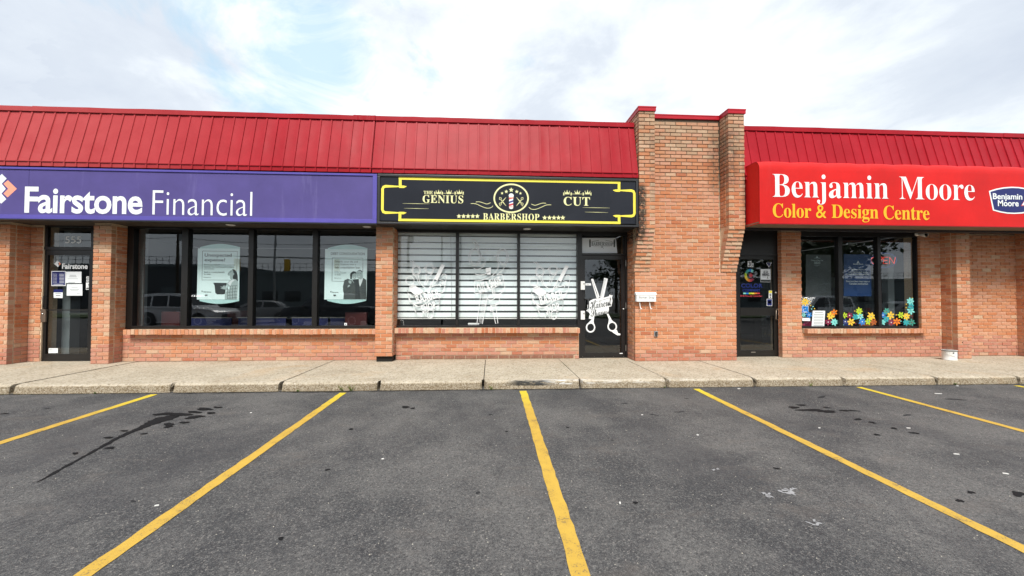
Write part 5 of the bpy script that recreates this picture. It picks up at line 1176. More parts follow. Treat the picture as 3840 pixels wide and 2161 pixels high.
def decal_a(ox, label):
    """scissors, comb, clipper and two ribbons: BARBER SHOP. Drawn in the zoomed photo's units, ox shifts to the other pane"""
    p = lambda x, y, dy=0: at(1480+x/3.817+ox[0], 860+y/3.817+ox[1], YG)+Vector((0, dy, 0))
    r = thing('window_decal', label, 'window decal', p(450, 1270), 'white barber decals on the shop window')
    m = MB(); W = .012
    def ln(pts, w=W, sm=True, closed=False):
        c = curve(pts, 5) if sm else pts; m.ribbon([p(*v) for v in c], w, closed=closed)
    for cx, cy, rx, ry in ((308, 590, 62, 70), (308, 590, 48, 55), (500, 563, 66, 70), (500, 563, 50, 55)): m.ribbon([p(*v) for v in ell(cx, cy, rx, ry, 24)], W*.9, closed=True)
    ln([(215, 455), (250, 470), (268, 505), (262, 540)]); ln([(250, 450), (285, 480), (300, 515)])
    ln([(340, 650), (345, 700), (365, 760), (400, 810), (440, 835)]); ln([(250, 640), (310, 690), (335, 750), (360, 790)], W*.8)
    ln([(445, 640), (460, 680), (445, 740), (415, 790)]); ln([(545, 625), (490, 680), (475, 740), (445, 800)])
    ln([(410, 570), (430, 550), (450, 530)])
    m.flat([p(*v) for v in ((672, 495), (722, 515), (612, 735), (566, 712))])                    # razor / comb slab
    ln([(566, 712), (535, 770), (500, 835)], W*1.3); ln([(612, 735), (560, 790), (520, 830)], W)
    ln([(580, 545), (605, 560)], W*.6); ln([(575, 570), (605, 570)], W*.6); ln([(585, 590), (610, 578)], W*.6)
    m.ribbon([p(*v) for v in ell(220, 735, 58, 62, 22)], W, closed=True)                         # brush/clipper
    m.flat([p(*v) for v in ((210, 830), (265, 790), (400, 880), (395, 925), (290, 940), (215, 880))])
    for k in range(6): ln([(215+k*15, 810-k*5), (235+k*15, 850-k*5)], W*.5, False)
    # ribbons
    ln([(185, 870), (200, 930), (260, 955), (340, 940), (440, 890), (530, 825), (620, 800), (700, 785)]); ln([(200, 990), (235, 1050), (320, 1060), (420, 1030), (520, 960), (600, 930), (690, 905)])
    ln([(185, 870), (195, 940), (225, 1020), (260, 1065), (330, 1100)]); ln([(700, 785), (735, 720), (735, 655), (690, 645), (672, 680)]); ln([(735, 720), (715, 830), (690, 905)])
    ln([(690, 750), (655, 820)]); ln([(640, 720), (700, 740)], W*.8)
    ln([(280, 1085), (330, 1105), (420, 1080), (520, 1010), (630, 985), (640, 1060), (620, 1110)]); ln([(300, 1195), (360, 1220), (450, 1190), (530, 1130), (600, 1105), (640, 1085)])
    ln([(265, 1080), (285, 1150), (315, 1210)]); ln([(630, 940), (640, 1010), (635, 1080)])
    ln([(480, 1180), (470, 1250), (510, 1275), (548, 1240), (550, 1150)]); ln([(380, 1200), (385, 1260)], W*.8); ln([(430, 1195), (445, 1260)], W*.8); ln([(540, 1150), (575, 1165)], W*.7)
    m.ribbon([p(*v) for v in ell(515, 1240, 22, 26, 12)], W*.8, closed=True)
    m.build('artwork', 'white_vinyl', r)
    a, b_ = p(300, 1035), p(645, 860); letters('lettering', font_mesh('BARBER', .015, 1.1), (a.x, a.z+.02), (b_.x, b_.z-.06), 'white_vinyl', r, YG, rot=.30)
    a, b_ = p(380, 1180), p(590, 1040); letters('lettering', font_mesh('SHOP', .015, 1.1), (a.x, a.z+.015), (b_.x, b_.z-.03), 'white_vinyl', r, YG, rot=.32)
decal_a((0, 0), 'white scissors and ribbon Barber Shop decal in the left barber pane')
decal_a((464, 4), 'white scissors and ribbon Barber Shop decal in the pane beside the door')
def decal_b():
    p = zmap(1480, 860, 3.817, YG)
    r = thing('window_decal', 'tall white Cut and Shave decal with comb in the middle barber pane', 'window decal', p(1300, 1350), 'white barber decals on the shop window')
    m = MB(); W = .012
    def ln(pts, w=W, sm=True): c = curve(pts, 5) if sm else pts; m.ribbon([p(*v) for v in c], w)
    for cx, cy, rx, ry in ((1148, 400, 88, 125), (1148, 400, 64, 100), (1545, 395, 85, 115), (1545, 395, 62, 92)): m.ribbon([p(*v) for v in ell(cx, cy, rx, ry, 30)], W, closed=True)
    ln([(1110, 150), (1140, 150), (1175, 190), (1195, 250), (1215, 320)], [.014]*0 or W*1.4); ln([(1110, 150), (1125, 190), (1155, 215), (1150, 280)], W)
    ln([(1215, 320), (1245, 390), (1290, 430), (1290, 480), (1240, 520), (1190, 500), (1190, 470)]); ln([(1235, 320), (1290, 330), (1335, 300)], W*.8)
    ln([(1130, 560), (1180, 575), (1250, 550), (1300, 500)]); ln([(1150, 640), (1220, 655), (1300, 640), (1360, 600)]); ln([(1485, 490), (1470, 580), (1400, 660)]); ln([(1600, 480), (1560, 560), (1480, 640), (1410, 670)])
    ln([(1420, 385), (1465, 385)], W*1.2)
    m.flat([p(*v) for v in ((1300, 560), (1380, 545), (1375, 650), (1320, 650))])
    ln([(1145, 740), (1250, 730), (1400, 670), (1500, 650), (1545, 660), (1548, 750), (1460, 780), (1330, 850), (1240, 905), (1150, 915), (1145, 840), (1145, 740)]); ln([(1560, 760), (1575, 830), (1530, 910), (1440, 950), (1360, 990)])
    ln([(1548, 750), (1575, 760)], W); ln([(1240, 905), (1330, 880), (1420, 840), (1510, 785)], W)
    m.ribbon([p(*v) for v in ((1235, 920), (1340, 905), (1255, 1355), (1178, 1340))], W, closed=True)
    for k in range(26): a = k/26; m.ribbon([p(1262-60*a, 930+410*a), p(1330-75*a, 938+415*a)], .0055)
    ln([(1395, 860), (1415, 960)], W*1.6); ln([(1420, 855), (1440, 945)], W)
    ln([(1340, 905), (1335, 1000), (1400, 1010), (1480, 960), (1500, 1040), (1450, 1090), (1370, 1085)]); m.ribbon([p(*v) for v in ((1385, 1085), (1445, 1075), (1478, 1345), (1445, 1352))], W, closed=True)
    ln([(1355, 1120), (1380, 1180), (1375, 1090)], W)
    m.build('artwork', 'white_vinyl', r)
    a, b_ = p(1180, 885), p(1525, 690); letters('lettering', font_mesh('CUT & SHAVE', .03, 1.05), (a.x-.01, a.z+.05), (b_.x+.01, b_.z-.06), 'white_vinyl', r, YG, rot=.36)
decal_b()
p = zmap(1480, 860, 3.817, 8.50); m = MB().box(p(1055, 0).x, p(1215, 0).x, 8.50, 8.56, .735, .775); tag(m.build('white_tube', 'white_plastic', bevel=.01), 'white tube lying on the ledge inside the middle barber pane', 'tube')
m = MB().tube([p(80, 1310), p(100, 1298), p(122, 1310), p(132, 1375)], .003, 5); tag(m.build('loose_wire', 'white_plastic'), 'curled white wire in the lower left corner of the barber window', 'wire')

# door graphics, barber
q = zmap(2140, 860, 2.9, 8.4885)
r = thing('paper_sign', 'white paper reading BARBERSHOP taped in the transom over the barber door', 'paper sign', q(310, 262))
MB().flat([q(x, y, .0005) for x, y in ((119, 95), (490, 95), (508, 260), (119, 260))]).build('sheet', 'white_paper', r)
a, b_ = q(226, 184), q(462, 144); letters('lettering', glyph_mesh('BARBERSHOP', SERIF), (a.x, a.z), (b_.x, b_.z), 'ink_mid', r, 8.4885, bend=.012)
m = MB()
for X in (210, 475):
    m.flat([q(x, y, -.0012) for x, y in ((X-10, 125), (X+10, 125), (X+8, 195), (X-8, 195))]); m.flat([q(x, y, -.0012) for x, y in ell(X, 118, 9, 8, 10)])
m.ribbon([q(228, 136, -.0012), q(305, 121, -.0012)], .008); m.ribbon([q(380, 121, -.0012), q(455, 136, -.0012)], .008); m.ribbon([q(250, 190, -.0012), q(430, 190, -.0012)], .003); m.ribbon([q(330, 205, -.0012), q(355, 180, -.0012)], .006); m.ribbon([q(330, 180, -.0012), q(358, 210, -.0012)], .006)
m.build('printed_marks', 'ink_mid', r)
r = thing('window_decal', 'large white scissors and comb decal reading Haircut and Shaves on the barber door', 'window decal', q(350, 1150), 'white barber decals on the shop window')
m = MB()
m.flat([q(*v) for v in ((222, 546), (228, 540), (243, 538), (248, 545), (315, 735), (285, 762))])
m.flat([q(*v) for v in ((365, 527), (403, 538), (403, 548), (358, 748), (318, 745))])
m.flat([q(*v) for v in ((198, 790), (215, 775), (245, 760), (300, 752), (360, 745), (415, 730), (425, 708), (436, 718), (457, 718), (448, 745), (455, 780), (442, 838), (415, 845), (416, 880), (405, 905), (380, 915), (330, 932), (250, 945), (225, 978), (198, 972), (200, 950), (210, 925), (198, 905), (168, 885), (185, 870), (180, 825), (195, 815))])
def ring(cx, cy, rx, ry, ix, iy, rot_=0):
    n = 28; o = ell(cx, cy, rx, ry, n); i_ = ell(cx, cy, ix, iy, n); mid = [((a[0]+b_[0])/2, (a[1]+b_[1])/2) for a, b_ in zip(o, i_)]
    mid = prot(mid, rot_, (cx, cy)); m.ribbon([q(*v) for v in mid], abs(q(rx, 0).x-q(ix, 0).x), closed=True)
ring(217, 1068, 52, 56, 37, 42, .1); ring(452, 1058, 52, 54, 37, 42, -.2)
m.flat([q(x, y, -.0003) for x, y in ((245, 925), (260, 925), (250, 1000), (255, 1030), (205, 1025), (190, 1020), (225, 985))])
m.flat([q(x, y, -.0003) for x, y in ((378, 905), (398, 900), (428, 950), (445, 985), (470, 1010), (440, 1018), (408, 1030), (415, 980), (400, 940))])
m.flat([q(x, y, -.0003) for x, y in ((490, 1085), (505, 1100), (515, 1128), (540, 1136), (540, 1152), (510, 1155), (470, 1132), (445, 1112))])
m.build('artwork', 'white_vinyl', r)
m = MB()
for k in range(17): a = k/17; m.ribbon([q(356-42*a, 545+195*a, -.0016), q(385-45*a, 552+190*a, -.0016)], .0045)
m.ribbon([q(238, 560, -.0016), q(262, 640, -.0016), q(285, 700, -.0016), q(290, 745, -.0016)], [.002, .010, .014, .004])
m.ribbon([q(262, 935, -.0016), q(340, 920, -.0016), q(400, 902, -.0016)], [.003, .010, .003]); m.ribbon([q(262, 790, -.0016), q(330, 775, -.0016), q(430, 745, -.0016)], .006)
m.ribbon([q(262, 1040, -.0016), q(270, 1070, -.0016), q(250, 1105, -.0016)], .004)
m.build('artwork_lines', 'ink', r)  # black drawn lines: comb teeth, blade and banner strokes
a, b_ = q(203, 852), q(447, 758); letters('lettering', glyph_mesh('Haircut', SCRIPT, track=-40), (a.x, a.z), (b_.x, b_.z), 'ink', r, 8.487, rot=.20)
a, b_ = q(212, 940), q(402, 862); letters('lettering', glyph_mesh('Shaves', SCRIPT, track=-40), (a.x, a.z), (b_.x, b_.z), 'ink', r, 8.487, rot=.16)
a, b_ = q(403, 832), q(438, 800); letters('lettering', font_mesh('&', .01), (a.x, a.z), (b_.x, b_.z), 'ink', r, 8.487)
def sticker(label, cat, mapf, poly, mat, marks=(), texts=(), name='sticker', group=None, up=-.0016):
    c = mapf(sum(x for x, _ in poly)/len(poly), max(y for _, y in poly)); r = thing(name, label, cat, c, group)
    MB().flat([mapf(*v) for v in poly]).build('sheet', mat, r)
    bym = {}
    for mt, pts, w in marks:
        mm = bym.setdefault(mt, MB())
        if w: mm.ribbon([mapf(x, y, up-.0002*len(mm.f)/30) for x, y in pts], w)
        else: mm.flat([mapf(x, y, up) for x, y in pts])
    for mt, mm in bym.items(): mm.build('printed_marks', mt, r)
    for tx, bb, mt, off in texts:
        a, b_ = mapf(bb[0], bb[3]), mapf(bb[2], bb[1]); letters('lettering', font_mesh(tx, off), (a.x, a.z), (b_.x, b_.z), mt, r, a.y+up-.001, thick=.0006)
    return r
def rect(x0, y0, x1, y1): return [(x0, y0), (x1, y0), (x1, y1), (x0, y1)]
sticker('small white label stuck beside the upper lock of the barber door', 'sticker', q, rect(160, 588, 222, 612), 'white_vinyl', [('ink_mid', [(172, 602), (200, 602)], .006)])
sticker('tiny white maker label at the foot of the barber door', 'sticker', zmap(2140, 860, 2.9, 8.467), rect(532, 1346, 565, 1355), 'white_vinyl')

# finance office door graphics
q = zmap(150, 840, 2.685, 8.4685)
r = thing('door_lettering', 'white Fairstone lettering with small emblem on the office door glass', 'door lettering', q(330, 452))
a, b_ = q(222, 453), q(482, 400); letters('lettering', font_mesh('Fairstone', .03), (a.x, a.z), (b_.x, b_.z), 'white_vinyl', r, 8.4685)
MB().flat([q(*v) for v in ((142, 402), (178, 369), (192, 383), (178, 402), (196, 418), (180, 435))]).build('emblem', 'white_vinyl', r)
MB().flat([q(*v) for v in ((192, 383), (212, 402), (190, 422), (184, 414), (196, 402), (186, 390))]).build('emblem', 'coral_print', r)
r = thing('street_number', 'grey number 555 on the glass above the office door', 'street number', q(340, 195))
a, b_ = q(255, 195), q(420, 128); letters('lettering', font_mesh('555', .0), (a.x, a.z), (b_.x, b_.z), 'frost', r, 8.4655)
qq = zmap(150, 840, 2.685, 8.4665)
sticker('navy opening hours plaque with white border on the office door', 'plaque', q, rect(115, 475, 258, 625), 'white_vinyl', [('navy_print', rect(121, 481, 252, 618), 0), ('white_vinyl', [(136, 491), (242, 491)], .008), ('white_vinyl', [(136, 608), (236, 608)], .008)]+[('white_vinyl', [(196, 507+14.2*i), (243, 507+14.2*i)], .007) for i in range(7)],
        [(t, (134, 502+14.2*i, 172, 511+14.2*i), 'white_vinyl', 0.) for i, t in enumerate(('Monday', 'Tuesday', 'Wednesday', 'Thursday', 'Friday', 'Saturday', 'Sunday'))], name='hours_plaque')
sticker('upper white paper notice taped to the office door', 'notice', qq, ((262, 481), (418, 481), (417, 597), (259, 596)), 'white_paper', [('ink_soft', [(300, 517), (362, 517)], .008)]+[('ink_soft', [(295, y), (368, y)], .004) for y in (528, 534)]+[('ink_soft', [(278, 552), (382, 552)], .004), ('ink_soft', [(285, 590), (352, 590)], .007)], name='paper_notice')
sticker('lower white paper notice taped to the office door', 'notice', qq, ((270, 608), (426, 606), (427, 722), (268, 723)), 'white_paper', [('ink_soft', [(316, 641), (380, 641)], .005), ('ink_soft', [(300, 660), (395, 660)], .006), ('ink_soft', [(308, 670), (385, 670)], .005), ('ink_soft', [(370, 702), (410, 706)], .006)], name='paper_notice')
sticker('small purple and white card on the office door under the hours plaque', 'notice', q, ((137, 690), (229, 690), (228, 747), (138, 745)), 'white_paper', [('navy_print', rect(139, 660, 230, 689), 0), ('ink_mid', [(155, 700), (212, 700)], .008), ('ink_mid', [(160, 722), (206, 722)], .012)], name='paper_notice')
sticker('white label at the bottom left of the office door glass', 'sticker', q, ((88, 1252), (180, 1252), (180, 1300), (84, 1302)), 'white_paper', [('ink_mid', [(92, 1266), (130, 1266)], .006), ('ink_mid', [(92, 1280), (140, 1280)], .006)])
c = [(491, 555)]
sticker('no smoking sticker on the right edge of the office door', 'sticker', q, rect(467, 530, 517, 582), 'white_vinyl', [('ink', ell(491, 556, 18, 19, 20, full=False), .012), ('ink', [(478, 543), (505, 569)], .008), ('ink', [(480, 562), (500, 552)], .010)])
sticker('white rating sticker under the no smoking sticker on the office door', 'sticker', q, rect(463, 590, 514, 663), 'white_vinyl', [('ink', rect(467, 645, 510, 657), 0), ('ink', [(484, 604), (494, 616), (486, 622)], .012), ('ink', [(474, 636), (504, 636)], .010)])

# ------------------------------------------------------------------ posters in the office window
def poster(label, pm, sheet, xm, top, bot, yt, yb, marks, texts):
    c = pm(xm, bot); r = thing('window_poster', label, 'poster', c, 'posters hanging in the finance office window')
    x0, x1 = sheet[0][0]+38, sheet[1][0]
    up_ = [(x0+(x1-x0)*i/14, top+(yt-top)*math.sin(PI*i/14)) for i in range(15)]
    bo = [(x1-18-(x1-x0-8)*i/14, bot+(yb-bot)*math.sin(PI*i/14)) for i in range(15)]
    MB().flat([pm(x, y, .006) for x, y in up_+bo], .004).build('acrylic_holder', 'acrylic', r)
    MB().flat([pm(*v) for v in sheet]).build('sheet', 'paper_teal', r)
    bym = {}
    for k, (mt, pts, w) in enumerate(marks):
        mm = bym.setdefault(mt, MB()); u = -.0012-.0004*(k if mt != 'ink_mid' else k)
        if w: mm.ribbon([pm(x, y, u) for x, y in pts], w, .0003)
        else: mm.flat([pm(x, y, u) for x, y in pts], .0003)
    for mt, mm in bym.items(): mm.build('print', mt, r)
    for tx, bb, mt, off in texts:
        a, b_ = pm(bb[0], bb[3]), pm(bb[2], bb[1]); letters('lettering', font_mesh(tx, off), (a.x, a.z), (b_.x, b_.z), mt, r, a.y-.002, thick=.0005)
    return r
pm = zmap(700, 880, 5.177, 8.50)
fr_ = [(308, 320), (985, 328), (968, 885), (298, 882), (308, 320)]
woman = [('ink', [(880, 680), (905, 672), (945, 690), (975, 740), (990, 800), (998, 900), (975, 915), (955, 880), (900, 860), (890, 800), (925, 770), (900, 740), (905, 710)], 0),
         ('skin_grey', [(835, 715), (860, 690), (900, 700), (905, 735), (930, 765), (900, 800), (895, 860), (850, 870), (838, 830), (840, 800), (800, 795), (795, 778), (808, 762), (798, 752), (812, 735), (825, 735)], 0),
         ('ink_mid', [(820, 735), (845, 722)], .006), ('ink', [(805, 760), (822, 755)], .005), ('ink', [(845, 735), (868, 715)], .006),
         ('skin_grey', [(775, 960), (850, 880), (880, 858), (960, 870), (998, 920), (1000, 1000), (985, 1150), (980, 1258), (742, 1258), (745, 1120), (830, 1070), (840, 1020), (790, 990)], 0),
         ('white_paper', [(800, 950), (860, 890), (900, 870), (940, 880), (880, 930), (850, 1000)], 0),
         ('ink', [(518, 935), (780, 940), (775, 975), (745, 1150), (710, 1160), (590, 1160), (558, 1130), (545, 990)], 0),
         ('skin_grey', [(650, 1010), (705, 1015), (715, 985), (735, 1010), (745, 975), (770, 1020), (830, 1070), (800, 1090), (740, 1065), (655, 1045), (700, 1035)], 0)]
for x in (800, 850, 900, 950): woman.append(('ink_mid', [(x, 1000), (x-10, 1120), (x-4, 1250)], .007))
for y in (1000, 1060, 1120, 1180, 1235): woman.append(('ink_mid', [(790 if y > 1080 else 850, y), (985, y-12)], .007))
txt = lambda *a: a
poster('poster Unexpected expense with a woman holding a pot, in the second office pane', pm, ((218, 268), (1032, 272), (1008, 1262), (196, 1262)), 600, 245, 1290, 180, 1345,
       [('ink', fr_, .0085)]+woman+[('ink_mid', rect(358, 1165, 408, 1190), 0), ('ink', [(290, 1098), (306, 1088), (318, 1100), (306, 1112)], 0)],
       [('Unexpected', (350, 370, 875, 450), 'ink_grey', .016), ('expense?', (348, 462, 752, 538), 'ink_grey', .016), ('Borrow up to $50,000 to cover unexpected', (340, 575, 940, 606), 'ink_mid', 0.), ('expenses. You could have your money as', (340, 615, 918, 648), 'ink_mid', 0.), ('soon as today.', (340, 655, 540, 680), 'ink_mid', 0.), ('Speak to a Lending Specialist', (338, 716, 742, 750), 'ink_mid', 0.), ('for details.', (336, 756, 476, 782), 'ink_mid', 0.), ('Fairstone.ca', (332, 822, 472, 838), 'ink_mid', 0.), ('Fairstone', (332, 1100, 480, 1126), 'ink', .01)])
pm = zmap(1180, 880, 4.029, 8.50)
fr_ = [(268, 352), (730, 357), (728, 560)]; fr2 = [(268, 352), (262, 705), (450, 708)]
couple = [('ink_mid', [(450, 690), (500, 668), (560, 690), (600, 740), (615, 820), (610, 978), (435, 978), (440, 880), (430, 860), (428, 780)], 0),
          ('ink', [(565, 680), (660, 672), (690, 700), (680, 800), (690, 978), (610, 978), (615, 820), (600, 740)], 0),
          ('ink_mid', [(735, 655), (780, 685), (782, 978), (690, 978), (676, 800), (700, 720), (715, 670)], 0), ('white_paper', [(668, 690), (735, 655), (715, 720), (685, 790), (672, 740)], 0),
          ('ink', [(545, 580), (580, 555), (620, 560), (635, 590), (590, 600), (565, 640), (560, 680), (540, 670), (535, 610)], 0),
          ('skin_grey', [(570, 605), (600, 585), (632, 592), (634, 650), (610, 672), (575, 660), (563, 630)], 0), ('skin_grey', [(632, 560), (660, 538), (700, 540), (722, 570), (728, 620), (730, 660), (690, 680), (645, 655), (632, 600)], 0),
          ('ink', [(650, 545), (690, 532), (722, 555), (724, 580), (700, 552), (660, 548)], 0), ('white_paper', [(585, 645), (615, 650), (600, 660)], 0), ('white_paper', [(650, 630), (690, 635), (668, 645)], 0),
          ('ink', [(580, 615), (592, 613)], .006), ('ink', [(608, 613), (620, 615)], .006), ('ink', [(650, 590), (664, 588)], .006), ('ink', [(684, 588), (700, 592)], .006),
          ('skin_grey', [(510, 700), (540, 690), (562, 715), (550, 745), (520, 735)], 0), ('ink', [(470, 780), (500, 830), (545, 800)], .007), ('ink', [(450, 880), (500, 890), (540, 860)], .007), ('skin_grey', [(505, 770), (525, 760), (540, 775), (500, 800)], 0)]
for k in range(5): couple.append(('ink', [(700+k*6, 790+k*32), (772, 770+k*34)], .006))
poster('poster DEBT CONSOLIDATION with a smiling couple, in the rightmost office pane', pm, ((158, 218), (795, 224), (783, 982), (144, 981)), 460, 205, 1000, 152, 1048,
       [('ink', fr_, .009), ('ink', fr2, .009)]+couple+[('ink_mid', rect(286, 908, 322, 927), 0), ('ink', [(238, 863), (248, 853), (258, 863), (248, 875)], 0)],
       [('DEBT CONSOLIDATION', (245, 273, 757, 308), 'ink_grey', .012), ('Simplify your life and', (303, 395, 650, 432), 'ink_soft', 0.), ('your finances with a', (303, 440, 625, 472), 'ink_soft', 0.), ('debt consolidation loan.', (303, 483, 692, 512), 'ink_mid', .005), ('Speak to a', (302, 547, 400, 560), 'ink_mid', 0.), ('Lending Specialist', (302, 572, 478, 590), 'ink_mid', 0.), ('for details.', (302, 598, 400, 614), 'ink_mid', 0.), ('Fairstone.ca', (298, 652, 402, 664), 'ink_mid', 0.), ('Fairstone', (265, 865, 360, 881), 'ink', .01)])
sticker('tiny white sticker at the bottom of the rightmost office pane', 'sticker', zmap(1180, 880, 4.029, 8.4635), rect(447, 1336, 487, 1372), 'white_vinyl', [('ink_mid', rect(460, 1348, 474, 1362), 0)])

# ------------------------------------------------------------------ paint shop door graphics
q = zmap(2720, 860, 2.9, 8.4985)
sticker('unit number 3 in white on the paint shop door', 'number', q, rect(243, 347, 283, 410), 'white_vinyl', (), [('3', (250, 352, 276, 405), 'ink', .04)], name='unit_number')
sticker('small letter A tile beside the number 3 on the paint shop door', 'number', q, rect(287, 370, 306, 411), 'white_vinyl', (), [('A', (290, 375, 303, 406), 'ink', .02)], name='unit_number')
sticker('blue triangular alarm sticker on the paint shop door', 'sticker', q, ((443, 365), (505, 365), (475, 415)), 'white_vinyl', [('navy_print', ((450, 368), (498, 368), (475, 407)), 0), ('white_vinyl', [(458, 377), (490, 377)], .010)])
sticker('white paper WE ARE HIRING on the paint shop door', 'notice', q, ((384, 434), (492, 434), (491, 577), (382, 574)), 'white_paper', [('ink', ((386, 548), (490, 550), (489, 574), (385, 571)), 0), ('ink_mid', [(416, 452), (458, 452)], .006), ('ink_mid', [(404, 520), (440, 520)], .006), ('ink', [(450, 538), (470, 538)], .008)],
        [('WE ARE', (411, 458, 464, 480), 'ink', .02), ('HIRING', (400, 480, 477, 510), 'ink', .03), ('&', (452, 514, 464, 532), 'ink', .01)], name='paper_notice')
sticker('narrow yellow and white sticker by the lock of the paint shop door', 'sticker', q, rect(472, 667, 508, 750), 'white_vinyl', [('yellow_print', rect(474, 669, 506, 694), 0), ('ink_mid', rect(480, 702, 500, 712), 0), ('ink_mid', rect(480, 716, 500, 727), 0), ('ink', rect(483, 733, 497, 746), 0)])
sticker('square blue sticker low on the paint shop door glass', 'sticker', q, rect(451, 757, 510, 834), 'white_vinyl', [('navy_print', rect(455, 761, 506, 830), 0), ('skin_grey', rect(464, 780, 498, 808), 0)])
r = thing('door_lettering', 'rainbow C emblem above blue words COLOR COMPANY on the paint shop door', 'door lettering', q(280, 740))
cols = ['petal_aqua', 'sky_blue_print', 'petal_teal', 'petal_green', 'petal_lime', 'yellow_print', 'petal_yellow', 'petal_orange', 'barber_red', 'petal_maroon']
for k, c in enumerate(cols):
    a0, a1 = -PI*.26-k*(PI*1.52/10), -PI*.26-(k+1.02)*(PI*1.52/10); P = [(268+59*math.cos(a0+(a1-a0)*i/4), 502+70*math.sin(a0+(a1-a0)*i/4)) for i in range(5)]
    Q = [(268+34*math.cos(a0+(a1-a0)*i/4), 502+40*math.sin(a0+(a1-a0)*i/4)) for i in range(5)]; MB().flat([q(*v) for v in P+Q[::-1]]).build('letter_c_segment', c, r)
m = MB()
leaf = [(0, -24), (5, -14), (12, -17), (10, -5), (20, -10), (18, 0), (22, 4), (8, 13), (10, 18), (2, 16), (1, 26), (-1, 26), (-2, 16), (-10, 18), (-8, 13), (-22, 4), (-18, 0), (-20, -10), (-10, -5), (-12, -17), (-5, -14)]
m.flat([q(278+x, 502+y*1.1) for x, y in leaf]); m.flat([q(*v) for v in rect(165, 717, 175, 733)]); m.flat([q(*v) for v in rect(195, 717, 205, 733)]); m.flat([q(185+x*.25, 725+y*.3) for x, y in leaf]); m.build('maple_leaf', 'barber_red', r)
a, b_ = q(172, 636), q(405, 591); letters('lettering', font_mesh('COLOR', .03), (a.x, a.z), (b_.x, b_.z), 'barber_blue', r, 8.4985)
a, b_ = q(188, 680), q(382, 650); letters('lettering', font_mesh('COMPANY', .03), (a.x, a.z), (b_.x, b_.z), 'barber_blue', r, 8.4985)
for k, c in enumerate(['petal_aqua', 'sky_blue_print', 'petal_lime', 'yellow_print', 'petal_orange', 'barber_red']): MB().flat([q(*v) for v in rect(194+30.3*k, 690, 194+30.3*(k+1)-.5, 706)]).build('colour_bar', c, r)
a, b_ = q(212, 740), q(400, 716); letters('lettering', font_mesh('Proudly Canadian', .01, shear=.2), (a.x, a.z), (b_.x, b_.z), 'barber_red', r, 8.4985)

# ------------------------------------------------------------------ paint shop window
YP = 8.4535; q = zmap(2980, 860, 3.625, YP); qi = zmap(2980, 860, 3.625, 8.49)
r = thing('window_poster', 'grey Colour of the Year 2025 poster behind the left paint shop pane', 'poster', qi(330, 915))
MB().flat([qi(*v) for v in ((155, 345), (495, 348), (497, 915), (150, 912))]).build('sheet', 'poster_grey', r)
MB().flat([qi(x, y, -.001) for x, y in ((304, 362), (318, 388), (290, 388))]).ribbon([qi(262, 393, -.001), qi(347, 393, -.001)], .006).ribbon([qi(262, 487, -.001), qi(342, 487, -.001)], .005).ribbon([qi(285, 500, -.001), qi(320, 500, -.001)], .004).build('printed_marks', 'skin_grey', r)
a, b_ = qi(222, 432), qi(388, 415); letters('lettering', font_mesh('Colour of the Year'), (a.x, a.z), (b_.x, b_.z), 'skin_grey', r, 8.488)
a, b_ = qi(262, 470), qi(346, 442); letters('lettering', glyph_mesh('2025', SERIF), (a.x, a.z), (b_.x, b_.z), 'skin_grey', r, 8.488)
r = thing('window_poster', 'blue paint poster with white text behind the middle paint shop pane', 'poster', qi(855, 912))
MB().flat([qi(*v) for v in ((668, 340), (1032, 345), (1045, 912), (668, 910))]).build('sheet', 'poster_blue', r)
MB().flat([qi(x, y, -.001) for x, y in ((862, 430), (882, 466), (842, 466))]).ribbon([qi(805, 660, -.001), qi(925, 660, -.001)], .004).build('printed_marks', 'white_print', r)
MB().flat([qi(x, y, -.0025) for x, y in ((862, 446), (872, 464), (852, 464))]).build('printed_marks', 'poster_blue', r)
for t, bb, o in (('Benjamin Moore', (796, 468, 930, 484), .02), ('Benjamin Moore is', (768, 540, 962, 566), 0.), ('only sold through locally', (732, 572, 990, 598), 0.), ('owned independent retailers', (708, 602, 1010, 626), 0.), ('Every purchase helps support', (698, 700, 1022, 724), .004), ('Canadian communities', (740, 730, 995, 752), .004)):
    a, b_ = qi(bb[0], bb[3]), qi(bb[2], bb[1]); letters('lettering', font_mesh(t, o), (a.x, a.z), (b_.x, b_.z), 'white_print', r, 8.488, thick=.0006)
r = thing('neon_open_sign', 'oval neon sign with red word OPEN inside the paint shop window', 'neon sign', (9.1, 8.62, 2.0))
qn = zmap(2980, 860, 3.625, 8.56)
def neon(pts, w=.007): return [Vector(qn(*v)) for v in pts]
m = MB()
for pts in (ell(1085, 425, 48, 45, 14, -PI*.35, PI*1.55, False), [(1158, 470), (1162, 382), (1185, 378), (1192, 400), (1180, 418), (1162, 420)], [(1270, 380), (1212, 380), (1205, 468), (1262, 468)], [(1208, 424), (1258, 424)], [(1288, 470), (1292, 382), (1352, 468), (1368, 378)]):
    m.tube(neon(pts), .0062, 6)
m.build('red_tube', 'neon_red', r, smooth=True)
MB().tube(neon(ell(1210, 422, 175, 98, 36, 0, 2*PI, False)), .006, 6).build('blue_tube', 'neon_blue', r, smooth=True)
MB().tube([qn(1150, 330), qn(1150, 60)], .002, 4).tube([qn(1290, 335), qn(1290, 60)], .002, 4).build('hanging_wire', 'plastic_dark', r)
sticker('blue wheelchair access sticker at the lower left of the paint shop window', 'sticker', q, rect(97, 1043, 187, 1135), 'white_vinyl', [('sky_blue_print', rect(101, 1047, 183, 1131), 0)]+[('white_vinyl', v, w) for v, w in (([(133, 1066), (134, 1094), (155, 1096), (165, 1116)], .011), ([(135, 1080), (150, 1080)], .009), (ell(140, 1103, 24, 22, 12, PI*.15, PI*1.35, False), .008))]+[('white_vinyl', ell(132, 1060, 7, 7, 10), 0)], up=-.0018)
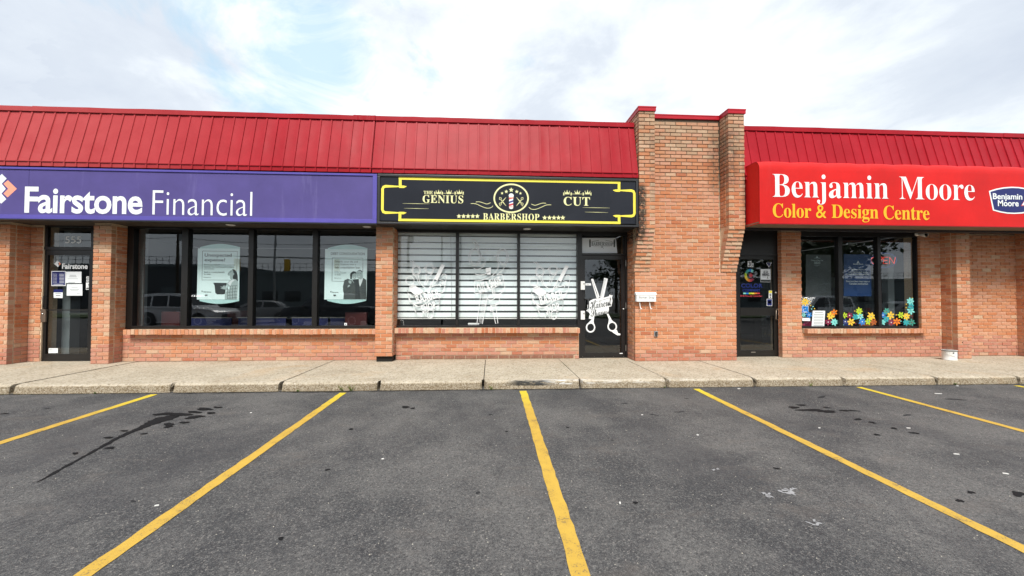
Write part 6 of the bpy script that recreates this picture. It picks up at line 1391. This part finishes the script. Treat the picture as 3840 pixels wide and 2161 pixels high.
sticker('tall off-white price list leaning in the left paint shop pane', 'notice', zmap(2980, 860, 3.625, 8.4525), ((247, 1107), (415, 1108), (402, 1320), (231, 1318)), 'white_paper', [('ink_mid', [(275, 1133), (382, 1133)], .010)]+[('ink_soft', [(262-k*.8, 1160+k*21), (395-k, 1160+k*21)], .010) for k in range(8)], name='paper_notice')
sticker('small white card at the lower left of the paint shop window', 'notice', zmap(2980, 860, 3.625, 8.4525), ((101, 1205), (211, 1206), (211, 1248), (103, 1246)), 'white_paper', name='paper_notice')
FL = [(143, 985, 55, 'yellow', 'above the wheelchair sticker'), (122, 1165, 32, 'aqua', 'partly hidden below the wheelchair sticker'), (193, 1165, 50, 'blue', 'right below the wheelchair sticker'), (485, 1178, 57, 'yellow', 'at the right of the price list'),
      (533, 1133, 50, 'orange', 'highest in the left pane cluster'), (455, 1262, 50, 'maroon', 'at the foot of the left pane beside the price list'), (540, 1262, 54, 'aqua', 'in the bottom right corner of the left pane'),
      (676, 1170, 45, 'lime', 'leftmost in the middle pane'), (745, 1172, 48, 'maroon', 'upper left in the middle pane'), (873, 1113, 50, 'lime', 'topmost in the middle pane'), (825, 1192, 46, 'teal', 'left of the bright aqua one in the middle pane'), (890, 1185, 50, 'aqua', 'centre of the middle pane'),
      (1040, 1185, 57, 'yellow', 'upper right in the middle pane'), (763, 1262, 57, 'yellow', 'bottom left in the middle pane'), (684, 1256, 42, 'navy', 'bottom left corner of the middle pane'), (918, 1258, 52, 'blue', 'bottom centre of the middle pane'), (1000, 1256, 50, 'lime', 'bottom right in the middle pane'),
      (1075, 1262, 52, 'rust', 'bottom right corner of the middle pane'), (1570, 980, 57, 'aqua', 'topmost in the right pane'), (1578, 1048, 48, 'teal', 'between two pale ones at the right edge'), (1578, 1108, 55, 'aqua', 'second of the stack at the right edge'), (1247, 1118, 50, 'green', 'upper left in the right pane'),
      (1302, 1172, 57, 'yellow', 'left centre of the right pane'), (1440, 1168, 50, 'lime', 'centre of the right pane'), (1515, 1185, 52, 'yellow', 'right of the lime one in the right pane'), (1200, 1168, 46, 'blue', 'upper left edge of the right pane'), (1197, 1262, 50, 'aqua', 'bottom left corner of the right pane'),
      (1245, 1222, 46, 'teal', 'behind the yellow one, left of the right pane'), (1310, 1268, 48, 'maroon', 'bottom of the right pane, left half'), (1385, 1256, 56, 'orange', 'bottom centre of the right pane'), (1517, 1264, 50, 'teal', 'bottom of the right pane, second from right'), (1592, 1266, 50, 'green', 'bottom right corner of the right pane')]
for i, (fx, fy, fr2_, cn, where) in enumerate(FL):
    rg = random.Random(i+5); a0 = rg.uniform(0, 1); c0 = q(fx, fy); yy = -.0012-.0011*(i % 5)
    r = thing('flower_sticker', f'{cn} six-petal flower sticker {where}' if cn != 'rust' else f'rust brown flower sticker {where}', 'flower sticker', c0, 'flower stickers along the paint shop window')
    m = MB(); np_ = 6 if i % 3 else 7
    for k in range(np_):
        a = a0+2*PI*k/np_; ln_ = fr2_*rg.uniform(.9, 1.08); wd_ = fr2_*.24
        d, s2 = (math.cos(a), math.sin(a)), (-math.sin(a), math.cos(a))
        m.flat([q(fx+d[0]*ln_*u+s2[0]*wd_*v, fy+d[1]*ln_*u+s2[1]*wd_*v, yy-.00008*k) for u, v in ((.05, 0), (.35, .7), (.62, 1), (.85, .6), (1, 0), (.85, -.6), (.62, -1), (.35, -.7))], .0003)
    m.build('petals', 'petal_'+cn, r)
    MB().flat([q(x, y, yy-.0009) for x, y in ell(fx, fy, 7, 7, 10)], .0002).build('centre', 'white_vinyl' if cn in ('maroon', 'blue', 'navy') else ('petal_maroon' if i % 2 else 'petal_teal'), r)
for i, (fx, fy, c) in enumerate(((210, 985, 'yellow'), (218, 1035, 'yellow'), (250, 1052, 'aqua'), (232, 1085, 'aqua'), (270, 1080, 'yellow'), (570, 1108, 'yellow'), (870, 1068, 'yellow'), (817, 1112, 'yellow'), (1003, 1137, 'yellow'), (925, 1170, 'orange'), (1600, 937, 'yellow'), (1518, 1020, 'yellow'), (1515, 1065, 'yellow'), (1380, 1165, 'yellow'), (1445, 1250, 'aqua'), (1300, 1230, 'navy'), (660, 1300, 'aqua'), (830, 1285, 'maroon'), (1595, 1180, 'maroon'), (125, 1298, 'maroon'))):
    w_ = ('in the upper left corner flowers', 'right of the topmost yellow flower', 'over the price list', 'left of the price list', 'right of the wheelchair sticker', 'top right of the left pane flowers', 'above the topmost lime flower', 'left of the topmost lime flower', 'left of the middle pane yellow flower', 'over the bright aqua flower', 'highest at the right edge', 'left of the stacked flowers, upper', 'left of the stacked flowers, lower', 'left of the right lime flower', 'right of the big orange flower', 'below the right pane yellow flower', 'at the foot of the middle pane, left', 'at the foot of the middle pane, centre', 'right of the second stacked flower', 'at the lower left window corner')[i]
    r = MB().flat([q(x, y) for x, y in ell(fx, fy, 8 if fx != 125 else 18, 8 if fx != 125 else 16, 10)]).build('dot_sticker', 'petal_'+c); tag(r, f'small {c} dot {w_}, paint shop window', 'dot sticker', 'small dots among the window flowers')
# ================================================================== SMALL THINGS ON THE FACADE
# mailbox
q = zmap(2340, 1080, 6.59, 7.90)
a, b_ = q(298, 105), q(800, 342); r = thing('mailbox', 'white wall mailbox lettered Barber Shop with two curled hooks under it', 'mailbox', ((a.x+b_.x)/2, 7.99, b_.z))
MB().box(a.x+.012, b_.x-.004, 7.905, 7.995, b_.z, a.z-.02).build('box', 'white_paint', r, bevel=.004)
m = MB(); zt, zl = a.z, a.z-.052
m.add([(a.x, 7.995, zt), (a.x, 7.94, zt), (a.x, 7.893, zl), (a.x, 7.90, zl-.006), (a.x, 7.995, zl-.006), (b_.x+.006, 7.995, zt), (b_.x+.006, 7.94, zt), (b_.x+.010, 7.893, zl), (b_.x+.010, 7.90, zl-.006), (b_.x+.006, 7.995, zl-.006)],
      [(0, 1, 2, 3, 4), (9, 8, 7, 6, 5), (0, 5, 6, 1), (1, 6, 7, 2), (2, 7, 8, 3), (3, 8, 9, 4)]); m.build('lid', 'white_paint', r)
for X in (408, 655):
    c = q(X, 345); m = MB()
    m.tube([(c.x, 7.95, c.z), (c.x+.004, 7.945, c.z-.06), (c.x+.010, 7.935, c.z-.12), (c.x+.014, 7.915, c.z-.15), (c.x+.016, 7.89, c.z-.155), (c.x+.016, 7.875, c.z-.135)], .0085, 8); m.build('hook', 'white_paint', r, smooth=True)
c0, c1 = q(382, 270), q(752, 218); letters('lettering', font_mesh('Barber Shop', -.006, 1.1), (c0.x, c0.z-.008), (c1.x, c1.z+.006), 'ink_mid', r, 7.9045)
# outdoor socket
q = zmap(2340, 1080, 6.59, 7.97); a, b_ = q(752, 1072), q(842, 1205)
r = thing('outdoor_socket', 'small grey covered power socket low on the brick tower', 'socket', ((a.x+b_.x)/2, 8, b_.z))
MB().box(a.x, b_.x, 7.968, 8.0, b_.z, a.z).build('plate', 'galvanised', r, bevel=.01)
cx = (a.x+b_.x)/2
for zz in (a.z-.035, b_.z+.040): MB().lathe([(.026, 0), (.026, -.012), (.018, -.020), (.010, -.020)], (cx, 7.968, zz), 'y', 16).build('socket_cover', 'lens_dark', r); MB().lathe([(.012, -.02), (.009, -.024)], (cx+.004, 7.967, zz-.004), 'y', 12).build('lid_boss', 'steel', r)
# old screw holes over the mailbox, hole in the far pier
for X, Z in ((673, 72), (832, 72)):
    c = zmap(2340, 1080, 6.59, 7.997)(X, Z); MB().lathe([(.006, 0), (.005, -.002)], (c.x, 7.999, c.z), 'y', 8).build('screw_hole', 'lens_dark', tow)
c = at(3440+875/5.18, 1200+438/5.18, 8.05); MB().lathe([(.010, 0), (.008, -.002)], (c.x, 8.049, c.z), 'y', 8).build('drill_hole', 'lens_dark', pnt)
# paint bucket
r = thing('paint_can', 'dented white paint can with black rim standing by the right brick pier', 'paint can', (10.02, 7.93, 0))
cx, cy = 10.02, 7.93; rg = random.Random(4); V = []; n = 24; prof = [(.118, 0), (.122, .006), (.118, .014), (.117, .10), (.118, .19), (.122, .205), (.125, .212), (.121, .218), (.110, .214), (.108, .205)]
for rr, h in prof:
    for j in range(n): a = 2*PI*j/n; k = rr+(.004*math.sin(3*a+h*20) if .01 < h < .19 else 0); V.append((cx+k*math.cos(a), cy+k*math.sin(a), h))
m = MB(); m.add(V, [(i*n+j, i*n+(j+1) % n, (i+1)*n+(j+1) % n, (i+1)*n+j) for i in range(len(prof)-1) for j in range(n)]+[tuple(range(n))]); m.build('body', 'white_plastic', r, smooth=True)
MB().lathe([(.1245, .196), (.1265, .203), (.1265, .210), (.1225, .2135)], (cx, cy, 0), 'z', 24).build('rim', 'plastic_dark', r, smooth=True)
MB().lathe([(.107, .198), (.02, .199)], (cx, cy, 0), 'z', 20).build('lid', 'galvanised', r)
MB().tube([(cx+.125*math.cos(t), cy+.125*math.sin(t), .19-.11*math.sin((t-PI)/PI*PI)) for t in [PI+PI*i/14 for i in range(15)]], .0025, 5).build('wire_handle', 'steel', r)
m = MB()
for j in range(6):
    a0 = PI*1.42+j*.10; m.add([(cx+.1205*math.cos(a0), cy+.1205*math.sin(a0), .05), (cx+.1205*math.cos(a0+.09), cy+.1205*math.sin(a0+.09), .05), (cx+.1205*math.cos(a0+.09), cy+.1205*math.sin(a0+.09), .17), (cx+.1205*math.cos(a0), cy+.1205*math.sin(a0), .17)], [(0, 1, 2, 3)])
m.build('label', 'white_paper', r)
MB().lathe([(.016, 0), (.014, -.003)], (cx-.045, cy-.113, .165), 'y', 12).build('cap_spot', 'plastic_dark', r)
# security camera
c = at(3461, 884, 8.20); r = thing('security_camera', 'small white security camera under the awning beside the paint shop window', 'security camera', (c.x, 8.34, c.z))
MB().lathe([(.05, 0), (.05, -.03), (.035, -.045)], (c.x+.02, 8.35, c.z+.06), 'y', 16).build('mount', 'white_plastic', r)
MB().tube([(c.x+.05, 8.33, c.z+.05), (c.x, 8.20, c.z+.03), (c.x-.02, 8.12, c.z)], [.03, .045, .045], 14).build('housing', 'white_plastic', r, smooth=True)
MB().lathe([(.040, 0), (.034, -.006)], (c.x-.025, 8.112, c.z-.002), 'y', 16).build('lens', 'lens_dark', r)
MB().tube([(c.x+.06, 8.30, c.z+.05), (c.x+.06, 8.30, c.z+.14)], .012, 6).build('cable', 'plastic_dark', r)

# ================================================================== INSIDE THE SHOPS
def chair(x, y, rz, label, grp='red chairs inside the finance office'):
    r = thing('office_chair', label, 'chair', (0, 0, 0), grp)
    MB().box(-.25, .25, -.25, .25, .42, .50).build('seat', 'red_seat', r, bevel=.02); MB().box(-.25, .25, .22, .29, .50, 1.02).build('backrest', 'red_seat', r, bevel=.02)
    for sx in (-1, 1):
        for sy in (-1, 1): MB().tube([(sx*.22, sy*.22, 0), (sx*.21, sy*.21, .42)], .013, 6).build('leg', 'steel', r)
    r.location = (x, y, FLOOR); r.rotation_euler = (0, 0, rz); return r
chair(-7.05, 9.25, 2.9, 'red chair behind the leftmost office pane'); chair(-6.1, 9.9, 3.3, 'red chair in the middle of the waiting area'); chair(-2.95, 9.0, 3.0, 'red chair behind the rightmost office pane')
def partition(x0, x1, y, label):
    r = thing('partition', label, 'partition', (x0, y, 0), 'blue partitions inside the office'); MB().box(x0, x1, y, y+.05, .30, .85).build('panel', 'blue_partition', r); MB().box(x0-.02, x1+.02, y-.005, y+.055, .85, .87).build('top_rail', 'steel', r)
    for x in (x0+.05, x1-.05): MB().box(x-.02, x+.02, y, y+.05, 0, .30).build('leg', 'steel', r)
partition(-6.95, -5.9, 9.10, 'blue partition behind the left office pane'); partition(-5.75, -4.7, 9.12, 'blue partition under the first poster'); partition(-4.55, -3.75, 9.10, 'blue partition left of centre in the office'); partition(-3.70, -3.2, 9.12, 'short blue partition beside the red chair')
def wallplate(x, y, label):
    tag(MB().box(x, x+.07, y-.01, y, .42, .54).build('wall_socket', 'white_plastic'), label, 'socket')
wallplate(-9.6+.35, 12.99, 'pale wall socket deep inside the office door')
r = thing('desk', 'dark desk at the back of the finance office', 'desk', (-5, 11.3, 0))
MB().box(-5.9, -4.2, 11, 11.7, .72, .76).build('desktop', 'room_column', r)
for x in (-5.85, -4.3): MB().box(x, x+.05, 11.05, 11.65, 0, .72).build('side_panel', 'room_dark', r)
# display racks of colour cards, paint shop
def rack(x0, y0, label):
    r = thing('colour_rack', label, 'display rack', (x0, y0, 0), 'colour card racks inside the paint shop'); MB().box(x0, x0+.95, y0+.02, y0+.30, 0, 2.0).build('cabinet', 'room_dark', r)
    m = MB()
    for j in range(5):
        for i in range(22): m.box(x0+.03+i*.041, x0+.03+i*.041+.012, y0, y0+.02, .25+j*.34, .25+j*.34+.26)
    m.build('card_strips', 'ink_soft', r)
rack(8.6, 9.5, 'colour card rack behind the middle pane'); rack(9.6, 9.4, 'colour card rack behind the neon sign'); rack(7.4, 10.2, 'colour card rack at the back left of the shop')
for k, (x, c) in enumerate(((7.55, 'petal_maroon'), (8.35, 'petal_navy'), (8.95, 'petal_rust'))):
    r = thing('display_bin', ['maroon display bin behind the left pane', 'navy display bin behind the middle pane', 'rust display bin behind the middle pane'][k], 'bin', (x, 9, 0)); MB().box(x, x+.4, 8.95, 9.2, 0, .82).build('bin', 'room_dark', r); MB().box(x+.02, x+.38, 8.94, 8.96, .5, .78).build('front_card', c, r)

# ================================================================== THE STREET BEHIND THE CAMERA (seen in the glass)
def wheel(r, x, y, rad_, w=.22):
    o = MB().lathe([(rad_*.62, -w/2), (rad_*.93, -w/2), (rad_, -w*.35), (rad_, w*.35), (rad_*.93, w/2), (rad_*.62, w/2)], (x, y, rad_), 'y', 24).build('wheel', 'tyre', r, smooth=True)
    m = MB().lathe([(rad_*.64, w*.3), (rad_*.60, w*.52), (rad_*.15, w*.46), (.02, w*.5)], (x, y, rad_), 'y', 20).lathe([(rad_*.64, -w*.3), (rad_*.60, -w*.52), (rad_*.15, -w*.46), (.02, -w*.5)], (x, y, rad_), 'y', 20); m.build('rim', 'rim', o)
def car(label, paint, body, cabin, L_, W_, wr, wx, glassr, name='parked_car', cat='car', loc=(0, 0, 0), rz=0., bed=None):
    """length along x (front +x); body and cabin are side outlines, the cabin narrows upward"""
    r = thing(name, label, cat, (0, 0, 0), 'cars parked behind the photographer')
    m = MB(); n = len(body); hw = W_/2
    vs = []
    for s_ in (-1, 1):
        for x, z in body:
            t = 1-.10*max(0, abs(x)/(L_/2)-.75)/.25-.06*max(0, (.45-z)/.45)-.05*max(0, (z-.85)); vs.append((x, s_*hw*t, z))
    m.add(vs, [tuple(range(n)), tuple(range(2*n-1, n-1, -1))]+[(i, i+n, (i+1) % n+n, (i+1) % n) for i in range(n)]); m.build('body', paint, r, bevel=.035, smooth=True)
    m = MB(); n = len(cabin); z0 = min(z for _, z in cabin); z1 = max(z for _, z in cabin); vs = []
    for s_ in (-1, 1):
        for x, z in cabin: vs.append((x, s_*(hw*.94-(z-z0)/(z1-z0)*.17), z))
    m.add(vs, [tuple(range(n)), tuple(range(2*n-1, n-1, -1))]+[(i, i+n, (i+1) % n+n, (i+1) % n) for i in range(n)]); m.build('cabin', paint, r, bevel=.03, smooth=True)
    yf = lambda z: hw*.94-(z-z0)/(z1-z0)*.17+.006
    for pts in glassr:
        for s_ in (-1, 1):
            m = MB(); m.add([(x, s_*yf(z), z) for x, z in pts]+[(x, s_*(yf(z)-.03), z) for x, z in pts], [tuple(range(len(pts))), tuple(range(2*len(pts)-1, len(pts)-1, -1))]+[(i, i+len(pts), (i+1) % len(pts)+len(pts), (i+1) % len(pts)) for i in range(len(pts))]); m.build('side_window', 'car_glass', r)
    # front and rear screens follow the cabin's end edges
    for (xa, za), (xb, zb2), nm, d in ((cabin[0], cabin[1], 'rear_window', -1), (cabin[-1], cabin[-2], 'windscreen', 1)):
        lo, hi = .22, .88; P = []
        for u in (lo, hi):
            x, z = xa+(xb-xa)*u+d*.012, za+(zb2-za)*u; P.append((x, z))
        m = MB(); m.add([(P[0][0], -yf(P[0][1])+.10, P[0][1]), (P[0][0], yf(P[0][1])-.10, P[0][1]), (P[1][0], yf(P[1][1])-.10, P[1][1]), (P[1][0], -yf(P[1][1])+.10, P[1][1]), (P[0][0]-d*.03, -yf(P[0][1])+.10, P[0][1]), (P[0][0]-d*.03, yf(P[0][1])-.10, P[0][1]), (P[1][0]-d*.03, yf(P[1][1])-.10, P[1][1]), (P[1][0]-d*.03, -yf(P[1][1])+.10, P[1][1])],
              [(0, 1, 2, 3), (7, 6, 5, 4), (0, 4, 5, 1), (1, 5, 6, 2), (2, 6, 7, 3), (3, 7, 4, 0)]); m.build(nm, 'car_glass', r)
    for x in wx:
        for s_ in (-1, 1):
            wheel(r, x, s_*(hw-.11), wr)
            MB().lathe([(wr*1.16, -.012), (wr*1.16, .012)], (x, s_*(hw*.985), wr+.01), 'y', 24).build('wheel_arch', 'plastic_dark', r)
    for s_ in (-1, 1):
        MB().box(-L_/2-.012, -L_/2+.10, s_*hw*.62-.14, s_*hw*.62+.14, .78, 1.02).build('tail_light', 'lamp_red', r, bevel=.02); MB().box(L_/2-.14, L_/2+.010, s_*hw*.62-.18, s_*hw*.62+.18, .62, .80).build('headlight', 'lamp_clear', r, bevel=.02)
        MB().box(cabin[-1][0]-.35, cabin[-1][0]-.17, s_*(hw+.10)-.08, s_*(hw+.10)+.08, 1.0, 1.14).build('mirror', 'plastic_dark', r, bevel=.02)
        MB().box(-.15, .05, s_*(hw*.985)-.012, s_*(hw*.985)+.012, .90, .93).build('door_handle', 'rim', r)
    MB().box(L_/2-.03, L_/2+.02, -hw*.5, hw*.5, .45, .72).build('grille', 'plastic_dark', r, bevel=.01)
    MB().box(-L_/2-.03, -L_/2+.2, -hw*.88, hw*.88, .32, .55).build('rear_bumper', 'plastic_dark', r, bevel=.03); MB().box(L_/2-.2, L_/2+.03, -hw*.88, hw*.88, .26, .44).build('front_bumper', 'plastic_dark', r, bevel=.03)
    r.location = loc; r.rotation_euler = (0, 0, rz); return r
suv_b = [(-2.35, .35), (-2.38, .75), (-2.33, 1.02), (-1.2, 1.06), (1.0, 1.06), (2.05, .98), (2.36, .82), (2.38, .35), (1.2, .24), (-1.2, .24)]
suv_c = [(-2.28, 1.02), (-2.08, 1.72), (-1.4, 1.80), (.1, 1.79), (.42, 1.72), (1.12, 1.04)]
suv_g = [[(-2.08, 1.12), (-1.98, 1.62), (-1.42, 1.66), (-1.35, 1.12)], [(-1.25, 1.12), (-1.32, 1.66), (-.45, 1.68), (-.42, 1.12)], [(-.32, 1.12), (-.35, 1.68), (.28, 1.64), (.85, 1.12)]]
sed_b = [(-2.2, .35), (-2.25, .70), (-2.1, .95), (-1.3, .98), (.9, .96), (1.9, .84), (2.2, .68), (2.22, .32), (1.2, .22), (-1.2, .22)]
sed_c = [(-1.75, .95), (-1.15, 1.36), (-.6, 1.45), (.1, 1.45), (.35, 1.40), (1.15, .94)]
sed_g = [[(-1.35, 1.02), (-1.02, 1.32), (-.42, 1.37), (-.40, 1.02)], [(-.30, 1.02), (-.32, 1.37), (.18, 1.34), (.72, 1.02)]]
pk_b = [(-2.75, .45), (-2.78, 1.05), (-2.70, 1.12), (-.95, 1.12), (1.25, 1.14), (2.45, 1.06), (2.72, .90), (2.75, .45), (1.6, .34), (-1.6, .34)]
pk_c = [(-.98, 1.10), (-.85, 1.78), (-.4, 1.86), (.45, 1.86), (.72, 1.80), (1.45, 1.12)]
pk_g = [[(-.80, 1.20), (-.74, 1.70), (-.12, 1.74), (-.10, 1.20)], [(.0, 1.20), (-.02, 1.74), (.55, 1.72), (1.08, 1.20)]]
def gl_(x, y): return gz(x, y)
car('white sport utility car parked side on behind the photographer', 'car_white', suv_b, suv_c, 4.75, 1.85, .37, (-1.42, 1.45), suv_g, loc=(-16.6, -5.2, gl_(0, -5.2)), rz=rad(8))
car('silver saloon parked beyond the white utility car', 'car_silver', sed_b, sed_c, 4.45, 1.78, .33, (-1.35, 1.35), sed_g, loc=(-15.2, -9.2, gl_(0, -9.2)), rz=rad(160))
car('second white car parked behind the utility car', 'car_white', sed_b, sed_c, 4.45, 1.78, .33, (-1.35, 1.35), sed_g, loc=(-21.0, -8.6, gl_(0, -8.6)), rz=rad(150))
car('dark pickup truck parked behind the photographer', 'car_dark', pk_b, pk_c, 5.5, 1.95, .40, (-1.75, 1.70), pk_g, name='pickup_truck', cat='pickup truck', loc=(-8.6, -4.9, gl_(0, -4.9)), rz=rad(196))
car('dark saloon parked at the far left behind the photographer', 'car_dark', sed_b, sed_c, 4.45, 1.78, .33, (-1.35, 1.35), sed_g, loc=(-24.5, -3.6, gl_(0, -3.6)), rz=rad(20))
car('white car parked opposite the paint shop', 'car_white', suv_b, suv_c, 4.75, 1.85, .37, (-1.42, 1.45), suv_g, loc=(19.5, -5.6, gl_(0, -5.6)), rz=rad(172))
car('silver car parked opposite the paint shop, near the tree', 'car_silver', sed_b, sed_c, 4.45, 1.78, .33, (-1.35, 1.35), sed_g, loc=(25.5, -5.0, gl_(0, -5.0)), rz=rad(10))
# verge, road and its far side
MB().box(-140, 140, -22, -15.5, -1.5, gz(0, -16)+.10).build('grass_verge', 'grass', kind='structure')
MB().box(-140, 140, -33.0, -32.8, -1.5, gz(0, -33)+.12).build('far_kerb', 'concrete', kind='structure')
# long low-lit building across the road with a railed roof
def far_building(x0, x1, y, h, label, mat='far_wall'):
    g = gz(0, -30); r = thing('far_building', label, 'building', ((x0+x1)/2, y, g), 'long buildings across the road')
    MB().box(x0, x1, y-12, y, g-.2, g+h).build('wall', mat, r)
    m = MB()
    for k in range(int((x1-x0)/3.2)):
        X = x0+.6+k*3.2; MB().box(X, X+2.2, y, y+.06, g+1.0, g+2.5).build('window', 'car_glass', r) if k % 3 else MB().box(X, X+2.2, y, y+.08, g, g+3.0).build('door', 'far_panel', r)
    MB().box(x0-.1, x1+.1, y-.1, y+.25, g+h-.35, g+h+.05).build('parapet', 'far_panel', r)
    k = x0
    while k < x1: m.tube([(k, y-.1, g+h), (k, y-.1, g+h+1.1)], .035, 5); k += .9
    m.tube([(x0, y-.1, g+h+1.1), (x1, y-.1, g+h+1.1)], .04, 5); m.tube([(x0, y-.1, g+h+.6), (x1, y-.1, g+h+.6)], .03, 5); m.build('railing', 'galvanised', r)
far_building(-95, -38, -40, 6.2, 'long grey building across the road with roof railing, far left')
far_building(-37, -12, -41, 5.4, 'lower grey building across the road, nearer the middle', 'far_panel')
far_building(30, 80, -46, 5.0, 'pale low building across the road, far right', 'far_panel')
def lamp(x, y, h, arms, label):
    g = gz(x, y); r = thing('street_lamp', label, 'street lamp', (x, y, g), 'street lamps along the road'); MB().tube([(x, y, g), (x, y, g+h*.8), (x, y, g+h)], [.13, .09, .07], 8).build('pole', 'galvanised', r)
    for d in arms: MB().tube([(x, y, g+h-.8), (x+d*.5, y, g+h), (x+d*2.2, y, g+h+.4)], .045, 6).build('arm', 'galvanised', r); MB().box(x+d*2.2-.35, x+d*2.2+.35, y-.14, y+.14, g+h+.32, g+h+.46).build('lamp_head', 'galvanised', r, bevel=.03)
lamp(-21.5, -22.6, 9.5, (-1, 1), 'twin armed street lamp across the lot'); lamp(-55, -30, 10, (1,), 'single armed lamp at far left of the road'); lamp(-3.2, -23, 9, (-1,), 'street lamp facing the barber shop'); lamp(31, -24, 9.5, (1,), 'street lamp facing the paint shop')
r = thing('traffic_signal', 'yellow traffic signals hanging from a mast arm over the road', 'traffic signal', (-30, -24, gz(0, -24)))
g = gz(0, -24); MB().tube([(-12, -24, g), (-12, -24, g+6.2)], .14, 8).build('pole', 'galvanised', r); MB().tube([(-12, -24, g+5.6), (-27, -24, g+5.9)], .08, 6).build('mast_arm', 'galvanised', r)
for X in (-16, -21, -26): MB().box(X-.25, X+.25, -24.1, -23.8, g+4.4, g+5.6).build('signal_head', 'traffic_yellow', r, bevel=.03)
for i, x in enumerate((-33, -9, 14)):
    g = gz(0, -25); r = thing('utility_pole', ['wooden utility pole at the far left across the road', 'wooden utility pole across the road opposite the barber shop', 'wooden utility pole across the road on the right'][i], 'utility pole', (x, -25.5, g))
    MB().tube([(x, -25.5, g), (x, -25.5, g+11)], [.17, .11], 8).build('pole', 'tree_bark', r); MB().box(x-1.1, x+1.1, -25.56, -25.44, g+10.0, g+10.15).build('crossarm', 'tree_bark', r); MB().box(x-.9, x+.9, -25.56, -25.44, g+8.9, g+9.02).build('crossarm', 'tree_bark', r)
    MB().lathe([(.22, 0), (.22, .8), (.05, .9)], (x+.35, -25.5, g+7.6), 'z', 12).build('transformer', 'galvanised', r)
g = gz(0, -25)
for k, (dy, hz) in enumerate(((-.9, 10.2), (-.3, 10.2), (.4, 10.2), (.9, 9.1), (-.7, 9.1), (0, 8.0))):
    pts = []
    for a, b_ in ((-80, -33), (-33, -9), (-9, 14), (14, 70)):
        pts += [(a+(b_-a)*i/10, -25.5+dy*.4, g+hz-4*.7*(i/10)*(1-i/10)) for i in range(10)]
    tag(MB().tube(pts, .022, 4).build('overhead_wire', 'plastic_dark'), ['front top', 'middle top', 'rear top', 'rear second-level', 'front second-level', 'lowest'][k]+' overhead wire strung along the poles across the road', 'wire', 'overhead wires across the road')
r = thing('utility_mast', 'dark lean mast standing between the camera and the road', 'post', (-1.0, -7.0, gz(0, -7)))
MB().tube([(-3.0, -7, gz(0, -7)), (-3.05, -7, 6.5)], [.07, .05], 8).build('pole', 'plastic_dark', r); MB().box(-3.6, -2.35, -7.05, -7.02, 2.6, 3.5).build('sign_back', 'galvanised', r)
# trees
rg = random.Random(21)
def leaf_mesh(seed, n=2600):
    rg = random.Random(seed); m = MB(); cl = [(rg.gauss(0, .42), rg.gauss(0, .42), rg.gauss(.0, .30), rg.uniform(.18, .38)) for _ in range(26)]
    for _ in range(n):
        c = rg.choice(cl); p = Vector((c[0]+rg.gauss(0, c[3]*.5), c[1]+rg.gauss(0, c[3]*.5), c[2]+rg.gauss(0, c[3]*.4))); d = Vector((rg.gauss(0, 1), rg.gauss(0, 1), rg.gauss(0, .6))).normalized(); s_ = d.orthogonal().normalized(); l = rg.uniform(.035, .065)
        m.add([p-d*l, p+s_*l*.5, p+d*l, p-s_*l*.5], [(0, 1, 2, 3)])
    me = bpy.data.meshes.new('crown'); me.from_pydata(m.v, [], m.f); me.materials.append(MAT['tree_leaf']); return me
crowns = [leaf_mesh(1), leaf_mesh(2)]
for i, (x, y, h, rr, lb) in enumerate(((22.0, -9.5, 4.6, 4.6, 'large dark tree opposite the paint shop window'), (13.5, -20.5, 4.6, 3.6, 'leafy tree on the verge opposite the barber door'), (29, -17, 5.2, 4.2, 'tree on the verge at the far right'), (17.5, -14.5, 5.0, 3.8, 'tree between the verge and the parked cars'), (-1.0, -24, 4.0, 2.6, 'small tree across the lot opposite the tower'), (-62, -27, 4.5, 3.6, 'tree in front of the long grey building'), (40, -30, 5, 4, 'tree before the pale low building'))):
    g = gz(x, y); r = thing('tree', lb, 'tree', (x, y, g), 'trees along the verge'); m = MB().tube([(x, y, g), (x+.1, y, g+h*.5), (x, y+.1, g+h)], [.24, .17, .08], 8)
    for k in range(7): a = k*2.4; m.tube([(x, y, g+h*(.45+.06*k)), (x+math.cos(a)*rr*.3, y+math.sin(a)*rr*.3, g+h*(.75+.06*k)), (x+math.cos(a)*rr*.55, y+math.sin(a)*rr*.55, g+h*(.95+.06*k))], [.09, .06, .02], 5)
    m.build('trunk', 'tree_bark', r)
    o = bpy.data.objects.new('crown', crowns[i % 2]); COL.objects.link(o); o.parent = r; o.location = (0, 0, h*1.12); o.scale = (rr, rr, rr*.95); o.rotation_euler = (0, 0, i*1.3); o['kind'] = 'stuff'
